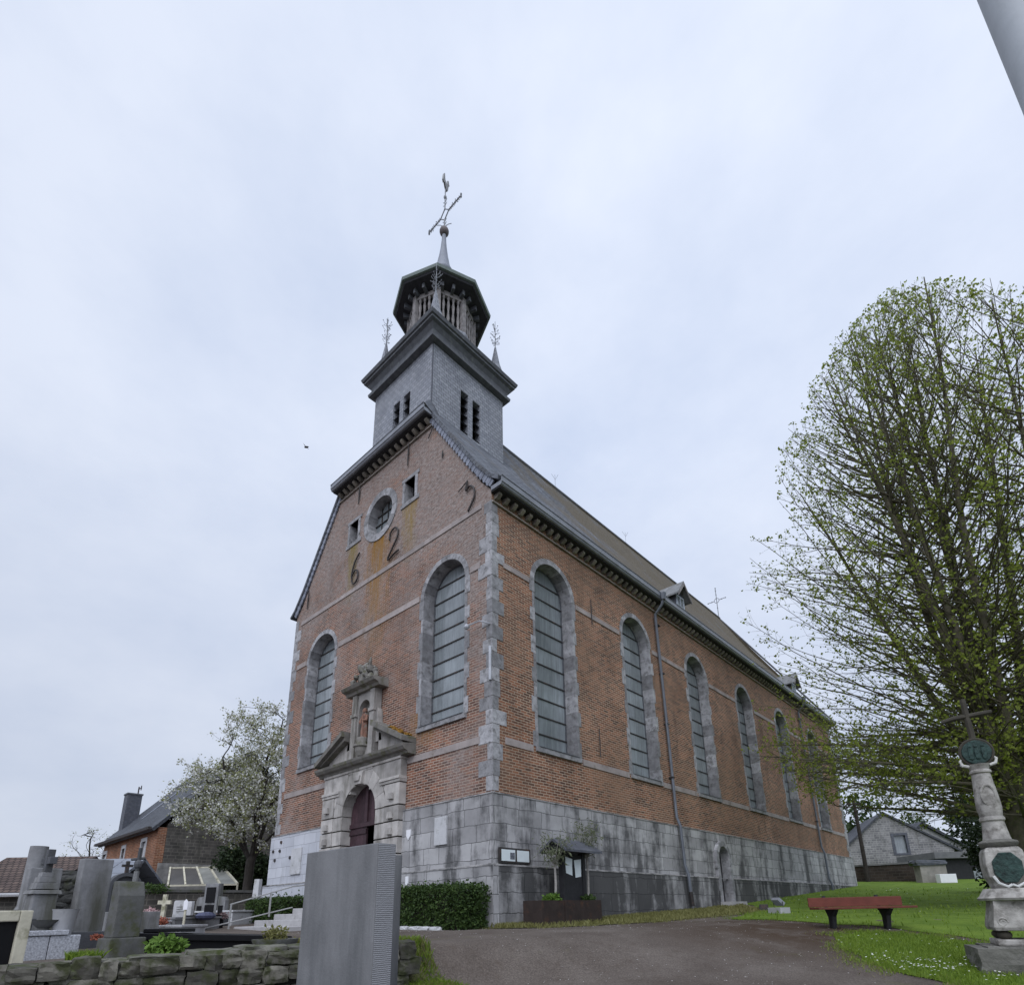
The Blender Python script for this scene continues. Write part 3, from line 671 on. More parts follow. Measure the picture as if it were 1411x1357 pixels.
def voussoirs(mb, f, xc, zc, r0, r1, n, d0, d1, a0=0.0, a1=math.pi):
    for k in range(n):
        t0, t1 = a0 + (a1 - a0) * k / n + .004, a0 + (a1 - a0) * (k + 1) / n - .004; m = 4
        ang = [t0 + (t1 - t0) * j / m for j in range(m + 1)]
        mb.prism([(xc + r1 * math.cos(t), zc + r1 * math.sin(t)) for t in ang] + [(xc + r0 * math.cos(t), zc + r0 * math.sin(t)) for t in ang[::-1]], f, d0, d1)
def church_window(f, xc, z0, hw, spr, nb, seed, sill_broken=False):
    r = random.Random(seed); mb = MB()
    for sgn in (-1, 1):
        z = z0; i = r.randrange(2)
        while z < spr - .01:
            hh = min(r.uniform(0.34, 0.52), spr - z)
            if spr - z - hh < .2: hh = spr - z
            e = (0.10 if i % 2 else 0.18) * r.uniform(.85, 1.15)
            a, b = xc + sgn * hw, xc + sgn * (hw + e)
            mb.prism([(a, z + .002), (b, z + .002), (b, z + hh - .002), (a, z + hh - .002)], f, 0.012 + r.uniform(-.005, .005), -0.56); z += hh; i += 1
    voussoirs(mb, f, xc, spr, hw, hw + .155, 11, 0.014, -0.56)
    o = cpart(mb, 'window', M['stone'])
    mb = MB(); mb.prism([(xc - hw - .10, z0 - .12), (xc + hw + .10, z0 - .12), (xc + hw + .10, z0 - .002), (xc - hw - .10, z0 - .002)], f, 0.06, -0.56)
    cpart(mb, 'sill', M['stone'], o)
    # sloping dark lead flashing on the sill
    mb = MB(); mb.prism([(0.075, z0 + .004), (0.075, z0 + .02), (-.36, z0 + .10), (-.36, z0 + .004)], (lambda p, q, s: Vector((s, -p, q))) if f is FAC else (lambda p, q, s: Vector((p, s, q))), xc - hw + .004, xc + hw - .004)
    cpart(mb, 'sill_flashing', M['lead'], o)
    # overlapping glazing sheets, one between each pair of saddle bars
    mb = MB(); top = spr + hw; step = (top - z0) / nb
    def half(z): return hw if z <= spr else math.sqrt(max(0, hw * hw - (z - spr) ** 2))
    for k in range(nb):
        za, zb = z0 + .02 + step * k, z0 + .02 + step * (k + 1) - .002; m = 8
        zz = [za + (zb - za) * j / m for j in range(m + 1)]; zz = [min(z, top - .004) for z in zz]
        tl = r.uniform(-.006, .006)
        Lp = [(xc - half(z), z) for z in zz]; Rp = [(xc + half(z), z) for z in zz]
        vs = [f(p[0], p[1], -0.37 + 0.012 * (p[1] - za) / step + tl * (p[0] - xc)) for p in Lp] + [f(p[0], p[1], -0.37 + 0.012 * (p[1] - za) / step + tl * (p[0] - xc)) for p in Rp[::-1]]
        mb.face(vs)
    cpart(mb, 'glass', M['glass'], o)
    mb = MB()
    for k in range(1, nb):
        z = z0 + .02 + step * k; e = half(z) - .01
        mb.prism([(xc - e, z - .016), (xc + e, z - .016), (xc + e, z + .016), (xc - e, z + .016)], f, -0.335, -0.40)
    cpart(mb, 'glazing_bars', M['iron'], o)
    mb = MB(); fo, fi = arch(xc, hw - .002, z0 + .012, spr), arch(xc, hw - .05, z0 + .06, spr)
    mb.plate(fo, [fi], f, -0.345, -0.40); cpart(mb, 'window_frame', M['lead'], o)
    return o
for i, (c, z) in enumerate(SW): church_window(SID, c, z, HW, SPR, 11, 20 + i)
for i, (c, z) in enumerate(FWN): church_window(FAC, c, z, HWF, SPRF, 10, 40 + i)
# round window
mb = MB(); voussoirs(mb, FAC, OC[0], OC[1], 0.66, 0.90, 14, 0.03, -0.55, 0, 2 * math.pi); ow = cpart(mb, 'round_window', M['stone'])
mb = MB(); mb.prism(circ(OC[0], OC[1], 0.665), FAC, -0.30, -0.32); cpart(mb, 'glass', M['glass'], ow)
mb = MB()
for t in (-.33, 0, .33):
    e = math.sqrt(.66 ** 2 - t * t)
    mb.prism([(OC[0] + t - .014, OC[1] - e), (OC[0] + t + .014, OC[1] - e), (OC[0] + t + .014, OC[1] + e), (OC[0] + t - .014, OC[1] + e)], FAC, -.27, -.299)
    mb.prism([(OC[0] - e, OC[1] + t - .014), (OC[0] + e, OC[1] + t - .014), (OC[0] + e, OC[1] + t + .014), (OC[0] - e, OC[1] + t + .014)], FAC, -.26, -.295)
cpart(mb, 'glazing_bars', M['iron'], ow)
for a, b, z0, z1 in SQ:
    mb = MB()
    mb.prism([(a - .16, z0 - .14), (b + .22, z0 - .14), (b + .22, z0), (a - .16, z0)], FAC, .03, -.5)
    mb.prism([(a - .14, z1), (b + .2, z1), (b + .2, z1 + .12), (a - .14, z1 + .12)], FAC, .028, -.5)
    mb.prism([(b, z0 + .002), (b + .12, z0 + .002), (b + .12, z1 - .002), (b, z1 - .002)], FAC, .022, -.5); mb.prism([(a - .10, z0 + .002), (a, z0 + .002), (a, z1 - .002), (a - .10, z1 - .002)], FAC, .022, -.5)
    o = cpart(mb, 'small_window', M['stone'])
    mb = MB(); mb.prism([(a, z0), (b, z0), (b, z1), (a, z1)], FAC, -.30, -.33); cpart(mb, 'opening_back', M['black'], o)  # black sheet set back inside the opening
# wrought iron date and wall anchors
def ironline(pts, name, f=FAC, r=0.028):
    mb = MB(); n = len(pts); mb.tube([f(p[0], p[1], 0.05) for p in pts], [r * (0.55 if i in (0, n - 1) else 1) for i in range(n)], 5); return cpart(mb, name, M['iron'])
def sm(pts, k=6):
    out = []
    P = [Vector(p) for p in pts]; P = [P[0]] + P + [P[-1]]
    for i in range(1, len(P) - 2):
        for j in range(k):
            t = j / k; a, b, c, d_ = P[i - 1], P[i], P[i + 1], P[i + 2]
            out.append(0.5 * ((2 * b) + (-a + c) * t + (2 * a - 5 * b + 4 * c - d_) * t * t + (-a + 3 * b - 3 * c + d_) * t ** 3))
    out.append(P[-2]); return out
ironline(sm([(-6.02, 11.28), (-6.28, 11.02), (-6.42, 10.62), (-6.36, 10.30), (-6.20, 10.22), (-6.06, 10.36), (-6.08, 10.62), (-6.24, 10.70), (-6.38, 10.58)]), 'date_numeral')
ironline(sm([(-4.38, 10.92), (-4.34, 11.16), (-4.14, 11.26), (-3.96, 11.12), (-3.98, 10.86), (-4.20, 10.58), (-4.42, 10.30), (-4.30, 10.26), (-4.08, 10.34), (-3.86, 10.36)]), 'date_numeral')
ironline(sm([(-0.86, 11.10), (-0.92, 10.80), (-0.78, 10.86), (-0.62, 10.72), (-0.60, 10.42), (-0.78, 10.16), (-0.84, 10.10)]), 'date_numeral')
ironline([(-0.86, 11.08), (-1.22, 10.92)], 'wall_anchor')
for x, z0, z1 in ((-3.62, 13.24, 14.10), (-6.33, 13.30, 14.12), (-9.28, 10.46, 11.2), (-1.95, 12.5, 12.75)): ironline([(x, z0), (x + .01, (z0 + z1) / 2), (x + .02, z1)], 'wall_anchor')
ironline([(-2.62, 13.62), (-2.40, 13.95)], 'wall_anchor')
for y, z0, z1 in ((4.10, 8.02, 8.85), (4.14, 4.0, 4.82)): ironline([(y, z0), (y, z1)], 'wall_anchor', SID)

# cornices with modillions
def cornice(name, f3, a0, a1, z):
    """f3(along, out, z)"""
    mb = MB()
    mb.prism([(0, z + .02), (.06, z + .02), (.06, z + .06), (.03, z + .09), (0, z + .09)], lambda p, q, s: f3(s, p, q), a0, a1)
    o = cpart(mb, name, plain('cornice_stone', (0.24, 0.215, 0.19), 0.9, 0.35, 3, island=.2, stain=(0.1, 0.1, 0.07)))
    n = int(abs(a1 - a0) / 0.295); e = (a1 - a0) / n
    for i in range(n):
        s = a0 + e * (i + .5); mb = MB(); mb.prism([(0, z + .15), (.08, z + .16), (.19, z + .23), (.19, z + .295), (0, z + .295)], lambda p, q, k: f3(k, p, q), s - .055, s + .055)
        cpart(mb, 'bracket', M['bracket'], o)
    mb = MB(); mb.prism([(0, z + .302), (.31, z + .302), (.31, z + .34), (0, z + .34)], lambda p, q, k: f3(k, p, q), a0 - .02, a1 + .02); cpart(mb, 'soffit', M['soffit'], o)
    mb = MB(); mb.prism([(.02, z + .342), (.36, z + .342), (.39, z + .37), (.39, z + .40), (.42, z + .42), (.42, z + .57), (.38, z + .57), (.38, z + .46), (.02, z + .46)], lambda p, q, k: f3(k, p, q), a0 - .04, a1 + .04); cpart(mb, 'gutter', M['zinc'], o)
    mb = MB(); mb.prism([(.375, z + .572), (.432, z + .572), (.432, z + .595), (.375, z + .595)], lambda p, q, k: f3(k, p, q), a0 - .05, a1 + .05); cpart(mb, 'gutter_lip', M['lead'], o)
    return o
cornice('eaves_cornice', lambda s, p, q: Vector((p, s, q)), 0.0, LCH + .1, 9.94)
cornice('eaves_cornice', lambda s, p, q: Vector((s, -p, q)), -7.60, -2.47, 14.00)
# roof
RX, RZ, YH0, YH1 = -5.035, 18.72, 2.15, 26.7
sl = (RZ - 14.56) / (RX + 2.40) * -1
def roofface(mb, pts, t=0.10):
    n = (Vector(pts[1]) - Vector(pts[0])).cross(Vector(pts[2]) - Vector(pts[0])).normalized()
    if n.z < 0: n = -n
    a = [mb.bm.verts.new(p) for p in pts]; b = [mb.bm.verts.new(Vector(p) - n * t) for p in pts]
    mb.bm.faces.new(a); mb.bm.faces.new(b[::-1]); m = len(pts)
    for i in range(m): mb.bm.faces.new((a[i], b[i], b[(i + 1) % m], a[(i + 1) % m]))
mb = MB(); YV = -0.10
for sgn in (1, -1):
    X = lambda d: RX + sgn * (d - RX)
    roofface(mb, [(X(-.42), YV, 11.38), (X(-.42), LCH + .1, 11.38), (X(-3.30), YH1 + .75, 15.62), (X(-3.30), .9, 15.62), (X(-2.40), -.10, 14.42), (X(-2.40), YV, 14.42)])
    roofface(mb, [(X(-3.30), .9, 15.62), (X(-3.30), YH1 + .75, 15.62), (X(RX), YH1, RZ), (X(RX), YH0, RZ)])
    roofface(mb, [(X(-2.40), -.10, 14.42), (X(-3.30), .9, 15.62), (X(RX), YH0, RZ), (X(-2.40), -.40, 14.57)])
    roofface(mb, [(X(.10), YV, 10.72), (X(.10), LCH + .3, 10.72), (X(-.42), LCH + .1, 11.38), (X(-.42), YV, 11.38)])
    roofface(mb, [(X(.37), YV, 10.52), (X(.37), LCH + .45, 10.52), (X(.10), LCH + .3, 10.72), (X(.10), YV, 10.72)])
roofface(mb, [(-7.67, -.40, 14.57), (-2.40, -.40, 14.57), (RX, YH0, RZ)])
roofface(mb, [(-.42, LCH + .1, 11.38), (-WCH + .42, LCH + .1, 11.38), (RX, YH1, RZ)])
roof = cpart(mb, 'roof', M['roof'])
# pale slate strips dressed over the verges
for sgn in (1, -1):
    mb = MB(); X = lambda d: RX + sgn * (d - RX)
    path = [(.14, 10.52), (-.42, 11.26), (-2.46, 14.40)]
    for (xa, za), (xb, zb) in zip(path, path[1:]):
        n = max(1, int(math.hypot(xb - xa, zb - za) / .10)); 
        for i in range(n):
            t0, t1 = i / n, (i + 1) / n; nx_, nz_ = -(zb - za), (xb - xa); l_ = math.hypot(nx_, nz_); nx_, nz_ = nx_ / l_, nz_ / l_
            if nz_ > 0: nx_, nz_ = -nx_, -nz_
            wd_ = .20 + .03 * (i % 2) if xb < 0 else .13
            q = [(xa + (xb - xa) * t0, za + (zb - za) * t0), (xa + (xb - xa) * t1, za + (zb - za) * t1)]
            q += [(q[1][0] + nx_ * wd_ + .02, q[1][1] + nz_ * wd_), (q[0][0] + nx_ * wd_ + .02, q[0][1] + nz_ * wd_)]
            mb.prism([(X(a), b) for a, b in q], FAC, .055 + .01 * (i % 2), .012)
    cpart(mb, 'verge', plain('verge_slate', (0.20, 0.215, 0.26), .6, .15, 5, island=.25), roof)
mb = MB(); mb.tube([(RX, 4.0, RZ + .01), (RX, YH1 + .05, RZ + .01)], .09, 8); mb.tube([(RX, YH1, RZ), (.2, LCH + .35, 10.75)], .06, 6); cpart(mb, 'ridge_capping', M['lead'], roof)
# dormers
def dormer(yc):
    xf = -.40; hw = .36; zb, ze, zp = 11.15, 12.02, 12.62
    mb = MB(); mb.prism([(yc - hw, zb - .3), (yc + hw, zb - .3), (yc + hw, ze), (yc, zp - .06), (yc - hw, ze)], SID, xf, -1.25)
    o = cpart(mb, 'dormer', M['slate_dark'])
    mb = MB()
    for s in (-1, 1):
        a, b = (yc, zp), (yc + s * (hw + .22), ze - .10)
        mb.prism([a, b, (b[0], b[1] - .07), (a[0], a[1] - .09)], SID, xf + .26, -1.5)
    cpart(mb, 'dormer_roof', plain('mossy_dormer_slate', (0.19, 0.195, 0.20), .7, .3, 4, stain=(.10, .095, .075)), o)
    mb = MB()
    for s in (-1, 1):
        a, b = (yc, zp - .06), (yc + s * (hw + .2), ze - .15)
        mb.prism([a, b, (b[0], b[1] - .10), (a[0], a[1] - .13)], SID, xf + .275, xf + .235)
    cpart(mb, 'bargeboard', M['timber_grey'], o)
    mb = MB(); mb.prism([(yc - .27, 11.2), (yc + .27, 11.2), (yc + .27, 11.95), (yc - .27, 11.95)], SID, xf + .012, xf - .02); w_ = cpart(mb, 'dormer_window', M['glass'], o)
    mb = MB(); mb.plate([(yc - .32, 11.12), (yc + .32, 11.12), (yc + .32, 12.0), (yc - .32, 12.0)], [[(yc - .25, 11.2), (yc - .02, 11.2), (yc - .02, 11.93), (yc - .25, 11.93)], [(yc + .02, 11.2), (yc + .25, 11.2), (yc + .25, 11.93), (yc + .02, 11.93)]], SID, xf + .04, xf + .002)
    cpart(mb, 'dormer_frame', plain('pale_blue_grey_paint', (.42, .46, .52), .6, .1, 5), o)
dormer(11.05); dormer(24.4)
# cross on the rear of the ridge
def bar(mb, a, b, r, n=5): mb.tube([a, b], r, n)
mb = MB(); c0 = Vector((RX, YH1, RZ)); bar(mb, c0, c0 + Vector((0, 0, 2.3)), .028)
cz = c0 + Vector((0, 0, 1.35)); bar(mb, cz + Vector((-.62, 0, 0)), cz + Vector((-.16, 0, 0)), .024); bar(mb, cz + Vector((.16, 0, 0)), cz + Vector((.62, 0, 0)), .024)
mb.tube([cz + Vector((math.cos(a) * .17, 0, math.sin(a) * .17)) for a in np.linspace(0, 2 * math.pi, 15)], .02, 5)
for p in (.35, .62): [mb.sphere(cz + Vector((s * p, 0, 0)), .045, 6) for s in (-1, 1)]
for p in (-.55, .45, .75, .95): mb.sphere(cz + Vector((0, 0, p)), .045, 6)
cpart(mb, 'ridge_cross', M['iron_pale'])
# drainpipes
def drainpipe(y, lean):
    mb = MB(); o_ = 0.0
    pts = [(.46, y, 10.30), (.40, y, 10.10), (.10, y, 9.80), (.10, y + lean * .3, 6), (.10, y + lean * .5, 2.75), (.19, y + lean * .55, 2.45), (.19, y + lean * .7, 1.25), (.27, y + lean * .75, .95), (.27, y + lean * .85, .45)]
    mb.tube(pts, .050, 8); o = cpart(mb, 'drainpipe', M['pipe'], smooth=True)
    mb = MB(); mb.tube([(.27, y + lean * .85, .46), (.27, y + lean, -.2 + .03 * y)], .062, 8); cpart(mb, 'cast_iron_shoe', M['iron'], o)
    for z in (9.4, 7.6, 5.8, 4.0): mb = MB(); mb.box(.0, .16, y + lean * .4 - .065, y + lean * .4 + .065, z, z + .04); cpart(mb, 'pipe_bracket', M['iron'], o)
    mb = MB(); mb.lathe([(.09, 0), (.13, .22), (.13, .26)], 8, (.46, y, 10.24)); cpart(mb, 'hopper', M['pipe'], o)
drainpipe(7.92, .35); drainpipe(22.75, .4)
# side door
mb = MB(); voussoirs(mb, SID, SDY, SDSP, SDHW, SDHW + .17, 7, .19, -.5)
for s in (-1, 1):
    z = SDZ0
    for k in range(4):
        hh = (SDSP - SDZ0) / 4; a, b = SDY + s * SDHW, SDY + s * (SDHW + .17 + .05 * (k % 2)); mb.prism([(a, z + .002), (b, z + .002), (b, z + hh - .002), (a, z + hh - .002)], SID, .19, -.5); z += hh
sdoor = cpart(mb, 'side_door', M['stone'])
mb = MB(); mb.prism(arch(SDY, SDHW, SDZ0, SDSP), SID, -.12, -.17); cpart(mb, 'door_leaf', M['door_dark'], sdoor)
mb = MB(); mb.box(.0, .55, SDY - .62, SDY + .62, -.3, SDZ0 + .02); cpart(mb, 'doorstep', M['step_stone'], sdoor)

# ---- portal
PF = -.20
mb = MB(); rows = [DZ0, .60, 1.00, 1.41, 1.82, 2.22, DSP, 3.20]; rr = random.Random(9)
mb.box(PX0 - .12, PX1 + .05, PF + .01, -.002, -.3, DZ0 - .003)
for s in (-1, 1):
    xin, xout = DOORX + s * DHW, (PX1 if s > 0 else PX0)
    xm = xout - s * .62
    for k in range(len(rows) - 1):
        z0, z1 = rows[k] + .017, rows[k + 1] - .017
        for a, b, dd in ((xin, (xin + xm) / 2 - .004 * s, 0), ((xin + xm) / 2 + .004 * s, xm - .004 * s, .0), (xm + .004 * s, xout, .02)):
            a, b = min(a, b), max(a, b)
            if z1 > DSP + .05 and abs((a if s > 0 else b) - DOORX) < DHW + .3 and dd == 0: continue
            mb.box(a, b, PF - dd, (.55 if dd == 0 and abs((a if s > 0 else b) - xin) < .01 else -.002), z0, z1)
            if b - a > .25 and dd == 0.02 or (b - a > .25 and k % 1 == 0): # projecting diamond boss
                cx, cz_ = (a + b) / 2, (z0 + z1) / 2 - .05; g = .10
                mb.box(cx - g, cx + g, PF - dd - .075, PF - dd, cz_ - .085, cz_ + .085, taper=.75)
portal = cpart(mb, 'portal', M['portal'], bevel=.006)
mb = MB()   # dark joint backing
mb.box(DOORX + DHW + .02, PX1 - .03, PF + .03, -.004, DZ0, 3.2); cpart(mb, 'portal_core', M['mortar'], portal); mb = MB(); mb.box(PX0 + .03, DOORX - DHW - .02, PF + .03, -.004, DZ0, 3.2); cpart(mb, 'portal_core', M['mortar'], portal)
mb = MB(); voussoirs(mb, FAC, DOORX, DSP, DHW, DHW + .42, 9, -PF + .012, -.55)
for s in (-1, 1):
    mb.plate([(DOORX + s * 1.0, DSP + .75), (DOORX + s * 1.25, DSP + .25), (DOORX + s * 1.26, 3.2), (DOORX + s * .45, 3.2), (DOORX + s * .45, DSP + 1.13)], [], FAC, -PF - .004, .004)
cpart(mb, 'door_arch', M['portal'], portal, bevel=.004)
mb = MB(); mb.prism([(DOORX - .16, DSP + DHW - .03), (DOORX + .16, DSP + DHW - .03), (DOORX + .23, 3.74), (DOORX - .23, 3.74)], FAC, -PF + .09, .1); mb.prism([(DOORX - .12, DSP + DHW + .06), (DOORX + .12, DSP + DHW + .06), (DOORX + .15, 3.62), (DOORX - .15, 3.62)], FAC, -PF + .13, .1); cpart(mb, 'keystone', M['portal'], portal, bevel=.012)
mb = MB()
for z0, z1, d_ in ((3.205, 3.28, .035), (3.283, 3.36, .06)):
    for s in (-1, 1):
        a, b = sorted((DOORX + s * .98, PX1 + .02 if s > 0 else PX0 - .02)); mb.box(a, b, PF - d_, -.003, z0, z1)
mb.box(PX0, DOORX - .6, PF, -.003, 3.363, 3.80); mb.box(DOORX - .596, DOORX + .596, PF - .02, -.003, 3.745, 3.80); mb.box(DOORX - .596, DOORX - .2, PF - .005, -.003, 3.363, 3.742); mb.box(DOORX + .2, DOORX + .596, PF - .005, -.003, 3.363, 3.742); mb.box(DOORX + .6, PX1, PF, -.003, 3.363, 3.80)
mb.box(PX0 - .01, PX1 + .01, PF - .035, -.003, 3.803, 3.87)
cpart(mb, 'entablature', M['portal'], portal, bevel=.006)
mb = MB()
prof = [(0, 3.873), (.24, 3.873), (.27, 3.93), (.36, 3.96), (.42, 4.03), (.44, 4.10), (.10, 4.16), (0, 4.16)]
mb.prism(prof, lambda p, q, s: Vector((s, -p, q)), PX0 - .24, PX1 + .34)
cpart(mb, 'portal_cornice', M['portal_dark'], portal)
for s in (-1, 1):   # broken pediment halves
    x0 = PX1 + .34 if s > 0 else PX0 - .24; x1 = DOORX + s * .66
    x1 = DOORX + s * .72; zi = 4.92
    mb = MB(); e = (x1 - x0)
    mb.prism([(x0, 4.165), (x0, 4.30), (x1, zi + .12), (x1, zi - .04)], FAC, .46, 0); mb.prism([(x0 + .10 * e, 4.165 + .03), (x0 + .12 * e, 4.26), (x1, zi - .045), (x1, zi - .16)], FAC, .34, 0)
    o = cpart(mb, 'pediment', M['portal_dark'], portal)
    mb = MB(); mb.prism([(x0 + .25 * e, 4.163), (x1, 4.163), (x1, zi - .17), (x0 + .25 * e, 4.32)], FAC, .16, 0); cpart(mb, 'tympanum', M['portal'], portal)
mb = MB()  # lichen cushions on the right hand pediment
for k in range(26):
    t = rr.random(); x = PX1 + .30 - t * 1.0; z = 4.30 + t * .50
    mb.rock((x, -rr.uniform(.02, .34), z + .03), (rr.uniform(.06, .14), rr.uniform(.06, .14), rr.uniform(.04, .09)), rr.random() * 3, .2, 2, .3, k)
cpart(mb, 'lichen_cushion', M['lichen'], portal)
# niche with statue
NX = -4.93; mb = MB()
niche_o = [(NX - .56, 4.16), (NX + .56, 4.16), (NX + .56, 6.08), (NX - .56, 6.08)]
mb.plate(niche_o, [arch(NX, .27, 4.45, 5.58, 10)], FAC, .20, .02)
for s in (-1, 1):
    a, b = sorted((NX + s * .34, NX + s * .55)); mb.box(a, b, -.26, -.201, 4.17, 5.40); mb.box(a - .03, b + .03, -.29, -.201, 5.403, 5.50); mb.box(a, b, -.26, -.201, 5.503, 6.07)
    # side scroll
    mb.prism([(NX + s * .56, 4.5), (NX + s * .86, 4.5), (NX + s * .80, 4.75), (NX + s * .66, 5.0), (NX + s * .62, 5.4), (NX + s * .56, 5.5)], FAC, .16, .002)
niche = cpart(mb, 'niche', M['portal'], portal, bevel=.006)
mb = MB(); mb.prism(arch(NX, .28, 4.44, 5.58), FAC, .019, -.02); cpart(mb, 'niche_back', M['portal_dark'], portal)
mb = MB(); mb.prism([(0, 6.085), (.30, 6.085), (.34, 6.16), (.46, 6.20), (.52, 6.28), (.10, 6.34), (0, 6.34)], lambda p, q, s: Vector((s, -p, q)), NX - .82, NX + .82); cpart(mb, 'niche_cornice', M['portal_dark'], portal)
mb = MB()  # carved crest: scrolls and leaves round a shield
rr = random.Random(12)
mb.rock((NX, -.22, 6.62), (.42, .22, .60), 0, .14, 4, .6, 3)
for k in range(30):
    a = rr.uniform(0, math.pi); q = rr.uniform(.25, 1); mb.rock((NX + math.cos(a) * .62 * q, -.20 - rr.random() * .12, 6.36 + math.sin(a) * .62 * q * (1 - .35 * abs(math.cos(a)))), (rr.uniform(.10, .2), .16, rr.uniform(.10, .22)), rr.random(), .22, 2, .4, k)
for s in (-1, 1):
    mb.tube([(NX + s * (.30 + .22 * math.cos(t)), -.26, 6.50 + .16 * math.sin(t)) for t in np.linspace(-1.5, 3.6, 14)], np.linspace(.06, .03, 14), 6)
mb.tube([(NX + .10, -.2, 6.8), (NX + .16, -.2, 7.02), (NX + .18, -.2, 7.12)], [.06, .05, .02], 6)
cpart(mb, 'carved_crest', M['portal_dark'], portal)
mb = MB()  # statue: robed figure on a bracket
mb.lathe([(.12, 4.72), (.13, 4.9), (.105, 5.1), (.115, 5.26), (.135, 5.36), (.06, 5.43), (.045, 5.46)], 12, (NX, -.16, 0), sy=.75)
mb.sphere((NX, -.17, 5.53), .075, 10, (.9, 1, 1.15))
mb.tube([(NX - .12, -.17, 5.36), (NX - .15, -.22, 5.20), (NX - .05, -.28, 5.15)], [.045, .04, .03], 7); mb.tube([(NX + .12, -.17, 5.36), (NX + .16, -.22, 5.20), (NX + .06, -.28, 5.22)], [.045, .04, .03], 7)
mb.tube([(NX + .10, -.28, 4.75), (NX + .07, -.29, 5.5)], .014, 5)
cpart(mb, 'statue', plain('reddish_statue_stone', (.24, .13, .095), .9, .4, 9, stain=(.2, .19, .17)), portal, smooth=True)
mb = MB(); mb.lathe([(.03, 4.14), (.12, 4.2), (.18, 4.32), (.20, 4.42), (.25, 4.45), (.25, 4.50), (.17, 4.52), (.17, 4.70), (.14, 4.72)], 14, (NX, -.20, 0)); cpart(mb, 'statue_bracket', M['portal_dark'], portal)
# door leaves: left one shut, right one folded back inside, boards above the transom
mb = MB(); n = 5; yb = .10
for i in range(n): mb.box(DOORX - DHW + i * DHW / n + .003, DOORX - DHW + (i + 1) * DHW / n - .003, yb, yb + .05, DZ0, 2.28)
mb.box(DOORX - DHW, DOORX, yb - .03, yb - .002, 2.10, 2.22); mb.box(DOORX - DHW, DOORX, yb - .03, yb - .002, .30, .46)
cpart(mb, 'door_leaf', M['door'], portal)
mb = MB(); mb.box(DOORX - DHW, DOORX + DHW, yb - .04, yb + .06, 2.285, 2.40); mb.box(DOORX - .05, DOORX + .05, yb - .05, yb + .06, 2.403, DSP + DHW)
for i in range(10):
    x0 = DOORX - DHW + i * DHW / 5; xc_ = x0 + DHW / 10; mb.box(x0 + .003, x0 + DHW / 5 - .003, yb, yb + .05, 2.403, DSP + math.sqrt(max(.01, DHW ** 2 - (xc_ - DOORX) ** 2)) + .05)
cpart(mb, 'door_fanlight_panel', M['door'], portal)
mb = MB(); mb.box(DOORX + DHW + .07, DOORX + DHW + .125, .66, 1.45, DZ0, 2.28); cpart(mb, 'door_leaf', M['door'], portal, 'open door leaf folded back into the dark porch')
# perron
mb = MB()
for k in range(4):
    y0 = -1.15 - .48 * k; z1 = DZ0 - .01 - .135 * k
    mb.box(-6.2 + .0 * k, -3.6 - .0 * k, y0 if k else -1.15, (-.165 if k == 0 else y0 + .478), -.7, z1)
cpart(mb, 'steps', M['step_stone'], bevel=.012)
mb = MB()
rl = [(-6.22, -2.75, -.05), (-6.22, -.9, .20)]
for (x, y, zb_) in ((-6.22, -2.70, -.28), (-6.22, -1.75, 0.0), (-6.22, -.7, .2)):
    mb.box(x - .016, x + .016, y - .016, y + .016, zb_, zb_ + (.58 if y < -2 else .60 if y < -1 else .63))
mb.tube([(-6.22, -2.72, .30), (-6.22, -1.2, .74), (-6.22, -.3, .86)], .017, 6); mb.tube([(-6.22, -3.5, -.28), (-6.22, -2.72, -.12), (-6.22, -1.15, .22)], .017, 6)
rail = cpart(mb, 'handrail', plain('galvanised_rail', (.30, .30, .295), .6, .12, 4))
# conduit and bracket on the corner
mb = MB(); mb.tube([(-.02, -.05, 5.10), (-.02, -.05, 5.95)], .035, 8); cpart(mb, 'pale_conduit', M['zinc_pale'])
mb = MB(); mb.tube([(-.05, -.03, 6.55), (-.20, -.22, 6.60), (-.55, -.28, 6.58)], .02, 5); mb.sphere((-.58, -.28, 6.56), .07, 8); cpart(mb, 'bracket_lamp', M['zinc_pale'])
# twigs of lightning conductor along the ridge
mb = MB()
for y in (9.2, 15.2): mb.tube([(RX, y, RZ), (RX, y, RZ + .8)], .007, 4); mb.tube([(RX, y, RZ + .5), (RX + .12, y + .1, RZ + .8)], .006, 4); mb.tube([(RX, y, RZ + .55), (RX - .12, y - .1, RZ + .85)], .006, 4)
cpart(mb, 'lightning_rod', M['iron_pale'])

# ---- tower
TX0, TX1, TY0, TY1 = -6.72, -3.35, .58, 3.95; TCX, TCY = -5.035, 2.265
TS = 18.56
def band_ring(mb, prof, closed_top=True):
    """square ring profile: list of (overhang, z)"""
    rings = []
    for d_, z in prof: rings.append([mb.bm.verts.new(p) for p in ((TX0 - d_, TY0 - d_, z), (TX1 + d_, TY0 - d_, z), (TX1 + d_, TY1 + d_, z), (TX0 - d_, TY1 + d_, z))])
    for a, b in zip(rings, rings[1:]):
        for k in range(4): mb.bm.faces.new((a[k], a[(k + 1) % 4], b[(k + 1) % 4], b[k]))
    mb.bm.faces.new(rings[0][::-1]); mb.bm.faces.new(rings[-1])
LV = [(1.84, 2.20, 15.76, 17.52), (2.41, 2.77, 15.78, 17.50)]; LVF = [(-5.50, -5.13, 15.6, 17.36), (-4.91, -4.54, 15.6, 17.36)]
mb = MB()
TSID = lambda a, b, d_: Vector((TX1 + d_, a, b)); TFAC = lambda a, b, d_: Vector((a, TY0 - d_, b))
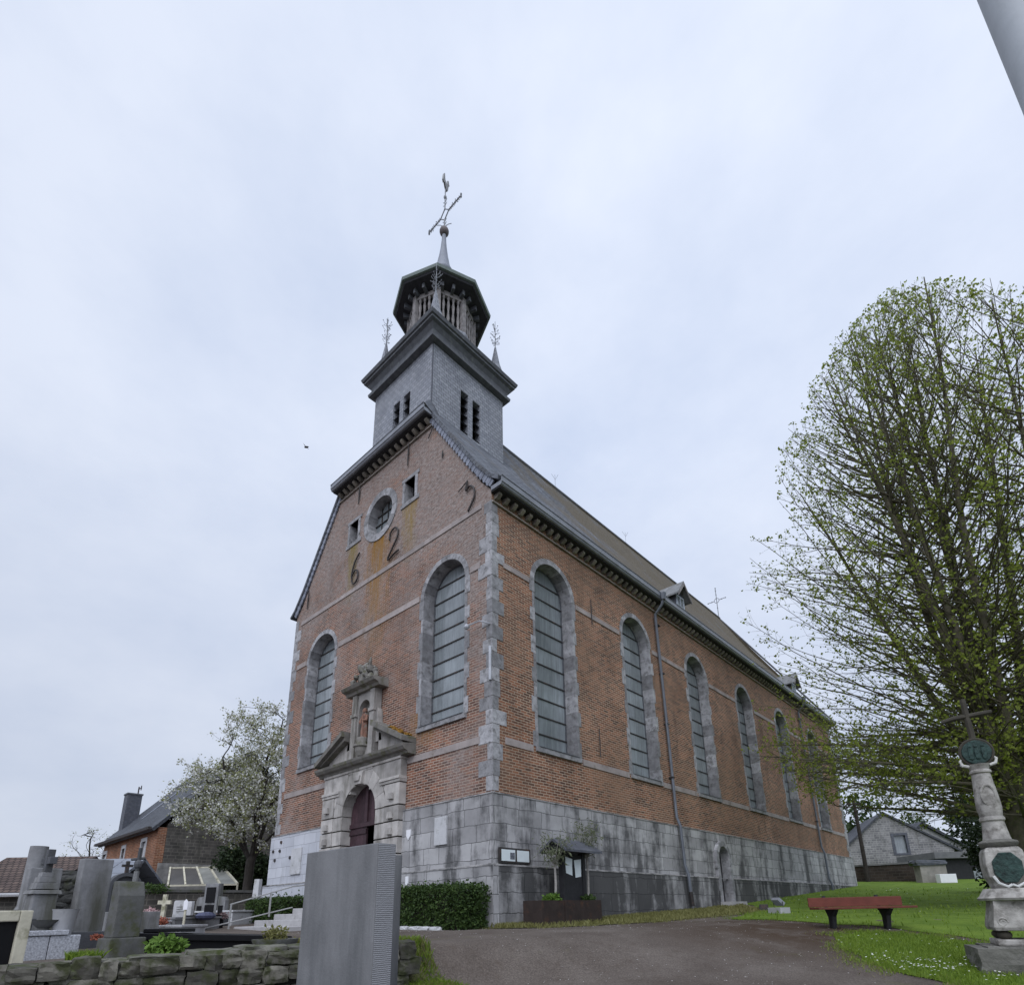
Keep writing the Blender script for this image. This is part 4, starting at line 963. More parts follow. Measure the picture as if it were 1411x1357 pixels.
mb.plate([(TY0, 13.5), (TY1, 13.5), (TY1, TS), (TY0, TS)], [[(a, z0), (b, z0), (b, z1), (a, z1)] for a, b, z0, z1 in LV], TSID, 0, -.25)
mb.plate([(TX0, 13.5), (TX1 - .25, 13.5), (TX1 - .25, TS), (TX0, TS)], [[(a, z0), (b, z0), (b, z1), (a, z1)] for a, b, z0, z1 in LVF], TFAC, 0, -.25)
mb.box(TX0, TX0 + .25, TY0 + .25, TY1 - .25, 13.5, TS); mb.box(TX0, TX1 - .25, TY1 - .25, TY1, 13.5, TS)
tower = cpart(mb, 'tower', M['slate_wall'])
for f, lst in ((TSID, LV), (TFAC, LVF)):
    for a, b, z0, z1 in lst:
        mb = MB(); mb.prism([(a - .02, z0 - .02), (b + .02, z0 - .02), (b + .02, z1 + .02), (a - .02, z1 + .02)], f, -.26, -.30); o = cpart(mb, 'louvre', M['black'], tower)
        mb = MB(); n = 5
        for k in range(n):
            z = z0 + (z1 - z0) * (k + .55) / n
            P3 = (lambda p, q, s: Vector((TX1 + p, s, q))) if f is TSID else (lambda p, q, s: Vector((s, TY0 - p, q)))
            mb.prism([(-.04, z - .10), (-.02, z - .10), (-.22, z + .12), (-.24, z + .12)], P3, a + .004, b - .004)
        cpart(mb, 'louvre_slats', M['slate_dark'], tower)
mb = MB(); e = .012
mb.box(TX1 - .02, TX1 + e, TY0 - e, TY0 + .02, 14, TS); cpart(mb, 'corner_strip', M['slate_dark'], tower)
mb = MB(); band_ring(mb, [(-.02, TS), (.05, TS), (.20, TS + .05), (.22, TS + .16), (.12, TS + .22), (-.02, TS + .22)]); cpart(mb, 'tower_cornice', M['lead'], tower)
mb = MB(); band_ring(mb, [(.0, TS + .222), (.10, TS + .225), (.14, TS + .42), (.24, TS + .58), (.34, TS + .64), (.34, TS + .72), (.39, TS + .74), (.43, TS + .86), (.40, TS + .88), (-.1, TS + .95)]); cpart(mb, 'tower_cornice', M['lead'], tower)
mb = MB(); band_ring(mb, [(.38, TS + .892), (.33, TS + 1.02), (.02, TS + 1.22), (-.35, TS + 1.42)]); cpart(mb, 'tower_roof', M['slate_wall'], tower)
# lantern
LZ0, LZ1, LR = TS + 1.3, 22.55, 1.30; A8 = math.radians(-45)
def oct_(r, z, k): a = A8 + k * math.pi / 4; return Vector((TCX + r * math.cos(a), TCY + r * math.sin(a), z))
mb = MB(); mb.lathe([(LR + .12, LZ0), (LR + .12, LZ0 + .9), (LR + .04, LZ0 + .95)], 8, (TCX, TCY, 0), A8); lan = cpart(mb, 'lantern', M['slate_wall'])
mb = MB()
for k in range(8):
    p = oct_(LR - .04, 0, k); a = A8 + k * math.pi / 4
    mb.box(-.085, .085, -.085, .085, LZ0 + .9, LZ1, Matrix.Translation((p.x, p.y, 0)) @ Matrix.Rotation(a, 4, 'Z'))
    q = oct_(LR - .04, 0, k + 1); mid = (p + q) / 2; am = a + math.pi / 8; L = (q - p).length
    Mx = Matrix.Translation((mid.x, mid.y, 0)) @ Matrix.Rotation(am, 4, 'Z')
    mb.box(-.06, .06, -L / 2 + .08, L / 2 - .08, LZ1 - .22, LZ1 - .002, Mx); mb.box(-.06, .06, -L / 2 + .08, L / 2 - .08, LZ0 + .9, LZ0 + 1.05, Mx)
cpart(mb, 'lantern_frame', M['timber_grey'], lan)
mb = MB()
for k in range(8):
    p, q = oct_(LR - .04, 0, k), oct_(LR - .04, 0, k + 1)
    for t in (.2, .4, .6, .8):
        c = p.lerp(q, t); b0 = LZ0 + 1.052; hh = LZ1 - .225 - b0
        mb.lathe([(.055, b0), (.055, b0 + .10), (.03, b0 + .14), (.062, b0 + hh * .28), (.035, b0 + hh * .5), (.062, b0 + hh * .72), (.03, b0 + hh - .14), (.055, b0 + hh - .10), (.055, b0 + hh)], 7, (c.x, c.y, 0))
cpart(mb, 'lantern_balusters', M['timber_grey'], lan, smooth=True)
mb = MB(); mb.lathe([(.9, LZ0 + .5), (.9, LZ1)], 8, (TCX, TCY, 0), A8); cpart(mb, 'bell_chamber', M['black'], lan)
mb = MB(); mb.lathe([(LR - .2, LZ1 + .005), (1.82, 22.72), (1.85, 22.80)], 8, (TCX, TCY, 0), A8); eav = cpart(mb, 'lantern_eaves', M['soffit'], lan)
mb = MB()
for k in range(8):
    for t in (.15, .5, .85):
        p, q = oct_(1, 0, k).lerp(oct_(1, 0, k + 1), t), Vector((TCX, TCY, 0)); dv = (p - q); dv.z = 0; dv.normalize(); a = math.atan2(dv.y, dv.x)
        mb.box(1.05, 1.50, -.05, .05, LZ1 - .10, LZ1 + .12, Matrix.Translation((TCX, TCY, 0)) @ Matrix.Rotation(a, 4, 'Z'))
cpart(mb, 'eaves_modillions', M['lead'], lan)
mb = MB(); mb.lathe([(1.845, 22.805), (1.93, 22.82), (1.95, 22.95), (1.88, 22.99)], 8, (TCX, TCY, 0), A8); cpart(mb, 'eaves_edge', M['copper_edge'], lan)
mb = MB(); mb.lathe([(1.87, 22.995), (1.45, 23.35), (1.0, 23.85), (.68, 24.35), (.50, 24.75)], 8, (TCX, TCY, 0), A8); cpart(mb, 'lantern_roof', M['slate_wall'], lan)
mb = MB(); mb.lathe([(.52, 24.755), (.54, 24.82), (.48, 24.88), (.44, 25.0), (.46, 25.05), (.46, 25.10), (.36, 25.16), (.27, 25.6), (.19, 26.1), (.13, 26.6), (.10, 27.0), (.085, 27.36)], 12, (TCX, TCY, 0)); spire = cpart(mb, 'spire', M['lead_pale'], smooth=True)
mb = MB(); mb.sphere((TCX, TCY, 27.58), .20, 14, (1, 1, 1.15)); cpart(mb, 'ball_finial', plain('rusty_ball', (.12, .10, .10), .6, .4, 5), spire, smooth=True)
mb = MB(); c = Vector((TCX, TCY, 28.62))
mb.tube([(TCX, TCY, 27.7), c - Vector((0, 0, .32))], .032, 6); mb.tube([c + Vector((0, 0, .32)), (TCX, TCY, 30.2)], [.03, .022], 6)
for s in (-1, 1): mb.tube([c + Vector((s * .26, 0, 0)), c + Vector((s * 1.02, 0, 0))], .028, 6)
dm = [c + Vector((.27, 0, 0)), c + Vector((0, 0, .33)), c + Vector((-.27, 0, 0)), c + Vector((0, 0, -.33)), c + Vector((.27, 0, 0))]; mb.tube(dm, .026, 5)
rr = random.Random(3)
for s in (-1, 1):
    for k in range(8):
        x = .30 + k * .095
        for zz in (-1, 1): mb.tube([c + Vector((s * x, 0, 0)), c + Vector((s * (x + .05), rr.uniform(-.05, .05), zz * .09)), c + Vector((s * (x + .02), 0, zz * .13))], .012, 4)
    for q in (-.08, 0, .08): mb.sphere(c + Vector((s * 1.04, 0, q)), .045, 6)
for k in range(9):
    z = -.85 + k * .2
    if abs(z) < .36: continue
    for s in (-1, 1): mb.tube([c + Vector((0, 0, z)), c + Vector((s * .10, 0, z + .05)), c + Vector((s * .12, 0, z + .1))], .012, 4)
for s in (-1, 1): mb.tube([c + Vector((0, 0, -.75)), c + Vector((s * .14, s * .1, -.62)), c + Vector((s * .25, s * .18, -.6))], .014, 4)
mb.sphere(c + Vector((0, 0, 1.06)), .07, 8, (1, 1, 1.4))
cpart(mb, 'spire_cross', M['iron_pale'], spire)
mb = MB()   # weathercock: flat silhouette with thickness, turned to the wind
ck = [(-.30, .42), (-.36, .10), (-.26, .02), (-.18, .16), (-.08, .05), (0, 0), (.16, .02), (.24, .16), (.30, .42), (.34, .60), (.42, .62), (.36, .70), (.30, .78), (.22, .70), (.16, .44), (.02, .30), (-.12, .36), (-.2, .62)]
th = 2.05; mb.prism([(p[0] * .85, p[1] * 1.15) for p in ck], lambda p, q, s: Vector((TCX + p * math.cos(th) - s * math.sin(th), TCY + p * math.sin(th) + s * math.cos(th), 30.22 + q)), -.035, .035)
cpart(mb, 'weathercock', plain('gilded_grey_copper', (.17, .17, .17), .5, .3, 6, spec=.5), spire)
# corner pinnacles with flowered iron finials
for sx_, sy_ in ((1, -1), (-1, -1), (1, 1), (-1, 1)):
    x, y = TCX + sx_ * 1.50, TCY + sy_ * 1.50; z = TS + 1.28
    mb = MB(); mb.lathe([(.40, z - .14), (.34, z), (.17, z + .6), (.03, z + 1.45)], 4, (x, y, 0), math.pi / 4); o = cpart(mb, 'pinnacle', M['slate_wall'])
    mb = MB(); rr = random.Random(int(sx_ * 3 + sy_ + 9)); mb.tube([(x, y, z + 1.4), (x, y, z + 2.8)], [.02, .010], 5)
    for k in range(34):
        zz = z + 1.55 + rr.random() * .95; a = rr.uniform(0, 6.28); l_ = rr.uniform(.12, .24) * (1 - .3 * abs(zz - z - 1.95))
        mb.tube([(x, y, zz - .08), (x + math.cos(a) * l_ * .7, y + math.sin(a) * l_ * .7, zz - .02), (x + math.cos(a) * l_, y + math.sin(a) * l_, zz + .07)], .006, 4)
        mb.sphere((x + math.cos(a) * l_, y + math.sin(a) * l_, zz + .07), .019, 5)
    cpart(mb, 'iron_finial', M['iron_pale'], o)

# notices and plaques hung on the church
mb = MB(); mb.box(.095, .15, .06, 1.02, .98, 1.30); o = mb.build('wall_notice_case', M['iron']); tag(o, 'shallow black glazed notice case at the front corner of the church plinth', 'notice case')
mb = MB(); mb.box(.152, .156, .10, .52, 1.02, 1.26); mb.build('paper_notice', M['paper'], o); mb = MB(); mb.box(.152, .156, .58, .97, 1.02, 1.26); mb.build('paper_notice', M['paper'], o)
mb = MB(); mb.box(.158, .161, .36, .50, 1.06, 1.20); mb.build('printed_photo', M['photo'], o)
mb = MB(); mb.box(-1.80, -1.38, -.13, -.077, 1.48, 2.12); solo(mb, 'memorial_plaque', M['pale_stone'], 'plain pale grey memorial plaque on the plinth right of the portal', 'plaque', bevel=.008)
mb = MB(); mb.box(-8.62, -8.02, -.12, -.077, 1.20, 1.98); solo(mb, 'memorial_plaque', M['pale_stone'], 'flat whitish plaque on the pale plinth left of the portal', 'plaque', bevel=.008)
p = ony(562.5, 1149, -.1); mb = MB(); mb.prism([(p.x - .085, p.z + .11), (p.x + .085, p.z + .11), (p.x + .08, p.z - .04), (p.x, p.z - .14), (p.x - .08, p.z - .04)], FAC, .10, .077); solo(mb, 'shield_sign', M['white'], 'small white heritage shield high on the plinth beside the portal', 'shield sign')
p = ony(561, 1213, -.17); mb = MB(); mb.prism([(p.x - .05, p.z + .10), (p.x + .05, p.z + .10), (p.x + .05, p.z - .06), (p.x, p.z - .12), (p.x - .05, p.z - .06)], FAC, .19, .162); solo(mb, 'shield_sign', M['white'], 'small white marker low on the plinth just above the hedge', 'shield sign')
for u, v in ((387, 1160), (376, 1173), (385, 1172), (378, 1185), (399, 1181), (411, 1179)):
    p = ony(u, v, -.1); mb = MB(); mb.prism(circ(p.x, p.z, .05, 8), FAC, .11, .07); cpart(mb, 'iron_stud', M['iron'])

# ================================================================== TREES
def colonize(att, nodes, parent, step, infl, kill, iters, seed, droop=0.0):
    r = np.random.default_rng(seed)
    N = [np.array(p, float) for p in nodes]; P = list(parent)
    att = np.array(att); best = np.full(len(att), 1e9); bi = np.zeros(len(att), int)
    A = np.array(N)
    for i in range(0, len(A)):
        dd = np.linalg.norm(att - A[i], axis=1); m = dd < best; best[m] = dd[m]; bi[m] = i
    for _ in range(iters):
        if not len(att): break
        act = best < infl
        if not act.any(): break
        new = []
        for i in np.unique(bi[act]):
            sel = act & (bi == i); v = att[sel] - N[i]; v = (v / np.linalg.norm(v, axis=1)[:, None]).sum(0)
            v = v / (np.linalg.norm(v) + 1e-9) + r.normal(0, 0.09, 3); v[2] -= droop
            v /= np.linalg.norm(v) + 1e-9; new.append((i, N[i] + v * step))
        for i, p in new:
            N.append(p); P.append(int(i)); dd = np.linalg.norm(att - p, axis=1); m = dd < best; best[m] = dd[m]; bi[m] = len(N) - 1
        keep = best > kill; att, best, bi = att[keep], best[keep], bi[keep]
    return np.array(N), P
def tree_mesh(N, P, r_tip, expo, rmax, min_r=0.0, jitter=0.0, seed=0):
    """pipe-model radii, one skin of low tubes along each limb"""
    n = len(N); ch = [[] for _ in range(n)]
    for i, p in enumerate(P):
        if p >= 0: ch[p].append(i)
    order = sorted(range(n), key=lambda i: i, reverse=True); rad = np.zeros(n)
    for i in order:
        rad[i] = r_tip if not ch[i] else sum(rad[c] ** expo for c in ch[i]) ** (1 / expo)
    rad = np.minimum(rad, rmax)
    V, F = [], []
    starts = [i for i in range(n) if P[i] < 0]
    stack = [(i, None) for i in starts]
    for s_, par in stack: pass
    while stack:
        i, par = stack.pop()
        chain = ([par] if par is not None else []) + [i]
        while ch[chain[-1]]:
            c = max(ch[chain[-1]], key=lambda k: rad[k])
            for k in ch[chain[-1]]:
                if k != c: stack.append((k, chain[-1]))
            chain.append(c)
        if len(chain) < 2: continue
        pts = N[chain]; rr_ = [min(rad[chain[1]] * 1.15, rad[chain[0]]) if par is not None else rad[chain[0]]] + [rad[k] for k in chain[1:]]
        k = 8 if max(rr_) > .09 else 5 if max(rr_) > .025 else 3
        up = None; prev = None
        for j, p in enumerate(pts):
            t = pts[min(j + 1, len(pts) - 1)] - pts[max(j - 1, 0)]; t = t / (np.linalg.norm(t) + 1e-9)
            if up is None: up = np.cross(t, (0.31, 0.72, 0.2)); 
            up = up - t * up.dot(t); up /= np.linalg.norm(up) + 1e-9; sd_ = np.cross(t, up)
            b = len(V)
            for q in range(k):
                a = 6.2832 * q / k; V.append(tuple(p + (up * math.cos(a) + sd_ * math.sin(a)) * rr_[j]))
            if prev is not None:
                for q in range(k): F.append((prev + q, prev + (q + 1) % k, b + (q + 1) % k, b + q))
            prev = b
    return V, F, rad, ch
def leaves(cent, size, seed, flat=0.3, aspect=0.62, fold=0.25):
    r = np.random.default_rng(seed); n = len(cent)
    d = r.normal(0, 1, (n, 3)); d[:, 2] = d[:, 2] * (1 - flat) - 0.25; d /= np.linalg.norm(d, axis=1)[:, None]
    q = r.normal(0, 1, (n, 3)); sdv = np.cross(d, q); sdv /= np.linalg.norm(sdv, axis=1)[:, None]; up = np.cross(sdv, d)
    s = size * r.uniform(0.6, 1.35, n)[:, None]
    a = cent; b = cent + d * s * 0.5 + sdv * s * aspect * 0.5 + up * s * fold * 0.4; c = cent + d * s; e = cent + d * s * 0.5 - sdv * s * aspect * 0.5 + up * s * fold * 0.4
    V = np.stack([a, b, c, e], 1).reshape(-1, 3)
    return [tuple(v) for v in V], [(4 * i, 4 * i + 1, 4 * i + 2, 4 * i + 3) for i in range(n)]
def twigs(N, P, ch, rad, rmax, per, length, seed, up=0.2):
    """short twigs on the thin wood: returns new node list for leaf placement and tube geometry"""
    r = np.random.default_rng(seed); V, F, tips = [], [], []
    for i in range(len(N)):
        if rad[i] > rmax or P[i] < 0: continue
        dv = N[i] - N[P[i]]; dv /= np.linalg.norm(dv) + 1e-9
        for _ in range(r.poisson(per)):
            d = dv * 0.7 + r.normal(0, 0.6, 3); d[2] += up; d /= np.linalg.norm(d) + 1e-9; L = length * r.uniform(.5, 1.3)
            a = N[i]; m_ = a + d * L * .5 + r.normal(0, .05 * L, 3); e = a + d * L + np.array((0, 0, -.06 * L)); b = len(V)
            s1 = np.cross(d, (0.3, 0.2, 0.9)); s1 /= np.linalg.norm(s1) + 1e-9; s2 = np.cross(d, s1)
            for p, w_ in ((a, .006), (m_, .0045), (e, .003)):
                for q in range(3): V.append(tuple(p + (s1 * math.cos(2.094 * q) + s2 * math.sin(2.094 * q)) * w_))
            for g in (0, 3):
                for q in range(3): F.append((b + g + q, b + g + (q + 1) % 3, b + g + 3 + (q + 1) % 3, b + g + 3 + q))
            tips.append((a, m_, e))
    return V, F, tips

def linden():
    base = px(1446, 1236, 16.4); base.z = h(base.x, base.y) - .1
    root = thing('linden_tree', 'tall many-stemmed broadleaf tree coming into leaf on the lawn behind the stone cross', 'tree', base)
    r = np.random.default_rng(21)
    ZT = [1.4, 2.4, 3.2, 4.2, 6, 9.3, 12.7, 15.5, 17.8, 19.4, 20.7, 21.8]; RE = [.4, 1.6, 4.8, 5.9, 6.8, 6.9, 5.9, 4.8, 3.7, 2.7, 1.7, .3]
    def env(z): return float(np.interp(z, ZT, RE)) if z < 21.8 else 0.0
    def ok(p): return math.hypot(p[0], p[1]) < env(p[2]) * (1 + .10 * mnoise.noise((p[0] * .55, p[1] * .55, p[2] * .55)))
    V, F = [], []
    def skin(pts, r0, r1, k):
        m = len(pts); prev = None; up = np.array((.31, .72, .2))
        for j in range(m):
            t = pts[min(j + 1, m - 1)] - pts[max(j - 1, 0)]; t = t / (np.linalg.norm(t) + 1e-9); up = up - t * up.dot(t); up /= np.linalg.norm(up) + 1e-9; sd_ = np.cross(t, up)
            rr_ = r0 + (r1 - r0) * (j / (m - 1)) ** .9; b = len(V)
            for q in range(k): a = 6.2832 * q / k; V.append(tuple(pts[j] + (up * math.cos(a) + sd_ * math.sin(a)) * rr_))
            if prev is not None:
                for q in range(k): F.append((prev + q, prev + (q + 1) % k, b + (q + 1) % k, b + q))
            prev = b
    def grow(p, d, L, step, bend, wob):
        """walk from p along d, bending towards 'bend', until length L or the crown surface is reached"""
        pts = [np.array(p, float)]; d = np.array(d, float); n = max(2, int(L / step))
        for j in range(n):
            d = d + np.array(bend) * step + r.normal(0, wob, 3) * step; d /= np.linalg.norm(d); q = pts[-1] + d * step
            if not ok(q) and (j > 1 or q[2] > 10): break
            pts.append(q)
        return pts
    C_ = []
    trunk = [np.array(p) for p in ((0, 0, 0), (.02, .02, .6), (0, .03, 1.3), (.02, 0, 2.0), (0, 0, 2.7))]; skin(trunk, .62, .50, 12)
    limbs = []
    for k in range(11):
        az = (k * 2.39996 + .4 if k > 4 else (3.86, 3.6, 4.3, 3.2, 4.9)[k]) + r.normal(0, .15); sp_ = (.02, .10, .07, .20, .15, .24, .06, .18, .11, .27, .22)[k]
        d = np.array((math.cos(az) * sp_, math.sin(az) * sp_, math.sqrt(1 - sp_ * sp_))); p = np.array((math.cos(az) * (.15 + sp_), math.sin(az) * (.15 + sp_), 1.9 + .8 * r.random()))
        limbs.append((grow(p, d, 22, .5, (0, 0, .012), .035), .22 - .25 * sp_, True))
    for k in range(19):
        az = k * 2.39996 + r.normal(0, .2) if k > 7 else (3.0, 3.45, 3.9, 3.2, 2.7, 3.65, 4.15, 2.95)[k]
        zz = .10 + .35 * r.random(); d = np.array((math.cos(az), math.sin(az), zz)); d /= np.linalg.norm(d); p = np.array((math.cos(az) * .3, math.sin(az) * .3, 2.3 + 2.4 * (k % 5) / 4 + .3 * r.random()))
        limbs.append((grow(p, d, 8, .4, (0, 0, -.022), .07), .085, False))
    tips = []
    def fill(pts, r0, r1, dens):
        for i in range(1, len(pts)):
            a1 = pts[i] - pts[i - 1]; a1 /= np.linalg.norm(a1)
            for _2 in range(r.poisson(dens)):
                q = r.normal(0, 1, 3); q -= a1 * q.dot(a1); q /= np.linalg.norm(q); d2 = a1 * .75 + q * .62; d2 /= np.linalg.norm(d2)
                b2 = grow(pts[i], d2, r.uniform(.3, 1.35), .22, (0, 0, .07), .35)
                if len(b2) > 1: skin(b2, .0048, .0022, 3)
                tips.append((b2[max(0, len(b2) - 2)], b2[-1]))
                if len(b2) > 3: tips.append((b2[1], b2[len(b2) // 2]))
    for pts, r0, upr in limbs:
        m = len(pts); skin(pts, r0, .016, 8)
        if not upr:
            for j in range(2, m):
                for _ in range(2):
                    ax = pts[j] - pts[j - 1]; ax /= np.linalg.norm(ax); q = r.normal(0, 1, 3) * (1, 1, .6); q -= ax * q.dot(ax); q /= np.linalg.norm(q); d = ax * .8 + q * .6; d /= np.linalg.norm(d)
                    b1 = grow(pts[j], d, r.uniform(.8, 2.8), .26, (0, 0, .02), .22)
                    if len(b1) > 2: skin(b1, .015, .004, 4); fill(b1, 0, 0, .7)
            continue
        for j in range(1, m):
            z = pts[j][2]; t = j / m; rad0 = r0 + (.016 - r0) * t ** .9
            for _ in range(r.poisson(2.3)):
                az = r.uniform(0, 6.2832); ang = R(float(np.interp(z, (2, 7, 12, 19), (80, 66, 50, 30)))) + r.normal(0, .12)
                d = np.array((math.cos(az) * math.sin(ang), math.sin(az) * math.sin(ang), math.cos(ang)))
                b1 = grow(pts[j], d, 8.5 * r.uniform(.28, 1.0), .30, (0, 0, .03 if z < 5 else .055), .16)
                if len(b1) < 3: continue
                skin(b1, min(.033, rad0 * .5, .006 + .0035 * len(b1)), .0055, 4); fill(b1[2:], 0, 0, .92)
    raw('trunk', V, F, M['bark'], root, smooth=True)
    for a, e in tips:
        f = 1.0 - .45 * min(1, max(0, (e[2] - 3.5) / 9)); side = e[0] * RT.x + e[1] * RT.y
        f *= .62 + .5 * sst(-4, 2.5, side); f *= .75 + .7 * max(-.6, mnoise.noise((e[0] * .6, e[1] * .6, e[2] * .6)))
        for _ in range(r.poisson(max(3.2, 8.0 * f))): C_.append(e + (a - e) * r.random() ** 2 * .7 + r.normal(0, .035, 3))
    for pts, r0, upr in limbs:      # leafy epicormic tufts along the big limbs
        for j in range(1, len(pts)):
            if upr and r.random() < .9 and pts[j][2] < 13:
                for _2 in range(2):
                    c = pts[j] + r.normal(0, .18, 3)
                    for _ in range(r.integers(5, 16)): C_.append(c + r.normal(0, .15, 3))
    lv, lf = leaves(np.array(C_), .086, 9, .2, .8)
    raw('crown', lv, lf, M['leaf'], root)
    return len(C_), len(tips)
LT = linden(); print('linden leaves, twigs', LT)

def blossom_tree():
    base = px(340, 1224, 24.5); base.z = h(base.x, base.y) - .1
    root = thing('cherry_tree', 'white blossoming cherry tree between the brick house and the church', 'tree', base)
    r = np.random.default_rng(4); nodes = [(0, 0, 0), (0, 0, .7), (.05, 0, 1.4), (.05, 0, 2.0)]; par = [-1, 0, 1, 2]
    X = Vector((RT.x, RT.y)); Yv = Vector((FW.x, FW.y))
    def W3(l, d_, z): return (X.x * l + Yv.x * d_, X.y * l + Yv.y * d_, z)
    for l, d_, z in ((-2.2, .4, 4.9), (-1.2, -1.0, 6.2), (.2, .3, 7.6), (1.3, .6, 6.6), (-2.0, 1.4, 5.4), (.9, -1.4, 5.0), (2.0, .3, 4.2), (.6, .2, 8.2)):
        n = 9; i = 3; 
        for j in range(n):
            t = (j + 1) / n; q = W3(l * t ** 1.1 + .1 * math.sin(j + l), d_ * t, 2.0 + (z - 2.0) * t ** .9); nodes.append(q); par.append(i if j == 0 else len(nodes) - 2)
    att = []
    blobs = [((-1.9, 0, 4.5), (1.6, 2.0, 1.3)), ((.2, 0, 6.6), (2.2, 2.0, 2.4)), ((-.9, 0, 5.2), (2.1, 2.2, 1.7)), ((1.2, 0, 5.0), (1.5, 2, 2.2)), ((.0, -.8, 3.8), (1.4, 1.6, 1.2))]
    while len(att) < 3000:
        c, s_ = blobs[r.integers(len(blobs))]; v = r.normal(0, 1, 3); v = v / np.linalg.norm(v) * r.random() ** .4
        l, d_, z = c[0] + v[0] * s_[0], c[1] + v[1] * s_[1], c[2] + v[2] * s_[2]
        if mnoise.noise((l * .7, d_ * .7, z * .7)) < -.2: continue
        att.append(W3(l, d_, z))
    N, P = colonize(att, nodes, par, .22, 2.2, .32, 50, 6)
    V, F, rad, ch = tree_mesh(N, P, .0095, 2.08, .34)
    tv, tf, tips = twigs(N, P, ch, rad, .022, 1.2, .42, 7)
    o_ = len(V); V = V + tv; F = F + [tuple(i + o_ for i in f) for f in tf]
    raw('trunk', V, F, M['bark_dark'], root, smooth=True)
    B, G = [], []
    for a, m_, e in tips:
        for p in (m_, e):
            k = 1 if mnoise.noise(Vector(p) * .5) > -.1 else .5
            for _ in range(r.poisson(5.4 * k)): B.append(p + r.normal(0, .06, 3))
            for _ in range(r.poisson(5.0)): G.append(p + r.normal(0, .09, 3))
    lv, lf = leaves(np.array(B), .085, 3, 0, .9); raw('blossom', lv, lf, M['blossom'], root)
    lv, lf = leaves(np.array(G), .095, 5, .2, .6); raw('crown', lv, lf, M['cherry_leaf'], root)
blossom_tree()

def bush(name, label, cat, loc, size, mat, n, leaf, seed, group=None, stems=True):
    root = thing(name, label, cat, loc, 0, group); r = np.random.default_rng(seed); pts = []
    while len(pts) < n:
        v = r.normal(0, 1, 3); v /= np.linalg.norm(v); v *= r.random() ** .28
        if v[2] < -.75: continue
        k = 1 + .42 * mnoise.noise(Vector(v * 2.2) + Vector((seed * 3.1, 0, 0)))
        pts.append((v[0] * size[0] * k, v[1] * size[1] * k, size[2] * (1 + v[2] * k)))
    lv, lf = leaves(np.array(pts), leaf, seed, .2, .55); raw('crown', lv, lf, mat, root)
    if stems:
        mb = MB()
        for k in range(6):
            a = k * 1.05; mb.tube([(0, 0, 0), (math.cos(a) * size[0] * .3, math.sin(a) * size[1] * .3, size[2] * .8), (math.cos(a) * size[0] * .5, math.sin(a) * size[1] * .5, size[2] * 1.5)], [.05 * size[2], .03 * size[2], .01], 5)
        mb.build('stem', M['bark_dark'], root)
    return root
b_ = px(318, 1222, 29.0); bush('yew_shrub', 'dark evergreen shrub under the blossoming tree', 'shrub', (b_.x, b_.y, h(b_.x, b_.y)), (1.0, .9, 1.45), M['yew'], 5200, .17, 31)
b_ = px(358, 1215, 30); bush('ivy_thicket', 'tall dark ivy thicket round the foot of the blossoming tree', 'shrub', (b_.x, b_.y, h(b_.x, b_.y)), (.9, .8, 1.2), M['yew'], 4000, .18, 33)

def hedge(label, x0, x1, y0, y1, ztop, n, seed):
    r = np.random.default_rng(seed); root = thing('clipped_hedge', label, 'hedge', ((x0 + x1) / 2, (y0 + y1) / 2, h((x0 + x1) / 2, y0)), 0, 'clipped hedges along the church front')
    L = root.location; zb = 0.0; zt = ztop - L.z; hx, hy = (x1 - x0) / 2, (y1 - y0) / 2; pts = []
    for _ in range(n):
        f = r.choice(5, p=[.40, .14, .14, .22, .10]); a, b = r.uniform(-1, 1), r.uniform(0, 1); dpt = r.normal(.015, .03) if r.random() < .93 else -abs(r.normal(0, .06))
        if f == 0: p = (a * hx, -hy + dpt, b * zt)
        elif f == 1: p = (hx - dpt, a * hy, b * zt)
        elif f == 2: p = (-hx + dpt, a * hy, b * zt)
        elif f == 3: p = (a * hx, (2 * b - 1) * hy, zt - dpt + abs(r.normal(0, .012)))
        else: p = (a * hx, hy - dpt, b * zt)
        q = .06 * mnoise.noise(Vector(p) * 2.5 + Vector((seed, 0, 0)))
        pts.append((p[0] + q, p[1] + q, p[2] + q))
    lv, lf = leaves(np.array(pts), .062, seed, .1, .6); raw('foliage', lv, lf, M['hedge'], root)
    mb = MB(); mb.box(-hx + .09, hx - .09, -hy + .09, hy - .09, -.1, zt - .09); mb.build('twig_core', M['bark_dark'], root)
hedge('dense clipped hedge standing against the plinth at the front corner', -3.05, .14, -1.05, -.30, .50, 15000, 3)
hedge('clipped hedge left of the entrance steps', -8.9, -6.5, -1.2, -.45, .46, 9000, 4)
# white edging stones in front of the corner hedge
rr = random.Random(8)
for i in range(9):
    x = -3.0 + i * .33 + rr.uniform(-.05, .05); y = -1.18; mb = MB(); mb.rock((0, 0, .02), (rr.uniform(.2, .32), .12, .09), 0, .12, 2, .6, i)
    solo(mb, 'edging_stone', M['pale_stone'], 'rough whitish edging stone in the row along the corner hedge', 'edging stone', (x, y, h(x, y)), rr.uniform(-.2, .2), 'edging stones along the corner hedge')

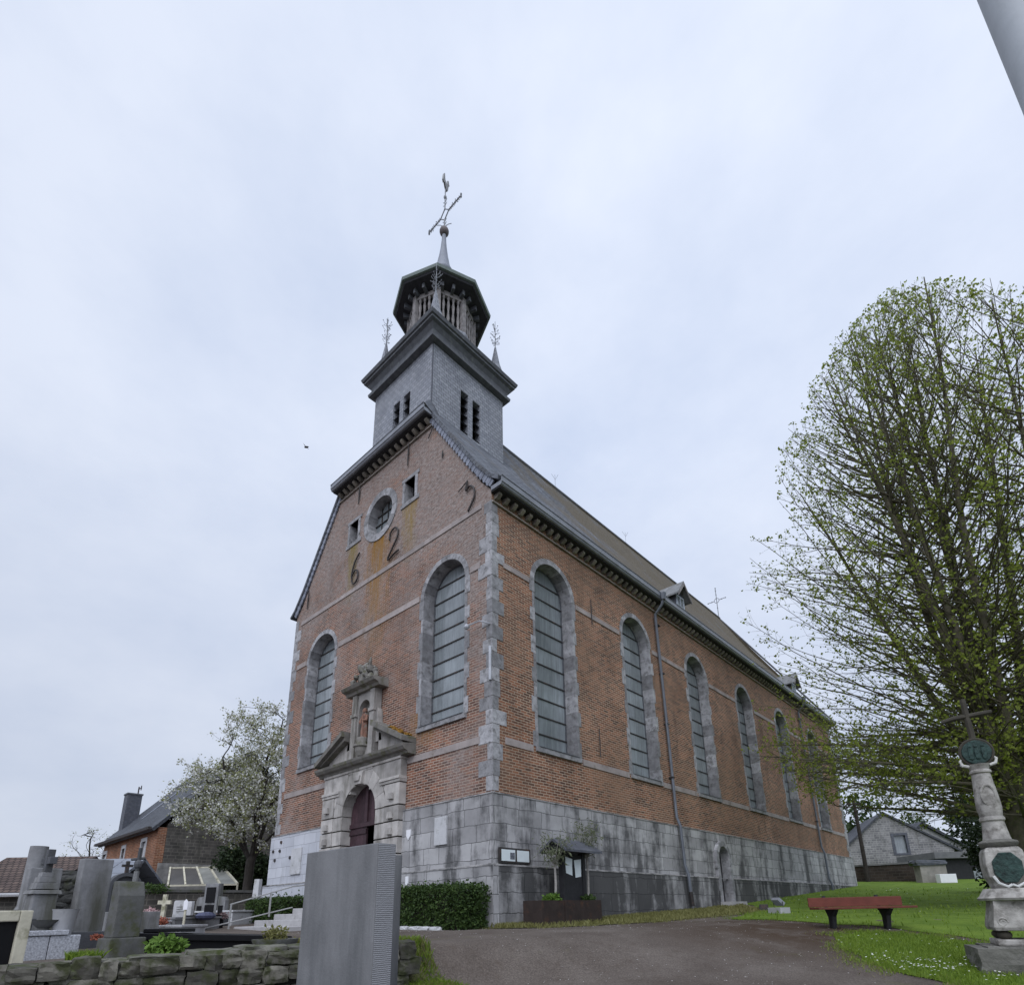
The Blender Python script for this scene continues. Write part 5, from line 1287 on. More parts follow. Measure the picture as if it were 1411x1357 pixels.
# ================================================================== IN FRONT OF THE SIDE WALL
pl = thing('planter_box', 'dark rusty steel planter box along the church side wall', 'planter', (.0, 0, 0))
pl.location = (.80, 1.32, -.36)
mb = MB(); zt = .555
mb.plate([(-.26, -1.0), (.26, -1.0), (.26, 1.02), (-.26, 1.02)], [[(-.24, -.98), (.24, -.98), (.24, 1.0), (-.24, 1.0)]], lambda a, b, d_: Vector((a, b, d_)), -.1, zt); mb.build('box', M['corten'], pl)
mb = MB(); mb.box(-.238, .238, -.978, .998, 0, zt - .07); mb.build('soil', M['mortar'], pl)
mb = MB(); mb.box(.262, .282, -.30, .40, .0, zt - .004); mb.build('panel', M['corten'], pl)
for j, (x, y) in enumerate(((.86, .86), (.84, 2.12))):
    bush('low_planter_plant', 'small green plant at the %s of the steel planter' % ('near left end' if j == 0 else 'right end'), 'plant', (x, y, .12), (.16, .22, .10), M['plant'] if j == 0 else M['hedge'], 500, .07, 50 + j, stems=False)
rr = random.Random(2)
for i in range(11):
    mb = MB(); mb.rock((0, 0, 0), (rr.uniform(.06, .10), rr.uniform(.06, .10), .05), 0, .12, 2, .4, i); solo(mb, 'white_pebble', M['white'], 'white pebble on the soil of the steel planter', 'pebble', (.86 + rr.uniform(.02, .16), 1.55 + rr.uniform(-.25, .35), .15), rr.random() * 3, 'white pebbles in the planter')
nb = thing('roofed_notice_board', 'black timber notice board with a little pitched roof standing in the planter', 'notice board', (.76, 1.72, -.12))
mb = MB(); mb.box(-.03, .03, -.36, .36, .1, 1.30); mb.build('board', M['blackwood'], nb)
for s in (-1, 1):
    mb = MB(); mb.box(-.06, .06, s * .36 - .05, s * .36 + .05, .0, 1.34); mb.build('post', M['blackwood'], nb)
mb = MB()
for s in (-1, 1): mb.prism([(0, 1.62), (s * .36, 1.37), (s * .36, 1.32), (0, 1.565)], lambda a, b, d_: Vector((a, d_, b)), -.68, .68)
mb.build('roof', M['slate_dark'], nb)
mb = MB(); mb.prism([(0, 1.56), (.3, 1.35), (-.3, 1.35)], lambda a, b, d_: Vector((a, d_, b)), -.6, .6); mb.build('roof_block', M['blackwood'], nb)
for y0, y1, z0, z1, tl in ((-.30, -.03, .84, 1.25, .05), (.03, .29, .83, 1.18, -.03)):
    mb = MB(); mb.face([(.035, y0, z1), (.037, y1, z1 - tl), (.055, y1 - .04, (z0 + z1) / 2), (.05, y0 + .0, (z0 + z1) / 2)]); mb.face([(.05, y0, (z0 + z1) / 2), (.055, y1 - .04, (z0 + z1) / 2), (.04, y1 - .02, z0), (.038, y0 + .03, z0 + tl)]); mb.build('curled_paper', M['paper'], nb)
def standard(label, loc, ht, cr, seed, n):
    root = thing('olive_tree', label, 'small tree', loc, 0, 'small standard trees in the planter'); r = np.random.default_rng(seed); mb = MB(); stems = []
    mb.tube([(0, 0, 0), (.02, .01, ht * .3), (0, .02, ht * .52)], [.03, .026, .022], 7)
    for k in range(9):
        a = k * 2.4; q = [(0, .02, ht * (.5 + .02 * (k % 3))), (math.cos(a) * cr * .35, math.sin(a) * cr * .35, ht * .68), (math.cos(a) * cr * r.uniform(.5, .9), math.sin(a) * cr * r.uniform(.5, .9), ht * r.uniform(.82, 1.0))]
        mb.tube(q, [.014, .009, .004], 5); stems.append(q)
    mb.build('trunk', plain('pale_olive_bark', (.26, .245, .225), .9, .3, 9), root); pts = []
    for q in stems:
        for _ in range(n // 9):
            t = r.uniform(.25, 1); a, b, c = (Vector(v) for v in q); p = a.lerp(b, t * 2) if t < .5 else b.lerp(c, t * 2 - 1); pts.append(np.array(p) + r.normal(0, cr * .22, 3) * np.array((1, 1, .9)))
    lv, lf = leaves(np.array(pts), .085, seed, 0, .28); raw('crown', lv, lf, M['olive'], root)
standard('small olive tree with a loose crown at the left of the roofed board', (.82, 1.02, .08), 1.55, .40, 5, 560)
standard('taller narrow olive tree at the right of the roofed board', (.78, 2.24, .08), 1.95, .34, 6, 600)

# bench
p = (gp(1156, 1280) + gp(1221, 1280)) / 2
bn = thing('park_bench', 'low bench with red brown wooden planks on two dark legs', 'bench', (p.x, p.y, h(p.x, p.y)), math.atan2(_r.y, _r.x) - R(4))
for s in (-1, 1):
    mb = MB(); mb.prism([(.02, -.05), (.13, -.05), (.13, .22), (.24, .36), (-.20, .36), (-.06, .24)], lambda a, b, d_: Vector((s * .48 + d_, a, b)), -.04, .04); mb.build('leg', M['blackwood'], bn, bevel=.01)
    mb = MB(); mb.tube([(s * .48, .24, .34), (s * .48, .30, .60)], .035, 8); mb.build('back_post', M['blackwood'], bn)
for k in range(3):
    mb = MB(); mb.box(-.80, .92, -.23 + k * .155, -.09 + k * .155, .362, .40); mb.build('seat_plank', M['redwood'], bn, bevel=.006)
mb = MB(); mb.box(-.80, .90, .222, .258, .405, .575); mb.build('backrest_plank', M['redwood'], bn, bevel=.006)
# floodlights
def flood(u, v, label, D=None, sc=1.0, block=True):
    p = gp(u, v) if D is None else px(u, v, D); z = h(p.x, p.y); ft = thing('floodlight', label, 'floodlight', (p.x, p.y, z), R(150)); s = sc
    if block: mb = MB(); mb.box(-.24 * s, .24 * s, -.16 * s, .16 * s, -.05, .15 * s); mb.build('concrete_block', M['concrete'], ft, bevel=.01)
    mb = MB(); Mx = Matrix.Translation((0, 0, .30 * s)) @ Matrix.Rotation(R(-48), 4, 'X'); mb.box(-.15 * s, .15 * s, -.05 * s, .05 * s, -.11 * s, .11 * s, Mx, .9); mb.build('lamp_housing', M['zinc'], ft, bevel=.01)
    mb = MB(); mb.box(-.12 * s, .12 * s, -.062 * s, -.052 * s, -.085 * s, .085 * s, Mx); mb.build('lens', M['glass_dark'], ft)
    mb = MB(); mb.tube([(-.17 * s, 0, .30 * s), (-.17 * s, 0, .14 * s), (.17 * s, 0, .14 * s), (.17 * s, 0, .30 * s)], .012, 5); mb.build('stirrup', M['iron'], ft)
flood(1074, 1258, 'floodlight on a pale concrete block in the grass before the bench'); flood(1192, 1238, 'small floodlight behind the bench near the far church corner', 17.5, .8, False)
p = gp(1053, 1254); mb = MB(); mb.box(-.14, .14, -.1, .1, 0, .20, taper=.85); solo(mb, 'cable_box', M['iron'], 'small dark cable box on the grass beside the floodlight block', 'cable box', (p.x, p.y, h(p.x, p.y) - .02), .4, bevel=.01)

# stone wayside cross
DM = 7.75; p = px(1416, 1325, DM); gz = h(p.x, p.y); mon = thing('wayside_cross', 'grey carved stone wayside cross column with bronze discs on stepped base', 'stone cross', (p.x, p.y, gz), R(14))
def zz_(v): return px(1385, v, DM).z - gz
Z = {k: zz_(k) for k in (1345, 1316, 1300, 1290, 1280, 1240, 1228, 1175, 1162, 1130, 1075, 1064, 1058, 1022, 985, 950)}
mb = MB(); mb.rock((0, 0, .10), (1.10, 1.0, .36), 0, .03, 5, .92, 1); mb.build('base_step', M['calvary_base'], mon, bevel=0)
mb = MB(); mb.rock((0, 0, Z[1316] + .02), (.86, .80, .20), 0, .03, 5, .93, 2); mb.build('base_step', M['calvary_base'], mon)
mb = MB(); mb.box(-.29, .29, -.27, .27, Z[1316] + .12, Z[1300] + .06); mb.build('base_slab', M['calvary'], mon, bevel=.02)
zf = Z[1300] + .06
for sx_ in (-1, 1):
    for sy_ in (-1, 1): mb = MB(); mb.sphere((sx_ * .19, sy_ * .17, zf + .05), .072, 12, (1.1, 1.1, .8)); mb.build('ball_foot', M['rust'], mon, smooth=True)
zp = zf + .10; zq = Z[1240]
mb = MB(); mb.lathe([(.40, zp), (.42, zp + .04), (.41, zp + .10), (.37, zp + .22), (.335, zp + .34), (.325, zq - .06), (.34, zq - .04), (.34, zq)], 4, (0, 0, 0), math.pi / 4); ped = mb.build('pedestal', M['calvary'], mon, bevel=.012)
for s in (-1, 1):
    mb = MB(); mb.tube([(s * .20 + .055 * math.cos(t) * (1 - t / 14), -.285, zp + .10 + .055 * math.sin(t) * (1 - t / 14)) for t in np.linspace(0, 9.5, 26)], .013, 5); mb.build('scroll', M['calvary'], ped)
mb = MB(); mb.lathe([(.345, zq + .003), (.36, zq + .03), (.33, zq + .055), (.27, Z[1228] + .04)], 24); mb.build('moulding', M['calvary'], mon, smooth=True)
z0, z1 = Z[1228] + .04, Z[1162]
mb = MB(); mb.lathe([(.24, z0), (.25, z0 + .06), (.295, z0 + .14), (.305, z0 + (z1 - z0) * .55), (.28, z1 - .10), (.24, z1 - .05)], 4, (0, 0, 0), math.pi / 4); mb.build('die', M['calvary'], mon, bevel=.03)
zc = (Z[1228] + Z[1175]) / 2 + .05; mb = MB(); mb.prism([(.165 * math.cos(R(22.5 + 45 * k)), zc + .20 * math.sin(R(22.5 + 45 * k))) for k in range(8)], FAC, .235, .17); mb.build('bronze_plaque', M['bronze'], mon, bevel=.012)
mb = MB()
for s in (-1, 1): mb.tube([(s * .17, -.225, zc - .10), (s * .13, -.24, zc - .19), (s * .05, -.245, zc - .235), (0, -.24, zc - .21)], .018, 6)
mb.build('plaque_wreath', plain('pale_carved_stone', (.52, .52, .50), .9, .2, 9), mon)
mb = MB(); mb.lathe([(.17, z1 - .05), (.205, z1 - .02), (.215, z1 + .01), (.205, z1 + .03), (.15, z1 + .05)], 24); mb.build('cornice', M['calvary_base'], mon, smooth=True)
zt = Z[1058]; zr = Z[1130]
sh = [(.155, z1 + .05), (.145, z1 + .09), (.122, zr - .02), (.14, zr), (.14, zr + .03), (.125, zr + .05), (.14, zr + .16), (.135, zr + .28), (.112, zt - .14), (.105, zt - .08), (.125, zt - .065), (.125, zt - .04), (.105, zt - .02), (.125, zt + .03), (.135, zt + .05)]
mb = MB(); mb.lathe(sh, 20); mb.build('shaft', M['calvary'], mon, smooth=True)
zo = (zr + zt) / 2 - .03; mb = MB(); mb.tube([(.075 * math.cos(t), -.135 - .01 * math.sin(t), zo + .13 * math.sin(t)) for t in np.linspace(0, 6.2832, 25)], .016, 6); mb.build('oval_frame', M['calvary'], mon)
mb = MB(); mb.prism([(.075 * math.cos(t), zo + .125 * math.sin(t)) for t in np.linspace(0, 6.2832, 20)[:-1]], FAC, .142, .08); mb.build('oval_medallion', M['calvary'], mon)
mb = MB()
for s in (-1, 1): mb.tube([(s * .11, -.05, zt + .03), (s * .18, -.05, zt + .05), (s * .20, -.05, zt + .11), (s * .17, -.05, zt + .14)], [.024, .022, .018, .015], 7)
mb.build('capital_scroll', plain('pale_capital_stone', (.50, .49, .46), .9, .2, 9), mon)
zd = (Z[1022] + Z[1058]) / 2 + .03; mb = MB(); mb.prism([(.165 * math.cos(t), zd + .165 * math.sin(t)) for t in np.linspace(0, 6.2832, 29)[:-1]], FAC, .10, .03); dk = mb.build('bronze_disc', M['bronze'], mon, bevel=.012)
mb = MB(); mb.tube([(.18 * math.cos(t), -.06, zd + .18 * math.sin(t)) for t in np.linspace(0, 6.2832, 29)], .022, 6); mb.build('disc_rim', M['rust'], dk)
# small relief figures on the disc
mb = MB()
for x in (-.07, 0, .075): mb.rock((x, -.105, zd - .02), (.05, .03, .16), 0, .1, 2, .4, int(x * 100)); mb.sphere((x, -.11, zd + .075), .02, 6)
mb.build('relief', M['bronze'], dk)
mb = MB(); zx = Z[985] - .02; mb.tube([(0, .0, zt), (0.01, .0, zt + .3), (0, .0, zx + .26)], [.05, .042, .036], 7); mb.tube([(-.29, 0, zx - .03), (-.15, 0, zx + .0), (.15, 0, zx + .02), (.29, 0, zx + .03)], [.03, .036, .036, .03], 7); cr_ = mb.build('rustic_cross', M['rust'], mon)
# mast at the right edge
q0 = px(1362, 0, 2.3); mx, my = q0.x + RT.x * .118, q0.y + RT.y * .118
ms = thing('flag_mast', 'pale grey painted mast rising close to the camera at the right edge', 'mast', (mx, my, h(mx, my)))
mb = MB(); mb.lathe([(.118, 0), (.118, 9)], 32); mb.build('pole', M['grey_paint'], ms, smooth=True); mb = MB(); mb.lathe([(.2, 0), (.2, .02), (.14, .03), (.125, .25)], 20); mb.build('base_flange', M['zinc'], ms)

# ================================================================== RIGHT BACKGROUND
RZC = math.atan2(_r.y, _r.x)     # local x to the right of the view, local y away
def gz2(u, v, D): p = px(u, v, D); return Vector((p.x, p.y, h(p.x, p.y)))
def house_base(u, D, v=1225): p = px(u, v, D); return (p.x, p.y, h(p.x, p.y) - .3)
def up(v, D, u): return px(u, v, D).z
# stone gable house
D = 46; b0 = house_base(1236, D); z0 = b0[2]; hs = thing('stone_house', 'grey rubble stone gable house with one upper window beyond the lawn', 'house', b0, RZC - R(16))
ap = up(1120, D, 1235) - z0; el = up(1164, D, 1187) - z0; wl, wr = -2.9, 4.3
er = ap - (ap - el) / 2.9 * wr * .78
mb = MB(); wz = (up(1176, D, 1253) - z0, up(1149, D, 1253) - z0); wx = (.35, 1.35)
GA = lambda a, b, d_: Vector((a, -d_, b))
mb.plate([(wl, 0), (wr, 0), (wr, er), (0, ap), (wl, el)], [[(wx[0], wz[0]), (wx[1], wz[0]), (wx[1], wz[1]), (wx[0], wz[1])]], GA, 0, -.5); mb.build('wall', M['grey_rubble'], hs)
mb = MB(); mb.box(wr - .4, wr, .5, 9, 0, er); mb.build('wall', M['grey_rubble'], hs); mb = MB(); mb.box(wl, wl + .4, .5, 9, 0, el); mb.build('wall', M['grey_rubble'], hs)
mb = MB(); roofface(mb, [(0, -.15, ap + .14), (wr + .5, -.15, er - .28), (wr + .5, 9, er - .28), (0, 9, ap + .14)], .14); roofface(mb, [(0, -.15, ap + .14), (wl - .3, -.15, el - .12), (wl - .3, 9, el - .12), (0, 9, ap + .14)], .14); mb.build('roof', M['house_slate'], hs)
mb = MB(); mb.plate([(wx[0] - .08, wz[0] - .1), (wx[1] + .08, wz[0] - .1), (wx[1] + .08, wz[1] + .08), (wx[0] - .08, wz[1] + .08)], [[(wx[0] + .12, wz[0] + .05), (wx[1] - .1, wz[0] + .05), (wx[1] - .1, wz[1] - .1), (wx[0] + .12, wz[1] - .1)]], GA, .03, -.2); wf = mb.build('window', M['slate_dark'], hs)
mb = MB(); mb.prism([(wx[0], wz[0]), (wx[1], wz[0]), (wx[1], wz[1]), (wx[0], wz[1])], GA, -.22, -.25); mb.build('pane', M['glass'], wf)
D = 40; b0 = house_base(1330, D); z0 = b0[2]; g2 = thing('garden_shed', 'dark lean-to shed with a flat roof edge and a pale panel beside the stone house', 'shed', b0, RZC)
s_ = D / FOC; a0, a1 = (1300 - 1330) * s_, (1372 - 1330) * s_; zt = up(1182, D, 1335) - z0
mb = MB(); mb.box(a0, a1, 0, 3.5, 0, zt); mb.build('wall', M['blackwood'], g2); mb = MB(); mb.box(a0 - .3, a1 + .5, -.4, 3.8, zt + .003, zt + .42); mb.build('fascia', plain('grey_fascia', (.13, .13, .135), .8, .2, 3), g2)
mb = MB(); mb.box((1346 - 1330) * s_, (1364 - 1330) * s_, -.03, -.002, up(1213, D, 1350) - z0, up(1196, D, 1350) - z0); mb.build('window', M['glass'], g2)
D = 60; b0 = house_base(1300, D); z0 = b0[2]; g3 = thing('slate_roofed_house', 'pale grey house with a long slate roof slope behind the stone gable', 'house', b0, RZC)
s_ = D / FOC; ap = up(1134, D, 1290) - z0; zr_ = up(1186, D, 1372) - z0; xl, xr = (1250 - 1300) * s_, (1375 - 1300) * s_; xa = (1288 - 1300) * s_
mb = MB(); mb.prism([(xl, 0), (xr, 0), (xr, zr_), (xa, ap), (xl, ap - 2.6)], GA, 0, -6); mb.build('wall', plain('grey_render', (.28, .28, .285), .9, .15, 2), g3)
mb = MB(); roofface(mb, [(xa, -.3, ap + .2), (xr + .8, -.3, zr_ - .2), (xr + .8, 7, zr_ - .2), (xa, 7, ap + .2)], .25); roofface(mb, [(xa, -.3, ap + .2), (xl - .4, -.3, ap - 2.7), (xl - .4, 7, ap - 2.7), (xa, 7, ap + .2)], .25); mb.build('roof', M['house_slate'], g3)
# low dark boundary wall with the pale leaning slab
pa, pb = px(1176, 1226, 40), px(1302, 1226, 37); zt_a, zt_b = px(1176, 1194, 40).z, px(1302, 1190, 37).z
bw = thing('boundary_wall', 'long low dark stone boundary wall at the back of the lawn', 'wall', (pa.x, pa.y, h(pa.x, pa.y) - .3), math.atan2(pb.y - pa.y, pb.x - pa.x)); Lw = math.hypot(pb.x - pa.x, pb.y - pa.y)
zt = zt_a - bw.location.z; mb = MB(); mb.box(0, Lw, 0, .4, 0, zt); mb.build('wall', M['wall_brown'], bw); mb = MB(); mb.box(-.05, Lw + .05, -.06, .46, zt + .002, zt + .10); mb.build('coping', plain('grey_coping', (.15, .15, .15), .9, .3, 3), bw)
for j, (u, w_, lab) in enumerate(((1289, 2.2, 'pale stone gate pier with a sloping grey cap beside the dark wall'),)):
    q = px(u, 1222, 36); gq = thing('stone_pier', lab, 'pier', (q.x, q.y, h(q.x, q.y) - .2), RZC); ht = px(u, 1191, 36).z - gq.location.z
    mb = MB(); mb.box(-.8, .75, -.2, .4, 0, ht); mb.build('shaft', plain('pier_stone', (.24, .225, .20), .9, .3, 3), gq); mb = MB(); mb.rock((-.1, .1, ht + .12), (1.9, .8, .32), 0, .08, 3, .8, 5); mb.build('cap', M['slate_dark'], gq)
q = px(1306, 1216, 35); mb = MB(); mb.box(-.5, .45, -.2, .2, 0, .5); solo(mb, 'white_trough', M['white'], 'small white trough on the grass before the dark shed', 'trough', (q.x, q.y, h(q.x, q.y)), RZC, bevel=.02)
# utility pole
q = px(1198, 1222, 39); po = thing('utility_pole', 'thin dark wooden utility pole between the church and the stone house', 'utility pole', (q.x, q.y, h(q.x, q.y) - .2)); ht = px(1182, 1098, 39).z - po.location.z
mb = MB(); mb.tube([(0, 0, 0), (0, 0, ht)], [.14, .10], 8); mb.build('pole', M['bark_dark'], po, smooth=True)
mb = MB(); mb.box(-.5, .5, -.05, .05, ht - .5, ht - .4, Matrix.Rotation(RZC, 4, 'Z')); mb.build('crossarm', M['bark_dark'], po)
def small_tree(name, label, loc, H, RM, mat, nleaf, leaf, seed, group=None, natt=420, nodes=None, tw=.7):
    root = thing(name, label, 'tree', loc, 0, group); r = np.random.default_rng(seed); nodes = [(0, 0, 0)]; par = [-1]
    for k in range(1, 6): nodes.append((r.normal(0, .04), r.normal(0, .04), H * .5 * k / 5)); par.append(k - 1)
    att = []
    while len(att) < natt:
        v = r.normal(0, 1, 3); v = v / np.linalg.norm(v) * r.random() ** .35
        if mnoise.noise(Vector(v * 1.6) + Vector((seed, 0, 0))) < -.22: continue
        att.append((v[0] * RM, v[1] * RM, H * .62 + v[2] * H * .38))
    N, P = colonize(att, nodes, par, H * .045, H * .5, H * .07, 40, seed)
    V, F, rad, ch = tree_mesh(N, P, .010 * H / 6, 2.1, .04 * H); tv, tf, tips = twigs(N, P, ch, rad, .018 * H / 6, tw, H * .07, seed)
    o_ = len(V); raw('trunk', V + tv, F + [tuple(i + o_ for i in f) for f in tf], M['bark_dark'], root, smooth=True); pts = []
    for a, m_, e in tips:
        for _ in range(nleaf): pts.append((m_ if r.random() < .4 else e) + r.normal(0, H * .022, 3))
    if pts: lv, lf = leaves(np.array(pts), leaf, seed, .1, .7); raw('crown', lv, lf, mat, root)
    return root
for j, (u, D, H, RM, m_, lab) in enumerate(((1176, 58, 9.0, 3.6, 'hedge', 'dark green tree close behind the far end of the church'), (1262, 85, 10, 5, 'hedge', 'distant tree behind the roof of the stone house'), (1440, 44, 11, 5, 'yew', 'dark evergreen tree beyond the shed behind the big linden'), (1392, 52, 9, 4.5, 'yew', 'dark dense tree behind the stone cross column'))):
    q = px(u, 1220, D); small_tree('background_tree', lab, (q.x, q.y, h(q.x, q.y) - .2), H, RM, M[m_], 9, .34, 60 + j, 'trees beyond the lawn', 300, tw=1.3)
q = px(1240, 1170, 43.5); 
q = px(1400, 1216, 24); bush('dark_laurel', 'dark laurel bush behind the foot of the stone cross', 'shrub', (q.x, q.y, h(q.x, q.y)), (1.3, 1.2, 1.5), M['yew'], 6000, .16, 71)

# ================================================================== CEMETERY
# retaining wall of rough stones, each its own block in the wall's mesh
wl_ = thing('rubble_retaining_wall', 'mossy rough stone retaining wall with heavy coping in the foreground', 'wall', (P0.x, P0.y, -.9), math.atan2(WDIR.y, WDIR.x))
def topz(t): return (-.367 + .075 * math.exp(-((t - .62) / .25) ** 2)) + .9
mb = MB(); mb.box(-2.6, WLEN - .05, -.17, .26, -1.2, .42); mb.build('core', M['mortar'], wl_)
rr = random.Random(15); mb = MB(); x = -2.6; i = 0
while x < WLEN - .05:
    L = min(rr.uniform(.34, .62), WLEN + .02 - x)
    hh = rr.uniform(.17, .22); t = (x + L / 2) / WLEN; mb.rock((x + L / 2, .03, topz(t) - hh / 2), (L * .99, .58, hh), rr.uniform(-.03, .03), .085, 7, .86, i); x += L; i += 1
mb.build('coping', M['coping'], wl_)
mb = MB()
for row in range(7):
    x = -2.6; zc = .47 - row * .155
    while x < WLEN:
        L = rr.uniform(.13, .38); hz = rr.uniform(.12, .19); mb.rock((x + L / 2, -.15 + rr.uniform(-.03, .02), zc + rr.uniform(-.03, .03)), (L * 1.02, .30, hz), rr.uniform(-.08, .08), .10, 3, .7, i); x += L; i += 1
for row in range(6):
    for y in (-.02, .18): mb.rock((WLEN - .1, y, .47 - row * .155), (.30, .24, .17), rr.uniform(-.2, .2), .1, 3, .7, i); i += 1
mb.build('stonework', M['rubble'], wl_)
# foreground slabs
sb = thing('memorial_slab', 'tall plain bluestone memorial slab with a chiselled edge in the near foreground', 'memorial slab', (5.065, -6.535, -1.35))
mb = MB(); f_ = lambda a, b, d_: Vector((a, -d_, b))
mb.prism([(-.44, 0), (.49, 0), (.49, 1.795), (-.44, 1.80)], f_, .075, -.075); mb.build('slab', M['slab'], sb, bevel=.008)
mb = MB(); mb.box(.4905, .497, -.066, .066, .02, 1.785); mb.build('chiselled_edge', M['chisel'], sb)
q = px(548, 1177, 4.6); mb = MB(); mb.box(-.9, 0, -.05, .05, 0, q.z - h(q.x, q.y)); solo(mb, 'stone_slab', M['slab'], 'narrow bluestone slab just behind the tall memorial slab', 'memorial slab', (q.x - .005, q.y, h(q.x, q.y)), 0, bevel=.008)

def at(u, v, D):
    q = px(u, v, D); return q
def gloc(u, D, v=1250): q = px(u, v, D); return Vector((q.x, q.y, h(q.x, q.y) - .02))
S = lambda D: D / FOC
# 1 big slab grave
D = 8.6; l = gloc(123, D, 1240); t = at(118, 1184, D).z - l.z
o = thing('upright_gravestone', 'broad tall grey gravestone slab with a mossy left edge', 'gravestone', l, R(6))
mb = MB(); mb.prism([(-.11, 0), (.11, 0), (.10, t), (-.10, t)], lambda a, b, d_: Vector((a, d_, b)), -.18, .19); mb.build('stone', M['grave'], o, bevel=.015)
mb = MB(); mb.box(-.16, .18, -.23, .24, -.02, .24); mb.build('foot', M['grave_dark'], o, bevel=.01)
# 2 round pillar
D = 8.4; l = gloc(44, D, 1215); t = at(52, 1169, D).z - l.z; o = thing('broken_column', 'tall round broken column grave at the far left', 'grave column', l)
mb = MB(); mb.lathe([(.15, .0), (.15, .45), (.12, .47), (.12, .52), (.14, .55), (.115, .60), (.11, t - .03), (.107, t + .03)], 20, (.02, 0, 0)); mb.build('shaft', M['grave'], o, smooth=True)
mb = MB(); mb.box(-.19, .22, -.19, .19, -.1, .30); mb.build('base', M['grave_dark'], o, bevel=.01)
# 3 obelisk with stepped cap and cross
D = 7.6; l = gloc(52, D, 1262); t = at(60, 1232, D).z - l.z; t2 = at(68, 1170, D).z - l.z; o = thing('cross_pedestal', 'tapered grey grave pedestal with stepped cap carrying a stone cross', 'grave cross', l, R(8))
mb = MB(); mb.box(-.16, .16, -.15, .15, 0, t, taper=.80); mb.build('pedestal', M['grave'], o, bevel=.01)
mb = MB(); mb.box(-.16, .16, -.16, .16, t + .002, t + .05, taper=.9); mb.build('cap', M['grave'], o, bevel=.008)
for k, (w_, z0, z1) in enumerate(((.12, .062, .14), (.095, .142, .21), (.07, .212, .27))): mb = MB(); mb.box(-w_, w_, -w_, w_, t + z0, t + z1, taper=.9); mb.build('step', M['grave'], o, bevel=.006)
mb = MB(); mb.box(-.04, .04, -.04, .04, t + .272, t2); mb.box(-.14, -.046, -.04, .04, t2 - .19, t2 - .10); mb.box(.046, .14, -.04, .04, t2 - .19, t2 - .10); mb.build('cross', M['grave_dark'], o, bevel=.008)
# tall plain slab leaning behind them
D = 8.2; l = gloc(54, D, 1225); t = at(60, 1196, D).z - l.z; o = thing('plain_gravestone', 'smooth tall grey gravestone between the round column and the cross pedestal', 'gravestone', l, R(5)); mb = MB(); mb.prism([(-.10, 0), (.10, 0), (.09, t), (-.09, t)], lambda a, b, d_: Vector((a, d_, b)), -.16, .2); mb.build('stone', M['grave'], o, bevel=.012); mb = MB(); mb.box(-.14, .14, -.22, .26, -.1, .16); mb.build('foot', M['grave_dark'], o)
# 4 cairn stele
D = 8.8; l = gloc(83, D, 1240); t = at(88, 1206, D).z - l.z; o = thing('rockwork_grave', 'grave marker built like a pile of rough rounded stones', 'grave marker', l)
mb = MB(); rr = random.Random(5); z = .40; k = 0
while z < t:
    for c in range(3): mb.rock((.02 * rr.random(), -.16 + .16 * c + .05 * (k % 2), z), (.20, .19, .13), rr.uniform(-.3, .3), .10, 3, .4, k * 3 + c)
    z += .095; k += 1
mb.rock((0, .02, t + .02), (.2, .26, .10), .2, .1, 3, .6, 77); mb.build('rockwork', M['grave_moss'], o)
mb = MB(); mb.box(-.17, .17, -.28, .28, -.1, .38); mb.build('base', M['grave_dark'], o, bevel=.01); mb = MB(); mb.box(-.08, .06, -.2, .2, .3, t - .05); mb.build('core', M['mortar'], o)
# 5 chamfered pillar in front
D = 6.9; l = gloc(173, D, 1265); l.z = h(l.x, l.y) - .02; t = at(178, 1214, D).z - l.z; o = thing('chamfered_gravestone', 'upright grey gravestone with a sloping chamfered top near the rubble wall', 'gravestone', l, R(10))
mb = MB(); mb.prism([(-.10, .22), (.10, .22), (.09, t - .16), (.02, t), (-.08, t)], lambda a, b, d_: Vector((a, d_, b)), -.15, .13); mb.build('stone', M['grave_moss'], o, bevel=.012)
mb = MB(); mb.box(-.15, .15, -.19, .19, -.1, .218, taper=.97); mb.build('foot', M['grave_moss'], o, bevel=.012)
# iron crucifix behind it
D = 8.6; l = gloc(187, D, 1200); t = at(192, 1171, D).z - l.z; o = thing('iron_grave_cross', 'grey weathered metal grave cross with a rounded head before the brick house', 'grave cross', l)
mb = MB(); mb.tube([(0, 0, 0), (.02, .01, t - .3)], [.06, .035], 8); mb.build('stem', M['grave'], o, smooth=True); mb = MB(); mb.sphere((.02, .01, t - .20), .055, 10, (1, 1, 1.3)); mb.tube([(.02, -.085, t - .14), (.02, .09, t - .11)], .02, 6); mb.tube([(.02, .01, t - .3), (.02, .01, t + .03)], .028, 6); mb.build('cross_head', M['grave_dark'], o)
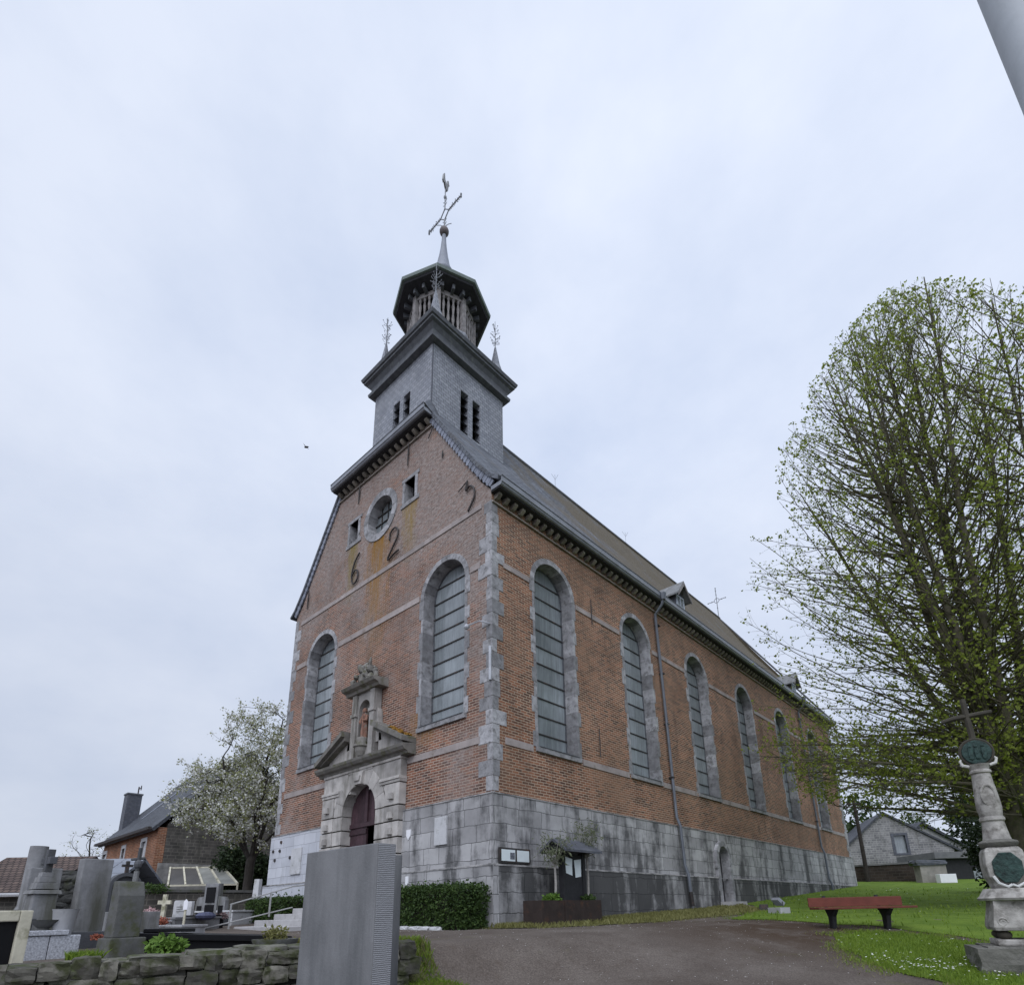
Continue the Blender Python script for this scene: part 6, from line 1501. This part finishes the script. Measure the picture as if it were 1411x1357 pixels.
# 6 arched dark stele
D = 12.5; l = gloc(169, D, 1232); t = at(168, 1201, D).z - l.z; o = thing('arched_grave_stele', 'dark round-arched grave monument with a small cross on top', 'grave monument', l, R(4))
Q = lambda a, b, d_: Vector((d_, a, b))
mb = MB(); mb.plate(arch(0, .31, .0, t - .33, 10), [arch(0, .24, .3, t - .33, 10)], Q, .10, -.12); mb.build('arch', M['grave_dark'], o); mb = MB(); mb.prism(arch(0, .245, .28, t - .33, 10), Q, .0, -.06); mb.build('panel', M['grave_dark'], o)
mb = MB(); mb.box(-.2, .3, -.36, .36, -.05, .26); mb.build('base', M['grave_dark'], o, bevel=.01); mb = MB(); mb.box(-.03, .03, -.03, .03, t - .02, t + .22); mb.box(-.03, .03, -.1, .1, t + .10, t + .15); mb.build('cross', M['iron'], o)
D = 11.5; l = gloc(172, D, 1270); mb = MB(); mb.box(-.4, .4, -.45, .45, 0, at(172, 1256, D).z - l.z, taper=.98); solo(mb, 'ledger_tomb', M['grave'], 'low grey ledger tomb before the arched dark monument', 'tomb', l, R(4), bevel=.015)
# 7 granite edged grave
D = 6.6; l = gloc(58, D); zt = at(58, 1289, D).z; o = thing('granite_grave_edging', 'speckled granite edging blocks of a low grave beside the rubble wall', 'grave edging', (l.x, l.y, zt))
for y0, y1 in ((-.62, .12), (.125, .40)): mb = MB(); mb.box(-.16, .0, y0, y1, -.32, -.0); mb.build('edging_block', M['granite'], o, bevel=.012)
mb = MB(); mb.box(-.12, .02, -.60, .28, .002, .055); mb.build('top_strip', M['granite'], o, bevel=.008)
mb = MB(); mb.box(-.9, -.165, -.62, .40, -.4, -.02); mb.build('gravel_bed', M['granite'], o)
# pots and vessels
D = 6.9; l = gloc(92, D); z = at(92, 1289, D).z; mb = MB(); mb.lathe([(.085, 0), (.12, .27), (.13, .29), (.12, .29), (.11, .25)], 18); solo(mb, 'flower_pot', M['concrete'], 'tall pale grey tapered flower pot among the front graves', 'flower pot', (l.x, l.y, z), smooth=True)
D = 6.8; l = gloc(66, D); z = at(66, 1289, D).z; mb = MB(); mb.lathe([(.08, 0), (.07, .03), (.05, .08), (.14, .15), (.16, .17), (.13, .17)], 18); solo(mb, 'stone_bowl', M['grave_moss'], 'shallow mossy stone bowl left of the pale flower pot', 'bowl', (l.x, l.y, z), smooth=True)
D = 6.8; l = gloc(30, D); z = at(30, 1289, D).z; o = thing('little_stone_bench', 'tiny dark stone bench standing on the granite edging', 'small bench', (l.x, l.y, z)); mb = MB(); mb.box(-.07, .07, -.14, .14, .14, .18); mb.build('top', M['grave_dark'], o)
for s in (-1, 1): mb = MB(); mb.box(-.06, .06, s * .09 - .025, s * .09 + .025, 0, .139); mb.build('leg', M['grave_dark'], o)
# 8 far left cream edged black stone
D = 5.9; l = at(8, 1322, D); o = thing('black_gravestone', 'black polished gravestone in a cream stone surround cut by the left edge', 'gravestone', (l.x, l.y, l.z - .05), R(8)); t = at(10, 1247, D).z - l.z
mb = MB(); mb.box(-.08, .06, .02, .12, 0, t); mb.box(-.08, .06, -.9, .018, t - .10, t); mb.build('surround', M['cream'], o, bevel=.01); mb = MB(); mb.box(-.04, .02, -.9, .018, 0, t - .102); mb.build('panel', M['polished'], o)
# 9 long black tomb
l1, l2 = at(186, 1284, 7.6), at(402, 1289, 8.2); l1 = at(190, 1285, 7.3); ang = math.atan2(l2.y - l1.y, l2.x - l1.x); Lt = math.hypot(l2.x - l1.x, l2.y - l1.y)
o = thing('black_granite_tomb', 'long low polished black granite tomb behind the rubble wall', 'tomb', (l1.x, l1.y, -.46), ang); za, zb = l1.z + .46, l2.z + .46
mb = MB(); mb.prism([(0, za - .075), (Lt, zb - .075), (Lt, zb), (0, za)], lambda a, b, d_: Vector((a, d_, b)), -.03, .95); mb.build('lid', M['polished'], o, bevel=.008)
mb = MB(); mb.prism([(.04, 0), (Lt - .04, 0), (Lt - .04, zb - .077), (.04, za - .077)], lambda a, b, d_: Vector((a, d_, b)), .02, .9); mb.build('chest', M['polished'], o)
mb = MB(); mb.prism([(.05, za + .002), (.6, za - .006), (.6, za + .035), (.05, za + .043)], lambda a, b, d_: Vector((a, d_, b)), .1, .8); mb.build('headpiece', M['polished'], o, bevel=.006)
# stone bowl planter and plants by the wall
D = 7.1; l = at(378, 1309, D); o = thing('stone_planter_bowl', 'round grey stone planter bowl on the rubble wall right of the black tomb', 'planter', (l.x, l.y, l.z - .02)); mb = MB(); mb.lathe([(.17, 0), (.21, .05), (.245, .12), (.25, .145), (.22, .145), (.20, .11)], 22); mb.build('bowl', M['grave_moss'], o, smooth=True); mb = MB(); mb.lathe([(.20, .10), (.02, .125)], 18); mb.build('soil', M['mortar'], o)
bush('dry_planter_plant', 'sparse brownish plant in the round stone planter bowl', 'plant', (l.x, l.y, l.z + .10), (.13, .13, .08), M['dry_grass'], 240, .05, 81, stems=False)
D = 6.7; l = at(226, 1316, D); bush('leafy_green_plant', 'fresh green leafy plant against the black tomb', 'plant', (l.x, l.y, l.z - .03), (.17, .17, .11), M['plant'], 620, .07, 82)
D = 7.6; l = at(405, 1302, D); bush('grass_clump', 'pale green grass clump between planter bowl and tall slab', 'plant', (l.x, l.y, l.z - .03), (.12, .12, .05), M['dry_grass'], 260, .06, 83, stems=False)
# middle graves
D = 15; l = gloc(226, D); t = at(226, 1232, D).z - l.z; mid = at(226, 1243, D).z - l.z; o = thing('white_cross', 'white wooden grave cross in the middle of the cemetery', 'grave cross', l, R(35)); mb = MB(); mb.box(-.05, .05, -.03, .03, 0, t); mb.build('upright', M['cream'], o); mb = MB(); mb.box(-.17, -.052, -.028, .028, mid - .04, mid + .05); mb.box(.052, .17, -.028, .028, mid - .04, mid + .05); mb.build('arm', M['cream'], o)
D = 15.5; l = gloc(253, D); t = at(253, 1240, D).z - l.z; o = thing('pale_headstone', 'pale headstone with two lobed tops behind the white post', 'headstone', l, R(30)); mb = MB(); mb.prism([(-.26, 0), (.27, 0), (.27, t - .03), (.06, t - .03), (.03, t), (-.24, t), (-.26, t - .04)], lambda a, b, d_: Vector((a, d_, b)), -.05, .05); mb.build('stone', M['pale_stone'], o, bevel=.01)
mb = MB()
for zz in (.6, .68, .76): mb.box(-.16, .1 - .1 * (zz > .7), -.056, -.051, t * zz, t * zz + .018)
mb.build('engraved_lines', M['grave'], o)
D = 13.5; l = gloc(256, D); t = at(256, 1240, D).z - l.z; o = thing('small_wooden_marker', 'small white wooden grave marker with a pointed head', 'grave marker', l, R(35)); mb = MB(); mb.box(-.022, .022, -.012, .012, 0, t); mb.build('stake', M['cream'], o); mb = MB(); mb.prism([(-.05, t - .2), (.05, t - .2), (.05, t - .03), (0, t + .03), (-.05, t - .03)], lambda a, b, d_: Vector((a, d_, b)), -.02, -.012); mb.build('plate', M['white'], o)
D = 16.5; l = gloc(292, D); o = thing('triple_stele_grave', 'grey and black grave monument with three stepped panels', 'grave monument', l, R(30)); t = at(294, 1217, D).z - l.z
mb = MB(); mb.box(-.22, .22, -.1, .1, .2, t, taper=.94); mb.build('centre_panel', M['grave'], o, bevel=.01)
for s in (-1, 1): mb = MB(); mb.prism([(s * .225, .2), (s * .46, .2), (s * .45, t - .45), (s * .40, t - .36), (s * .225, t - .34)], lambda a, b, d_: Vector((a, d_, b)), -.08, .08); mb.build('wing_panel', M['grave'], o, bevel=.01)
for a, b, z0, z1 in ((-.14, .14, .28, t * .50), (-.14, .14, t * .55, t - .10)): mb = MB(); mb.box(a, b, -.115, -.101, z0, z1); mb.build('black_plate', M['polished'], o)
for s in (-1, 1): mb = MB(); a, b = sorted((s * .26, s * .40)); mb.box(a, b, -.095, -.081, .28, t * .48); mb.build('black_plate', M['polished'], o)
mb = MB(); mb.box(-.62, .62, -.35, .3, -.05, .198); mb.build('base', M['grave_dark'], o, bevel=.01)
for j, (u, D, vt, w_, d_, m_, lab) in enumerate(((205, 13.6, 1268, 1.1, 1.6, 'pale_stone', 'pale grey flat tomb left of the white grave cross'), (250, 14.4, 1263, 1.0, 1.5, 'grave', 'grey flat tomb below the pale headstone'), (316, 17, 1254, 1.1, 1.2, 'pale_stone', 'pale low tomb right of the three-panelled monument'), (232, 12.6, 1274, 1.3, .7, 'concrete', 'low concrete grave frame in front of the white cross'), (284, 15, 1260, .6, .6, 'polished', 'small black granite grave block before the three-panelled monument'))):
    l = gloc(u, D); t = max(.08, at(u, vt, D).z - l.z); o = thing('flat_tomb', lab, 'tomb', l, R(32)); mb = MB(); mb.box(-w_ / 2, w_ / 2, -d_ / 2, d_ / 2, -.1, t - .05); mb.build('chest', M[m_], o, bevel=.01); mb = MB(); mb.box(-w_ / 2 - .03, w_ / 2 + .03, -d_ / 2 - .03, d_ / 2 + .03, t - .048, t); mb.build('lid', M[m_], o, bevel=.01)
for j, (u, v, D, m_, lab) in enumerate(((221, 1271, 13.2, 'flower_red', 'bunch of orange red flowers on the front tomb'), (208, 1258, 13.6, 'flower_pink', 'pale pink flowers on the grey flat tomb'), (184, 1264, 13.8, 'flower_pink', 'pale flowers on the left end of the flat tombs'), (308, 1263, 15.2, 'heather', 'mauve heather plant on a grave'), (133, 1289, 8.0, 'flower_red', 'small orange flower beside the broad gravestone'))):
    l = at(u, v, D); k = .11 if j < 4 else .05; bush('grave_flowers', lab, 'flowers', (l.x, l.y, l.z - .05), (k * 1.5, k * 1.3, k * .75), M[m_], 260, k * .5, 90 + j, stems=False)
l = at(283, 1264, 14.2); mb = MB(); mb.lathe([(.10, 0), (.20, .05), (.22, .10), (.16, .16), (.05, .18)], 14); solo(mb, 'blue_wreath', plain('dark_blue_wreath', (.06, .065, .11), .7, .4, 14), 'dark blue wreath lying on the small black grave block', 'wreath', (l.x, l.y, l.z - .05))
D = 19.5; l = gloc(352, D); t = at(352, 1211, D).z - l.z; o = thing('slim_white_stele', 'slim white stele beside the hedge left of the church', 'grave stele', l, R(20)); mb = MB(); mb.box(-.13, .13, -.08, .08, .35, t, taper=.8); mb.build('stele', M['pale_stone'], o, bevel=.01); mb = MB(); mb.box(-.3, .3, -.2, .2, -.1, .348); mb.build('base', M['grave'], o, bevel=.02)
# cemetery back wall
pa, pb = px(186, 1232, 19.5), px(366, 1236, 22.5); o = thing('cemetery_wall', 'dark stone wall at the back of the cemetery topped with coping', 'wall', (pa.x, pa.y, h(pa.x, pa.y) - .3), math.atan2(pb.y - pa.y, pb.x - pa.x)); Lw = math.hypot(pb.x - pa.x, pb.y - pa.y); t = px(250, 1229, 20.5).z - o.location.z
mb = MB(); mb.box(-1, Lw, 0, .4, 0, t); mb.build('wall', M['rubble_wall'], o); mb = MB(); mb.box(-1.05, Lw + .05, -.06, .46, t + .002, t + .09); mb.build('coping', M['grave_moss'], o)
l = px(205, 1226, 20.2); bush('ivy_clump', 'ivy growing over the cemetery wall below the lean-to', 'ivy', (l.x, l.y, px(205, 1232, 20.2).z), (1.4, .35, .16), M['hedge'], 900, .11, 97, stems=False)

# ================================================================== LEFT BUILDINGS
# brick house with slate roof
Dr = 30.0; br = px(206, 1220, Dr); Dl = 36.6; bl = px(134, 1220, Dl); zg0 = h(br.x, br.y) - .4
vx = Vector((br.x - bl.x, br.y - bl.y)); Lh = vx.length; ang = math.atan2(vx.y, vx.x)
hb = thing('brick_house', 'orange brick house with dark slate roof and a stone end wall left of the church', 'house', (bl.x, bl.y, zg0), ang)   # local x runs along the front to the right corner
ez = px(217, 1139, Dr).z - zg0; DP = 8.4; rz_ = ez + 4.7
def lx(u, v):   # where a photo pixel meets the front wall: (along, height)
    g = _f2 + _r3 * ((u - PCX) / FOC) - _u3 * ((v - PCY) / FOC); n = Vector((-math.sin(ang), math.cos(ang), 0)); t = (Vector((bl.x, bl.y, 0)) - CAM).dot(n) / g.dot(n)
    q = CAM + g * t; return ((q.x - bl.x) * math.cos(ang) + (q.y - bl.y) * math.sin(ang), q.z - zg0)
wins = []
for (u0, v0, u1, v1) in ((140, 1188, 147, 1175), (164, 1196, 173, 1167), (190, 1194, 202, 1157)):
    a, b = lx(u0, v0), lx(u1, v1); wins.append((a[0], b[0], a[1] + .1, b[1] - .05))
HF = lambda a, b, d_: Vector((a, -d_, b))
mb = MB(); mb.plate([(0, 0), (Lh, 0), (Lh, ez), (0, ez)], [[(a, z0), (b, z0), (b, z1), (a, z1)] for a, b, z0, z1 in wins], HF, 0, -.4); mb.build('wall', M['brick_house'], hb)
HS = lambda a, b, d_: Vector((Lh + d_, a, b)); HL = lambda a, b, d_: Vector((-d_, a, b))
gab = [(.41, 0), (DP, 0), (DP, ez), (DP / 2, rz_), (.41, ez + .2)]
mb = MB(); mb.prism(gab, HS, -.003, -.4); mb.build('wall', M['rubble_wall'], hb, 'dark rubble stone end wall'); mb = MB(); mb.prism(gab, HL, -.003, -.4); mb.build('wall', M['rubble_wall'], hb)
mb = MB(); roofface(mb, [(-.15, -.35, ez - .12), (Lh + .12, -.35, ez - .12), (Lh + .12, DP / 2, rz_ + .15), (-.15, DP / 2, rz_ + .15)], .15); roofface(mb, [(-.15, DP + .35, ez - .12), (Lh + .12, DP + .35, ez - .12), (Lh + .12, DP / 2, rz_ + .15), (-.15, DP / 2, rz_ + .15)], .15); rf = mb.build('roof', M['house_slate'], hb)
mb = MB(); mb.box(.1, .85, .55, 1.35, ez + .2, ez + 3.1); ch_ = mb.build('chimney', M['slate_dark'], rf); mb = MB(); mb.box(.06, .89, .51, 1.39, ez + 3.103, ez + 3.2); mb.build('chimney_cap', M['lead'], rf)
mb = MB(); mb.tube([(.8, 1.1, ez + 3.15), (.8, 1.1, ez + 3.65)], .04, 5); mb.tube([(.75, 1.1, ez + 3.5), (1.35, 1.1, ez + 3.5)], .03, 5); mb.tube([(1.3, 1.1, ez + 3.35), (1.3, 1.1, ez + 3.65)], .03, 5); mb.build('aerial', M['iron'], rf)
sl_ = (rz_ - ez + .27) / (DP / 2 + .35); zr1 = lambda y: ez - .12 + (y + .35) * sl_ + .03
mb = MB(); mb.face([(3.0, .9, zr1(.9)), (3.35, .9, zr1(.9)), (3.35, 3.4, zr1(3.4)), (3.0, 3.4, zr1(3.4))]); mb.build('skylight', M['lead_pale'], rf)
mb = MB(); mb.prism([(-.35, ez - .16), (-.50, ez - .16), (-.52, ez - .02), (-.35, ez - .02)], lambda a, b, d_: Vector((d_, a, b)), -.15, Lh + .12); mb.build('gutter', M['iron'], hb)
for a, b, z0, z1 in wins:
    mb = MB(); mb.plate([(a - .14, z0 - .16), (b + .14, z0 - .16), (b + .14, z1 + .2), (a - .14, z1 + .2)], [[(a, z0), (b, z0), (b, z1), (a, z1)]], HF, .03, -.25); wo = mb.build('window', M['pale_stone'], hb)
    mb = MB(); m_ = (a + b) / 2; g = .045; zm = z0 + (z1 - z0) * .68; mb.plate([(a, z0), (b, z0), (b, z1), (a, z1)], [[(a + g * 1.6, z0 + g), (m_ - g, z0 + g), (m_ - g, zm - g), (a + g * 1.6, zm - g)], [(m_ + g, z0 + g), (b - g * 1.6, z0 + g), (b - g * 1.6, zm - g), (m_ + g, zm - g)], [(a + g * 1.6, zm + g), (b - g * 1.6, zm + g), (b - g * 1.6, z1 - g), (a + g * 1.6, z1 - g)]], HF, -.12, -.18); mb.build('frame', M['white'], wo)
    mb = MB(); mb.prism([(a, z0), (b, z0), (b, z1), (a, z1)], HF, -.185, -.20); mb.build('pane', M['glass_dark'], wo)
# stone ledge across the end wall, and the glazed lean-to in front of it
mb = MB(); mb.box(Lh - .35, Lh + .16, .2, DP, 0, px(260, 1192, 32).z - zg0); mb.build('offset_base', plain('pale_ledge_rubble', (.2, .195, .185), .9, .4, 4), hb)
D = 27.0; l = px(258, 1226, D); gh = thing('glazed_lean_to', 'white framed glazed lean-to roof against the end wall of the brick house', 'greenhouse', (l.x, l.y, h(l.x, l.y) - .2), RZC + R(4)); k = S(D)
z0 = gh.location.z; zt = px(230, 1196, D + 1.6).z - z0; zb = px(290, 1219, D).z - z0
a = [(203 + i * (275 - 203) / 4 - 258) * k for i in range(5)]; c = [(235 + i * (325 - 235) / 4 - 258) * k for i in range(5)]
a = [x + .15 for x in a]; c = [x for x in c]
for i in range(5):
    mb = MB(); mb.tube([(a[i] + .0, 1.6, zt + .03), (c[i], -.2, zb + .03)], .05, 4); mb.build('rafter', M['cream'], gh)
for i in range(4):
    mb = MB(); v_ = [(a[i] + .03, 1.6, zt), (a[i + 1] - .03, 1.6, zt), (c[i + 1] - .03, -.2, zb), (c[i] + .03, -.2, zb)]; mb.face(v_); mb.build('roof_pane', plain('dirty_glazing', (.20, .20, .18), .35, .4, 1.5, spec=.5) if i > 1 else plain('dark_glazing', (.055, .05, .045), .3, .4, 1.5, spec=.5), gh)
mb = MB(); mb.tube([(c[0], -.2, zb), (c[4], -.2, zb)], .05, 4); mb.build('eaves_rail', M['cream'], gh); mb = MB(); mb.tube([(a[0], 1.6, zt), (a[4], 1.6, zt)], .05, 4); mb.build('ridge_rail', M['cream'], gh)
mb = MB(); mb.prism([(a[0] - .05, 0), (c[0], 0), (c[0], zb), (a[0] - .05, zt)], lambda p, q, d_: Vector((p, 1.6 - (p - a[0]) / (c[0] - a[0]) * 1.8 + d_, q)), 0, .06); mb.build('end_panel', M['white'], gh)
mb = MB(); mb.box(c[0] + .05, c[2], .0, .1, 0, zb - .3); mb.build('side_board', plain('light_grey_boards', (.34, .33, .31), .8, .2, 4), gh); mb = MB(); mb.tube([(c[4], -.2, 0), (c[4], -.2, zb)], .04, 5); mb.build('post', M['cream'], gh)
# outbuildings at the far left
D = 24; l = px(20, 1232, D); k = S(D); o = thing('tiled_outbuilding', 'long low outbuilding with a brown tiled roof at the far left', 'outbuilding', (l.x, l.y, h(l.x, l.y) - .3), RZC + R(3)); z0 = o.location.z; zt = px(20, 1181, D + 2.5).z - z0; zb = px(20, 1231, D).z - z0; x0, x1 = (-70 - 20) * k, (52 - 20) * k
mb = MB(); mb.box(x0, x1 - .1, .3, 5, 0, zb - .05); mb.build('wall', M['rubble_wall'], o); mb = MB(); roofface(mb, [(x0, -.1, zb), (x1, -.1, zb), (x1 + .25, 2.6, zt), (x0, 2.6, zt)], .12); roofface(mb, [(x0, 5.3, zb), (x1, 5.3, zb), (x1 + .25, 2.6, zt), (x0, 2.6, zt)], .12); mb.build('roof', M['tile'], o); mb = MB(); mb.tube([(x0, -.15, zb - .05), (x1, -.15, zb - .05)], .08, 6); mb.build('gutter', M['concrete'], o)
D = 25; l = px(85, 1232, D); k = S(D); o = thing('grey_roofed_outbuilding', 'low outbuilding with large pale grey roof sheets behind the gravestones', 'outbuilding', (l.x, l.y, h(l.x, l.y) - .3), RZC + R(3)); z0 = o.location.z; zt = px(85, 1184, D + 2.5).z - z0; zb = px(85, 1228, D).z - z0; x0, x1 = (56 - 85) * k, (138 - 85) * k
mb = MB(); mb.box(x0 + .1, x1 - .1, .3, 5, 0, zb - .05); mb.build('wall', M['rubble_wall'], o); mb = MB(); roofface(mb, [(x0, -.1, zb), (x1, -.1, zb), (x1, 2.6, zt), (x0, 2.6, zt)], .12); roofface(mb, [(x0, 5.3, zb), (x1, 5.3, zb), (x1, 2.6, zt), (x0, 2.6, zt)], .12); mb.build('roof', M['slate_panel'], o)
l = px(118, 1200, 52); small_tree('bare_tree', 'bare budding tree far behind the left end of the brick house', (l.x, l.y, h(l.x, l.y) - .3), px(130, 1136, 52).z - h(l.x, l.y) + .3, 2.4, M['cherry_leaf'], 2, .12, 77, natt=260)
l = px(150, 1190, 60); small_tree('bare_tree', 'second budding tree half hidden by the brick house roof', (l.x, l.y, h(l.x, l.y) - .3), px(148, 1146, 60).z - h(l.x, l.y) + .3, 2.2, M['cherry_leaf'], 2, .12, 78, natt=200)
# small bird in flight
l = px(422, 616, 30); o = thing('flying_bird', 'small dark bird gliding in the sky left of the tower', 'bird', l, .4)
mb = MB(); mb.lathe([(.01, -.13), (.05, -.08), (.065, 0), (.05, .08), (.03, .12), (.005, .17)], 10); b_ = mb.build('body', M['iron'], o, smooth=True); b_.rotation_euler = (0, R(70), .6)
for s in (-1, 1):
    mb = MB(); mb.prism([(0, -.06), (.12, -.07), (.30, .02), (.10, .06), (0, .05)], lambda a, b, d_: Vector((s * b * .3 - .02, s * (a + .02) * .8, a * .25 + d_)), -.008, .008); mb.build('wing', M['iron'], o)
